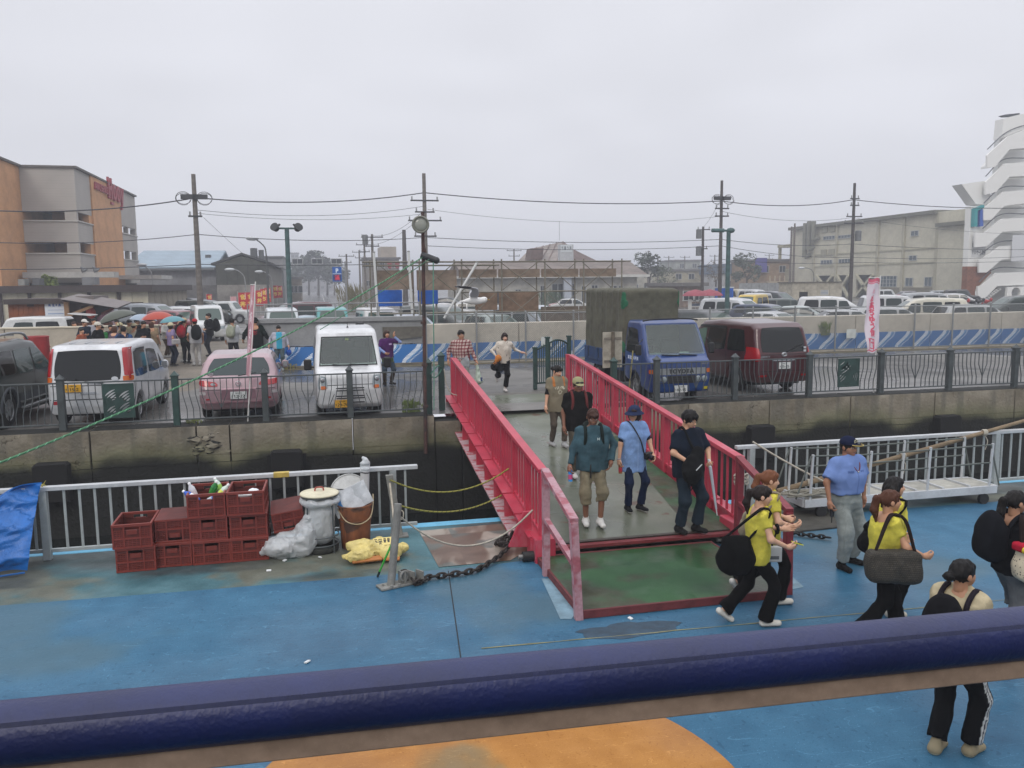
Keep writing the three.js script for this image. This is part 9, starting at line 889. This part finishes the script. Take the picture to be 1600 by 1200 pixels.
{ const shirt = (x,y,z,k)=>{ const v = y - k.C[1],fx = Math.abs(x);return z > 0.06 && fx > 0.05 && fx < 0.13 && Math.abs(v - 0.09) < 0.009 ? 0x4c6294 : z > 0.06 && fx < 0.007 && v < 0.14 ? 0x5a70a2 : 0x6c84b8;};const p = person({ label: 'crewman in blue short-sleeved uniform shirt, grey trousers and navy cap with gold braid',pos: [6.61,0,-9.31],turn: 0.15,h: 1.72,g: 'm',skin: 0x94684e,yaw: 0.12,pitch: 0.05,hat: { kind: 'cap',col: 0x121a34,brim: 0x16182a,badge: 0xa8a488 },hair: { style: 'short',col: blk,fringe: 0 },RA: [-0.36,0.92,0.1],RE: [-1,-0.2,-0.4],RC: 0.7,LA: [0.3,0.9,0.0],LE: [1,0,-0.4],LF: [0.18,0.09,-0.05,0.3,0],RF: [-0.12,0.09,0.1,-0.1,0],top: { fn: shirt,sleeve: 0.85,sr: 0.08,drop: -0.06,loose: 0.036,collar: 1,flare: 0.014 },bot: { col: 0x8a918e,loose: 0.036,flare: 0.08,belt: 0x17130f,fold: 1.3 },shoe: { col: 0x161616,sole: 0x1c1c1c },fat: 1.08 });
part('gold_braid',M(0xb09a4a,0.4),p.t,(b)=>b.add(ringG(0.08,0.006,6,20,Math.PI).rotateX(Math.PI / 2).translate(0,0.058,0.115).applyMatrix4(p.HM)));part('undershirt',fab(0xb8b8b8),p.t,(b)=>b.add(ballG(0.05,12,8).scale(1,0.6,0.7).translate(...vadd(p.N,[0.005,-0.012,0.03]))));{ const t = held(p,'lanyard','dark red neck cord worn by the crewman','lanyard');const L = (x,u,z)=>vadd(vadd(p.P0,p.up,u),[x,0,z]);part('cord',M(0x6a2a30,0.7),t,(b)=>b.tube([L(-0.07,0.53,0.03),L(-0.05,0.45,0.135),L(0.02,0.36,0.172),L(0.07,0.45,0.14),L(0.075,0.53,0.03)],0.007));part('clip',chrome,t,(b)=>b.add(ballG(0.014,8,6).translate(...L(0.02,0.355,0.175))));} { const h = p.hands[1].grip,t = held(p,'radio','small dark hand radio in the crewman\'s right hand','radio');part('case',blackP,t,(b)=>b.box(h[0],h[1] - 0.03,h[2],0.05,0.13,0.04,0,0,0,0.01));part('aerial',blackP,t,(b)=>b.rod(vadd(h,[0,-0.09,0]),vadd(h,[-0.01,-0.17,0.01]),0.007));} }
{ const p = person({ label: 'person with reddish ponytail in plain yellow t-shirt carrying a woven tote, right of the crewman',pos: [5.6,0,-7.23],turn: 1.35,h: 1.6,g: 'f',skin: 0xb88a6c,pitch: 0.02,lean: 0.06,hair: { style: 'pony',col: 0x4a2a1a },RA: [-0.2,1.02,0.34],RE: [-0.8,-0.8,-0.5],RHD: [0.1,-0.1,1],RC: 0.5,LA: [0.2,1.0,0.2],LF: [0.08,0.09,0.24,0,0],RF: [-0.08,0.14,-0.26,0,0.4],top: { col: yel,sleeve: 0.55,sr: 0.064,drop: 0.06,print: printT },bot: { col: blkT,loose: 0.03,flare: 0.09,len: 1 },shoe: { col: 0xb8b4a8,low: 1 } });const wov = M(0xffffff,0.7,{ map: rep(tex(128,128,(u,v)=>{ const a = fract(u * 8 + 0.5 * Math.floor(v * 8)) < 0.8 && fract(v * 8) < 0.72,k = a ? 40 + 46 * n2(u * 30,v * 30,30) : 14;return [k * 1.08,k,k * 0.84];}),0.16,0.16),bumpMap: rep(gBump,0.1,0.1),bumpScale: 0.006 });shoulderBag(p,1,'large dark brown woven tote bag under the arm of the reddish ponytail woman','bag',0x1c1814,[0.09,0.17,0.29],[0.05,0.02,-0.02],wov,0.018,1);}
{ const p = person({ label: 'person with long black hair partly hidden behind the reddish ponytail woman',pos: [6.12,0,-7.78],turn: 1.3,h: 1.58,g: 'f',skin: 0xc09478,hair: { style: 'long',col: 0x13100f },LA: [0.2,0.95,0.2],RA: [-0.22,0.9,0.1],top: { col: yel,sleeve: 0.55,drop: 0.1 },bot: { col: blkT,loose: 0.02,flare: 0.09 },shoe: { col: 0xb8b4a8 } });shoulderBag(p,1,'shiny black bag behind the reddish ponytail woman, hung on the long-haired woman','bag',0x0c0d0f,[0.1,0.19,0.2],[0.03,0.1,-0.28]);}
{ const p = person({ label: 'person with black hair bun in cream jacket and black side-striped track trousers, nearest the handrail',pos: [4.77,0,-5.24],turn: 1.95,h: 1.59,g: 'f',skin: 0xa87c60,yaw: -0.3,hair: { style: 'bun',col: 0x0e0c0c },RA: [-0.24,0.88,0.16],LA: [0.26,0.9,0.1],LF: [0.09,0.09,-0.1,0.1,0],RF: [-0.1,0.09,0.1,-0.1,0],top: { col: 0xb4a88a,sleeve: 1.9,sr: 0.074,drop: 0.1,loose: 0.036,collar: 1 },bot: { fn: (x,y,z,legs)=>{ const L = legs[x < 0 ? 1 : 0],s = z - (y > L[0][1] ? mix(L[0][2],0,clamp((y - L[0][1]) / 0.42)) : mix(L[1][2],L[0][2],clamp((y - L[1][1]) / 0.4))) + 0.0;return x < -0.09 && Math.abs(s) < 0.026 ? (Math.abs(s) < 0.007 ? 0x3a3a42 : 0xc0c0bc) : x > 0.09 && Math.abs(s) < 0.02 ? 0xc0c0bc : 0x0d0e10;},loose: 0.032,flare: 0.085 },shoe: { col: 0x8a8068,sole: 0xb8b49c } });backpack(p,'black backpack with dark straps on the cream jacket woman',0x121216,0x241f26);}
{ const p = person({ label: 'person with long dark wavy hair in black hooded top at the right edge',pos: [6.73,0,-6.76],turn: 1.5,h: 1.63,g: 'f',skin: 0xb08468,hair: { style: 'pony',col: 0x120f0e },RA: [-0.26,1.0,0.16],LA: [0.26,0.95,0.1],LF: [0.1,0.09,0.1,0,0],RF: [-0.1,0.09,-0.14,0,0],top: { col: 0x0d0f14,sleeve: 1.9,sr: 0.074,drop: 0.1,loose: 0.03,hood: 1 },bot: { col: 0x66686a,len: 0.62,loose: 0.03,flare: 0.085 },shoe: { col: 0x9a968c } });backpack(p,'bulky black backpack on the black hooded woman at the right edge',0x0e1016,0x14161c,1.12);const tm = M(0xffffff,0.8,{ map: rep(tex(128,128,(u,v)=>(hash(Math.floor(u * 12),Math.floor(v * 12)) > 0.7 && Math.abs(fract(u * 12) - 0.5) < 0.2 && Math.abs(fract(v * 12) - 0.5) < 0.25 ? [40,36,40] : [196,184,160])),0.3,0.3) }),t = shoulderBag(p,1,'cream dotted tote bag with red top band carried by the black hooded woman','bag',0xc4b8a0,[0.08,0.18,0.2],[0.06,0.1,0.0],tm,0.02,1);const c = vadd(vadd(vadd(p.P0,p.X,-0.3),p.up,0.27),[0,0,0]);part('red_band',fab(0xb82038),t,(b)=>{ const m = mat4().makeBasis(V(...p.X),V(...p.up),V(...p.fw)).setPosition(...c);b.add(new RoundedBoxGeometry(0.17,0.09,0.42,2,0.03).applyMatrix4(m));});part('yellow_charm',M(0xc8b428,0.5),t,(b)=>b.add(ballG(0.035,10,8).scale(0.6,1,1).translate(...vadd(vadd(c,p.X,-0.1),p.fw,-0.2))));}
// ---- the queue by the food stall
const CROWD = [
[115,501,0.9,'f',['short',0x33201a],null,[0x121114],[0x1a1a1e],'person with brown hair in black top and white frill at the head of the queue'],
[126,511,1.2,'f',['short',blk],null,[0x9a5238],[0x2a2a2e],'short person in rust orange top beside the black-topped one',1.46],
[131,498,1.0,'m',['short',blk],['cap',0xc8c6c0],[0x1c2838],[0x2a2a2e],'person in white cap and dark blue jacket under the stall awning'],
[146,496,0.6,'m',['short',blk],null,[0x9a9aa0],[0x2a2c30],'dark-haired person in grey top right of the white cap at the stall'],
[152,502,1.3,'m',['short',blk],['sun',0xbcb8ac],[0x101012],[0x222226],'person in black with a white sun cap in the queue'],
[157,507,0.7,'f',['short',0x14100f],null,[0x2c7a3c,0x14181a],[0x24262a],'person in green and black jacket facing right, near the minivan roof'],
[172,506,0.5,'f',['short',blk],null,[0x3a3034],[0x26262a],'short dark-haired person in dark top in the middle of the queue',1.5],
[178,508,2.6,'f',['bob',0x472a1c],null,[0x574a58],[0x2c2c30],'person with brown bob in mauve-grey jacket seen from behind'],
[182,497,0.4,'m',['short',blk],null,[0x77787c],[0x26262a],'dark-haired person in grey under the grey-green umbrella'],
[187,503,1.8,'f',['short',blk],['sun',0xb0a888],[0x8a8272],[0x3a3a3c],'person in beige sun hat in the middle of the queue'],
[192,508,3.0,'m',['short',blk],null,[0x2c4a72],[0x26262a],'person in blue jacket with pale collar seen from behind'],
[201,498,0.9,'m',['short',blk],null,[0xa89a7c],[0x3a362e],'dark-haired person in cream jacket looking right'],
[209,504,2.4,'f',['short',blk],['cap',0xb8ae90],[0xa09a8c],[0x3a3a3c],'person in beige cap and cream top right of the cream jacket'],
[213,496,1.2,'m',['short',blk],null,[0x26282c],[0x222226],'black-haired person in dark jacket below the pale blue umbrella'],
[223,500,0.8,'m',['short',blk],null,[0x15171a],[0x1c1c20],'person in black holding a round white thing, left of the orange umbrella'],
[236,501,3.0,'f',['bob',0x4c2c1e],null,[0x8d7a60],[0x4a3c30],'person with brown hair in wide beige jacket seen from behind',1.6,1.25],
[239,496,0.4,'f',['short',blk],null,[0x7c1c28],[0x2a2a2e],'dark-haired person in red top under the orange umbrella'],
[256,497,1.4,'f',['short',blk],null,[0xa8a8a4],[0x4a3c2c],'person in pale grey top and brown trousers right of the beige jacket'],
[266,503,2.2,'f',['bob',0x2a1c16],['sun',0xb8b094],[0x8a7ca0],[0x1c2434],'person in beige sun hat and lilac blouse with a white bag'],
[280,490,1.9,'m',['short',blk],null,[0x131417],[0xa4a49c],'tall person in black t-shirt and white trousers',1.8],
[287,496,2.8,'m',['short',blk],['cap',0xb09a78],[0x2a3a30],[0x15161a],'person in tan cap and dark green top wearing a red backpack'],
[304,497,3.4,'m',['short',blk],['cap',0xa02c34],[0xb4b4b8],[0xb0aeac],'person in red cap and white clothes with a black backpack'],
[326,488,-1.2,'m',['short',blk],null,[0x15151a],[0x2c3038],'person in black t-shirt with a white towel round the neck',1.76],
[362,496,3.0,'m',['short',blk],null,[0xb4b6b8],[0x26282c],'person in white hooded top with a pale backpack, farther off on the road',1.68],
];
const CP = [[-9.17,-34.67],[-8.06,-31.28],[-8.41,-33.12],[-8.38,-34.32],[-7.32,-30.43],[-7.28,-30.68],[-7.40,-32.51],[-6.70,-29.96],[-7.32,-33.18],[-7.09,-32.57],[-5.79,-27.02],[-6.72,-32.29],[-6.45,-31.75],[-6.69,-33.48],[-5.96,-30.82],[-5.95,-32.18],[-6.68,-36.58],[-6.10,-35.63],[-5.22,-31.70],[-5.16,-33.34],[-4.89,-32.57],[-4.40,-31.72],[-4.39,-35.62],[-3.12,-31.68]],crowd = CROWD.map(([px,py,turn,g,hr,hat,top,bot,label,h = g === 'm' ? 1.68 : 1.56,fat = 1],i)=>person({ label,group: 'people queueing by the food stall',pos: [CP[i][0],0.9,CP[i][1]],turn,h,g,fat,cell: 2,skin: [skinA,skinB,0xa87c62][i % 3],hair: { style: hr[0],col: hr[1] },hat: hat && { kind: hat[0],col: hat[1] },pitch: 0.1 * ((i % 3) - 1),RA: [-0.26,0.9 + 0.12 * (i % 3),0.05 + 0.1 * (i % 3)],LA: [0.26,0.88 + 0.1 * ((i + 1) % 3),0.04 + 0.1 * ((i + 1) % 3)],LF: [0.1,0.09,0.04 * (i % 3),0.15,0],top: { ...(top[1] ? { fn: (x)=>(x > 0.03 ? top[0] : top[1]) } : { col: top[0] }),sleeve: i % 3 ? 1.85 : 0.7,sr: 0.07,drop: 0.12,loose: 0.03,hood: i === 23 },bot: { col: bot[0],loose: 0.022 },shoe: { col: i % 2 ? 0x9a9a98 : 0x242424 } }));
backpack(crowd[20],'red backpack on the tan cap person in the queue',0x9c2430,0x8a2028);backpack(crowd[21],'black backpack on the red cap person in white',0x121416,0x15171a,1.15);backpack(crowd[22],'black backpack on the person with the white towel',0x141518,0x141518,1.1);backpack(crowd[23],'pale grey-green backpack on the white hooded person',0x9a9e8c,0x8a8e7c);backpack(crowd[10],'dark blue backpack on the blue jacket person',0x1c2a44,0x1c2a44);
{ const p = crowd[22];part('towel',fab(0xc0c0c2),p.t,(b)=>b.tube([vadd(p.N,[0.08,-0.2,0.13]),vadd(p.N,[0.09,0.0,0.03]),vadd(p.N,[0,0.03,-0.07]),vadd(p.N,[-0.09,0,0.03]),vadd(p.N,[-0.08,-0.22,0.13])],0.035));const h = p.hands[0].grip,t = held(p,'shopping_bag','navy cloth bag carried by the person with the white towel','bag'),c = vadd(h,[0,-0.26,0]),f0 = ell(c,[0.1,0.22,0.16]);mesh('bag_body',uvm(nets((x,y,z)=>f0(x,y,z) + 0.03 * (n3(x * 14,y * 14,z * 14) - 0.5),vadd(c,[-0.2,-0.3,-0.25]),vadd(c,[0.2,0.3,0.25]),0.025)),fab(0x1e2c44),t);part('handle',fab(0x1e2c44),t,(b)=>b.tube([vadd(c,[0,0.2,-0.06]),h,vadd(c,[0,0.2,0.06])],0.012));}
{ const p = crowd[18],t = held(p,'handbag','white handbag on the arm of the lilac blouse person','bag'),c = vadd(p.P0,[-0.24,0.04,0.06]);part('bag_body',fab(0xb4b0b0),t,(b)=>b.box(c[0],c[1],c[2],0.12,0.22,0.34,0,0,0,0.05));part('strap',fab(0xa8a4a4),t,(b)=>b.tube([vadd(c,[0,0.1,-0.12]),vadd(p.sh[1],[0,0.05,0]),vadd(c,[0,0.1,0.12])],0.012));}
part('white_frill',fab(0xb8b4cc),crowd[0].t,(b)=>{ for (let i = 0;i < 5;i++) b.add(ballG(0.06,8,6).scale(1,1.2,0.6).translate(crowd[0].C[0] - 0.1 + i * 0.05,crowd[0].C[1] - 0.1 + 0.05 * (i % 2),crowd[0].C[2] + 0.15));});
[['grey-green umbrella tilted over the left part of the queue',0x4a5044,[-7.01,2.92,-31.50],0.95,0.3],['bright orange-red umbrella over the middle of the queue',0xb03c22,[-5.86,2.83,-33.00],0.85,0.05],['pale blue umbrella left of the orange-red one',0x98a8b8,[-6.46,2.73,-33.60],0.7,-0.1],['turquoise umbrella right of the orange-red one',0x5a949e,[-5.30,2.67,-32.50],0.65,0.1]].forEach(([l,c,p,r,tilt])=>{
const t = thing('umbrella',l,'umbrella',p,0);t.rotation.z = tilt;part('canopy',M(c,0.6,{ side: THREE.DoubleSide,transmission: 0.2,thickness: 0 }),t,(b)=>b.add(ballG(r * 0.78,8,6,0,Math.PI * 2,0,1.12).scale(1,0.72,1).translate(0,-r * 0.56,0)));part('shaft',M(0x6c6e70,0.4),t,(b)=>b.rod([0,0.04,0],[0,-0.75,0],0.012));part('handle',M(0x2a2420,0.5),t,(b)=>b.tube([[0,-0.72,0],[0,-0.84,0],[0.03,-0.88,0],[0.06,-0.84,0]],0.014));for (let i = 0;i < 8;i++) { const a = i * Math.PI / 4;part('rib',M(0x5a5c5e,0.4),t,(b)=>b.rod([0,-0.02,0],[r * 0.7 * Math.cos(a),-r * 0.31,r * 0.7 * Math.sin(a)],0.006));} });
// ---- gull
{ const t = thing('seagull','white and grey seagull flying right before the scaffold, wings raised','bird',[4.075,3.287,-22],-0.1);t.scale.setScalar(1.15);
const body = uni([ell([0,0,0],[0.24,0.085,0.085]),ell([0.22,0.03,0],[0.075,0.06,0.055]),cap([-0.15,0,0],[-0.34,-0.015,0],0.055,0.03,[0,1,0],1.6)],0.06),wing = (s)=>{ const A = vnorm([0.1,0.62,s * 0.78]),B = vnorm([-0.62,0.12,s * 0.78]),ax = (d)=>{ const n = vnorm(vcross(d,[1,0,0])),c = vnorm(vcross(n,d));return [c,n,d];};return uni([ell([-0.02,0.15,s * 0.16],[0.11,0.016,0.2],ax(A)),ell([-0.14,0.3,s * 0.42],[0.08,0.014,0.26],ax(B)),ell([-0.3,0.32,s * 0.62],[0.045,0.012,0.2],ax(B))],0.05);},W1 = wing(1),W2 = wing(-1);
mesh('body',nets((x,y,z)=>smin(body(x,y,z),Math.min(W1(x,y,z),W2(x,y,z)),0.03),[-0.5,-0.2,-0.8],[0.4,0.45,0.8],0.014,(x,y,z)=>(Math.abs(z) > 0.5 ? [0.05,0.05,0.055] : Math.abs(z) > 0.1 && y > 0.06 ? [0.42,0.43,0.45] : [0.72,0.72,0.7])),clothV,t);part('beak',M(0x9a7a3a,0.5),t,(b)=>b.rod([0.28,0.03,0],[0.36,0.015,0],0.018,0.005));for (const s of [1,-1]) part('eye',M(0x101010,0.2),t,(b)=>b.add(ballG(0.009,8,6).translate(0.25,0.045,s * 0.05)));}
renderer.render(scene,camera);
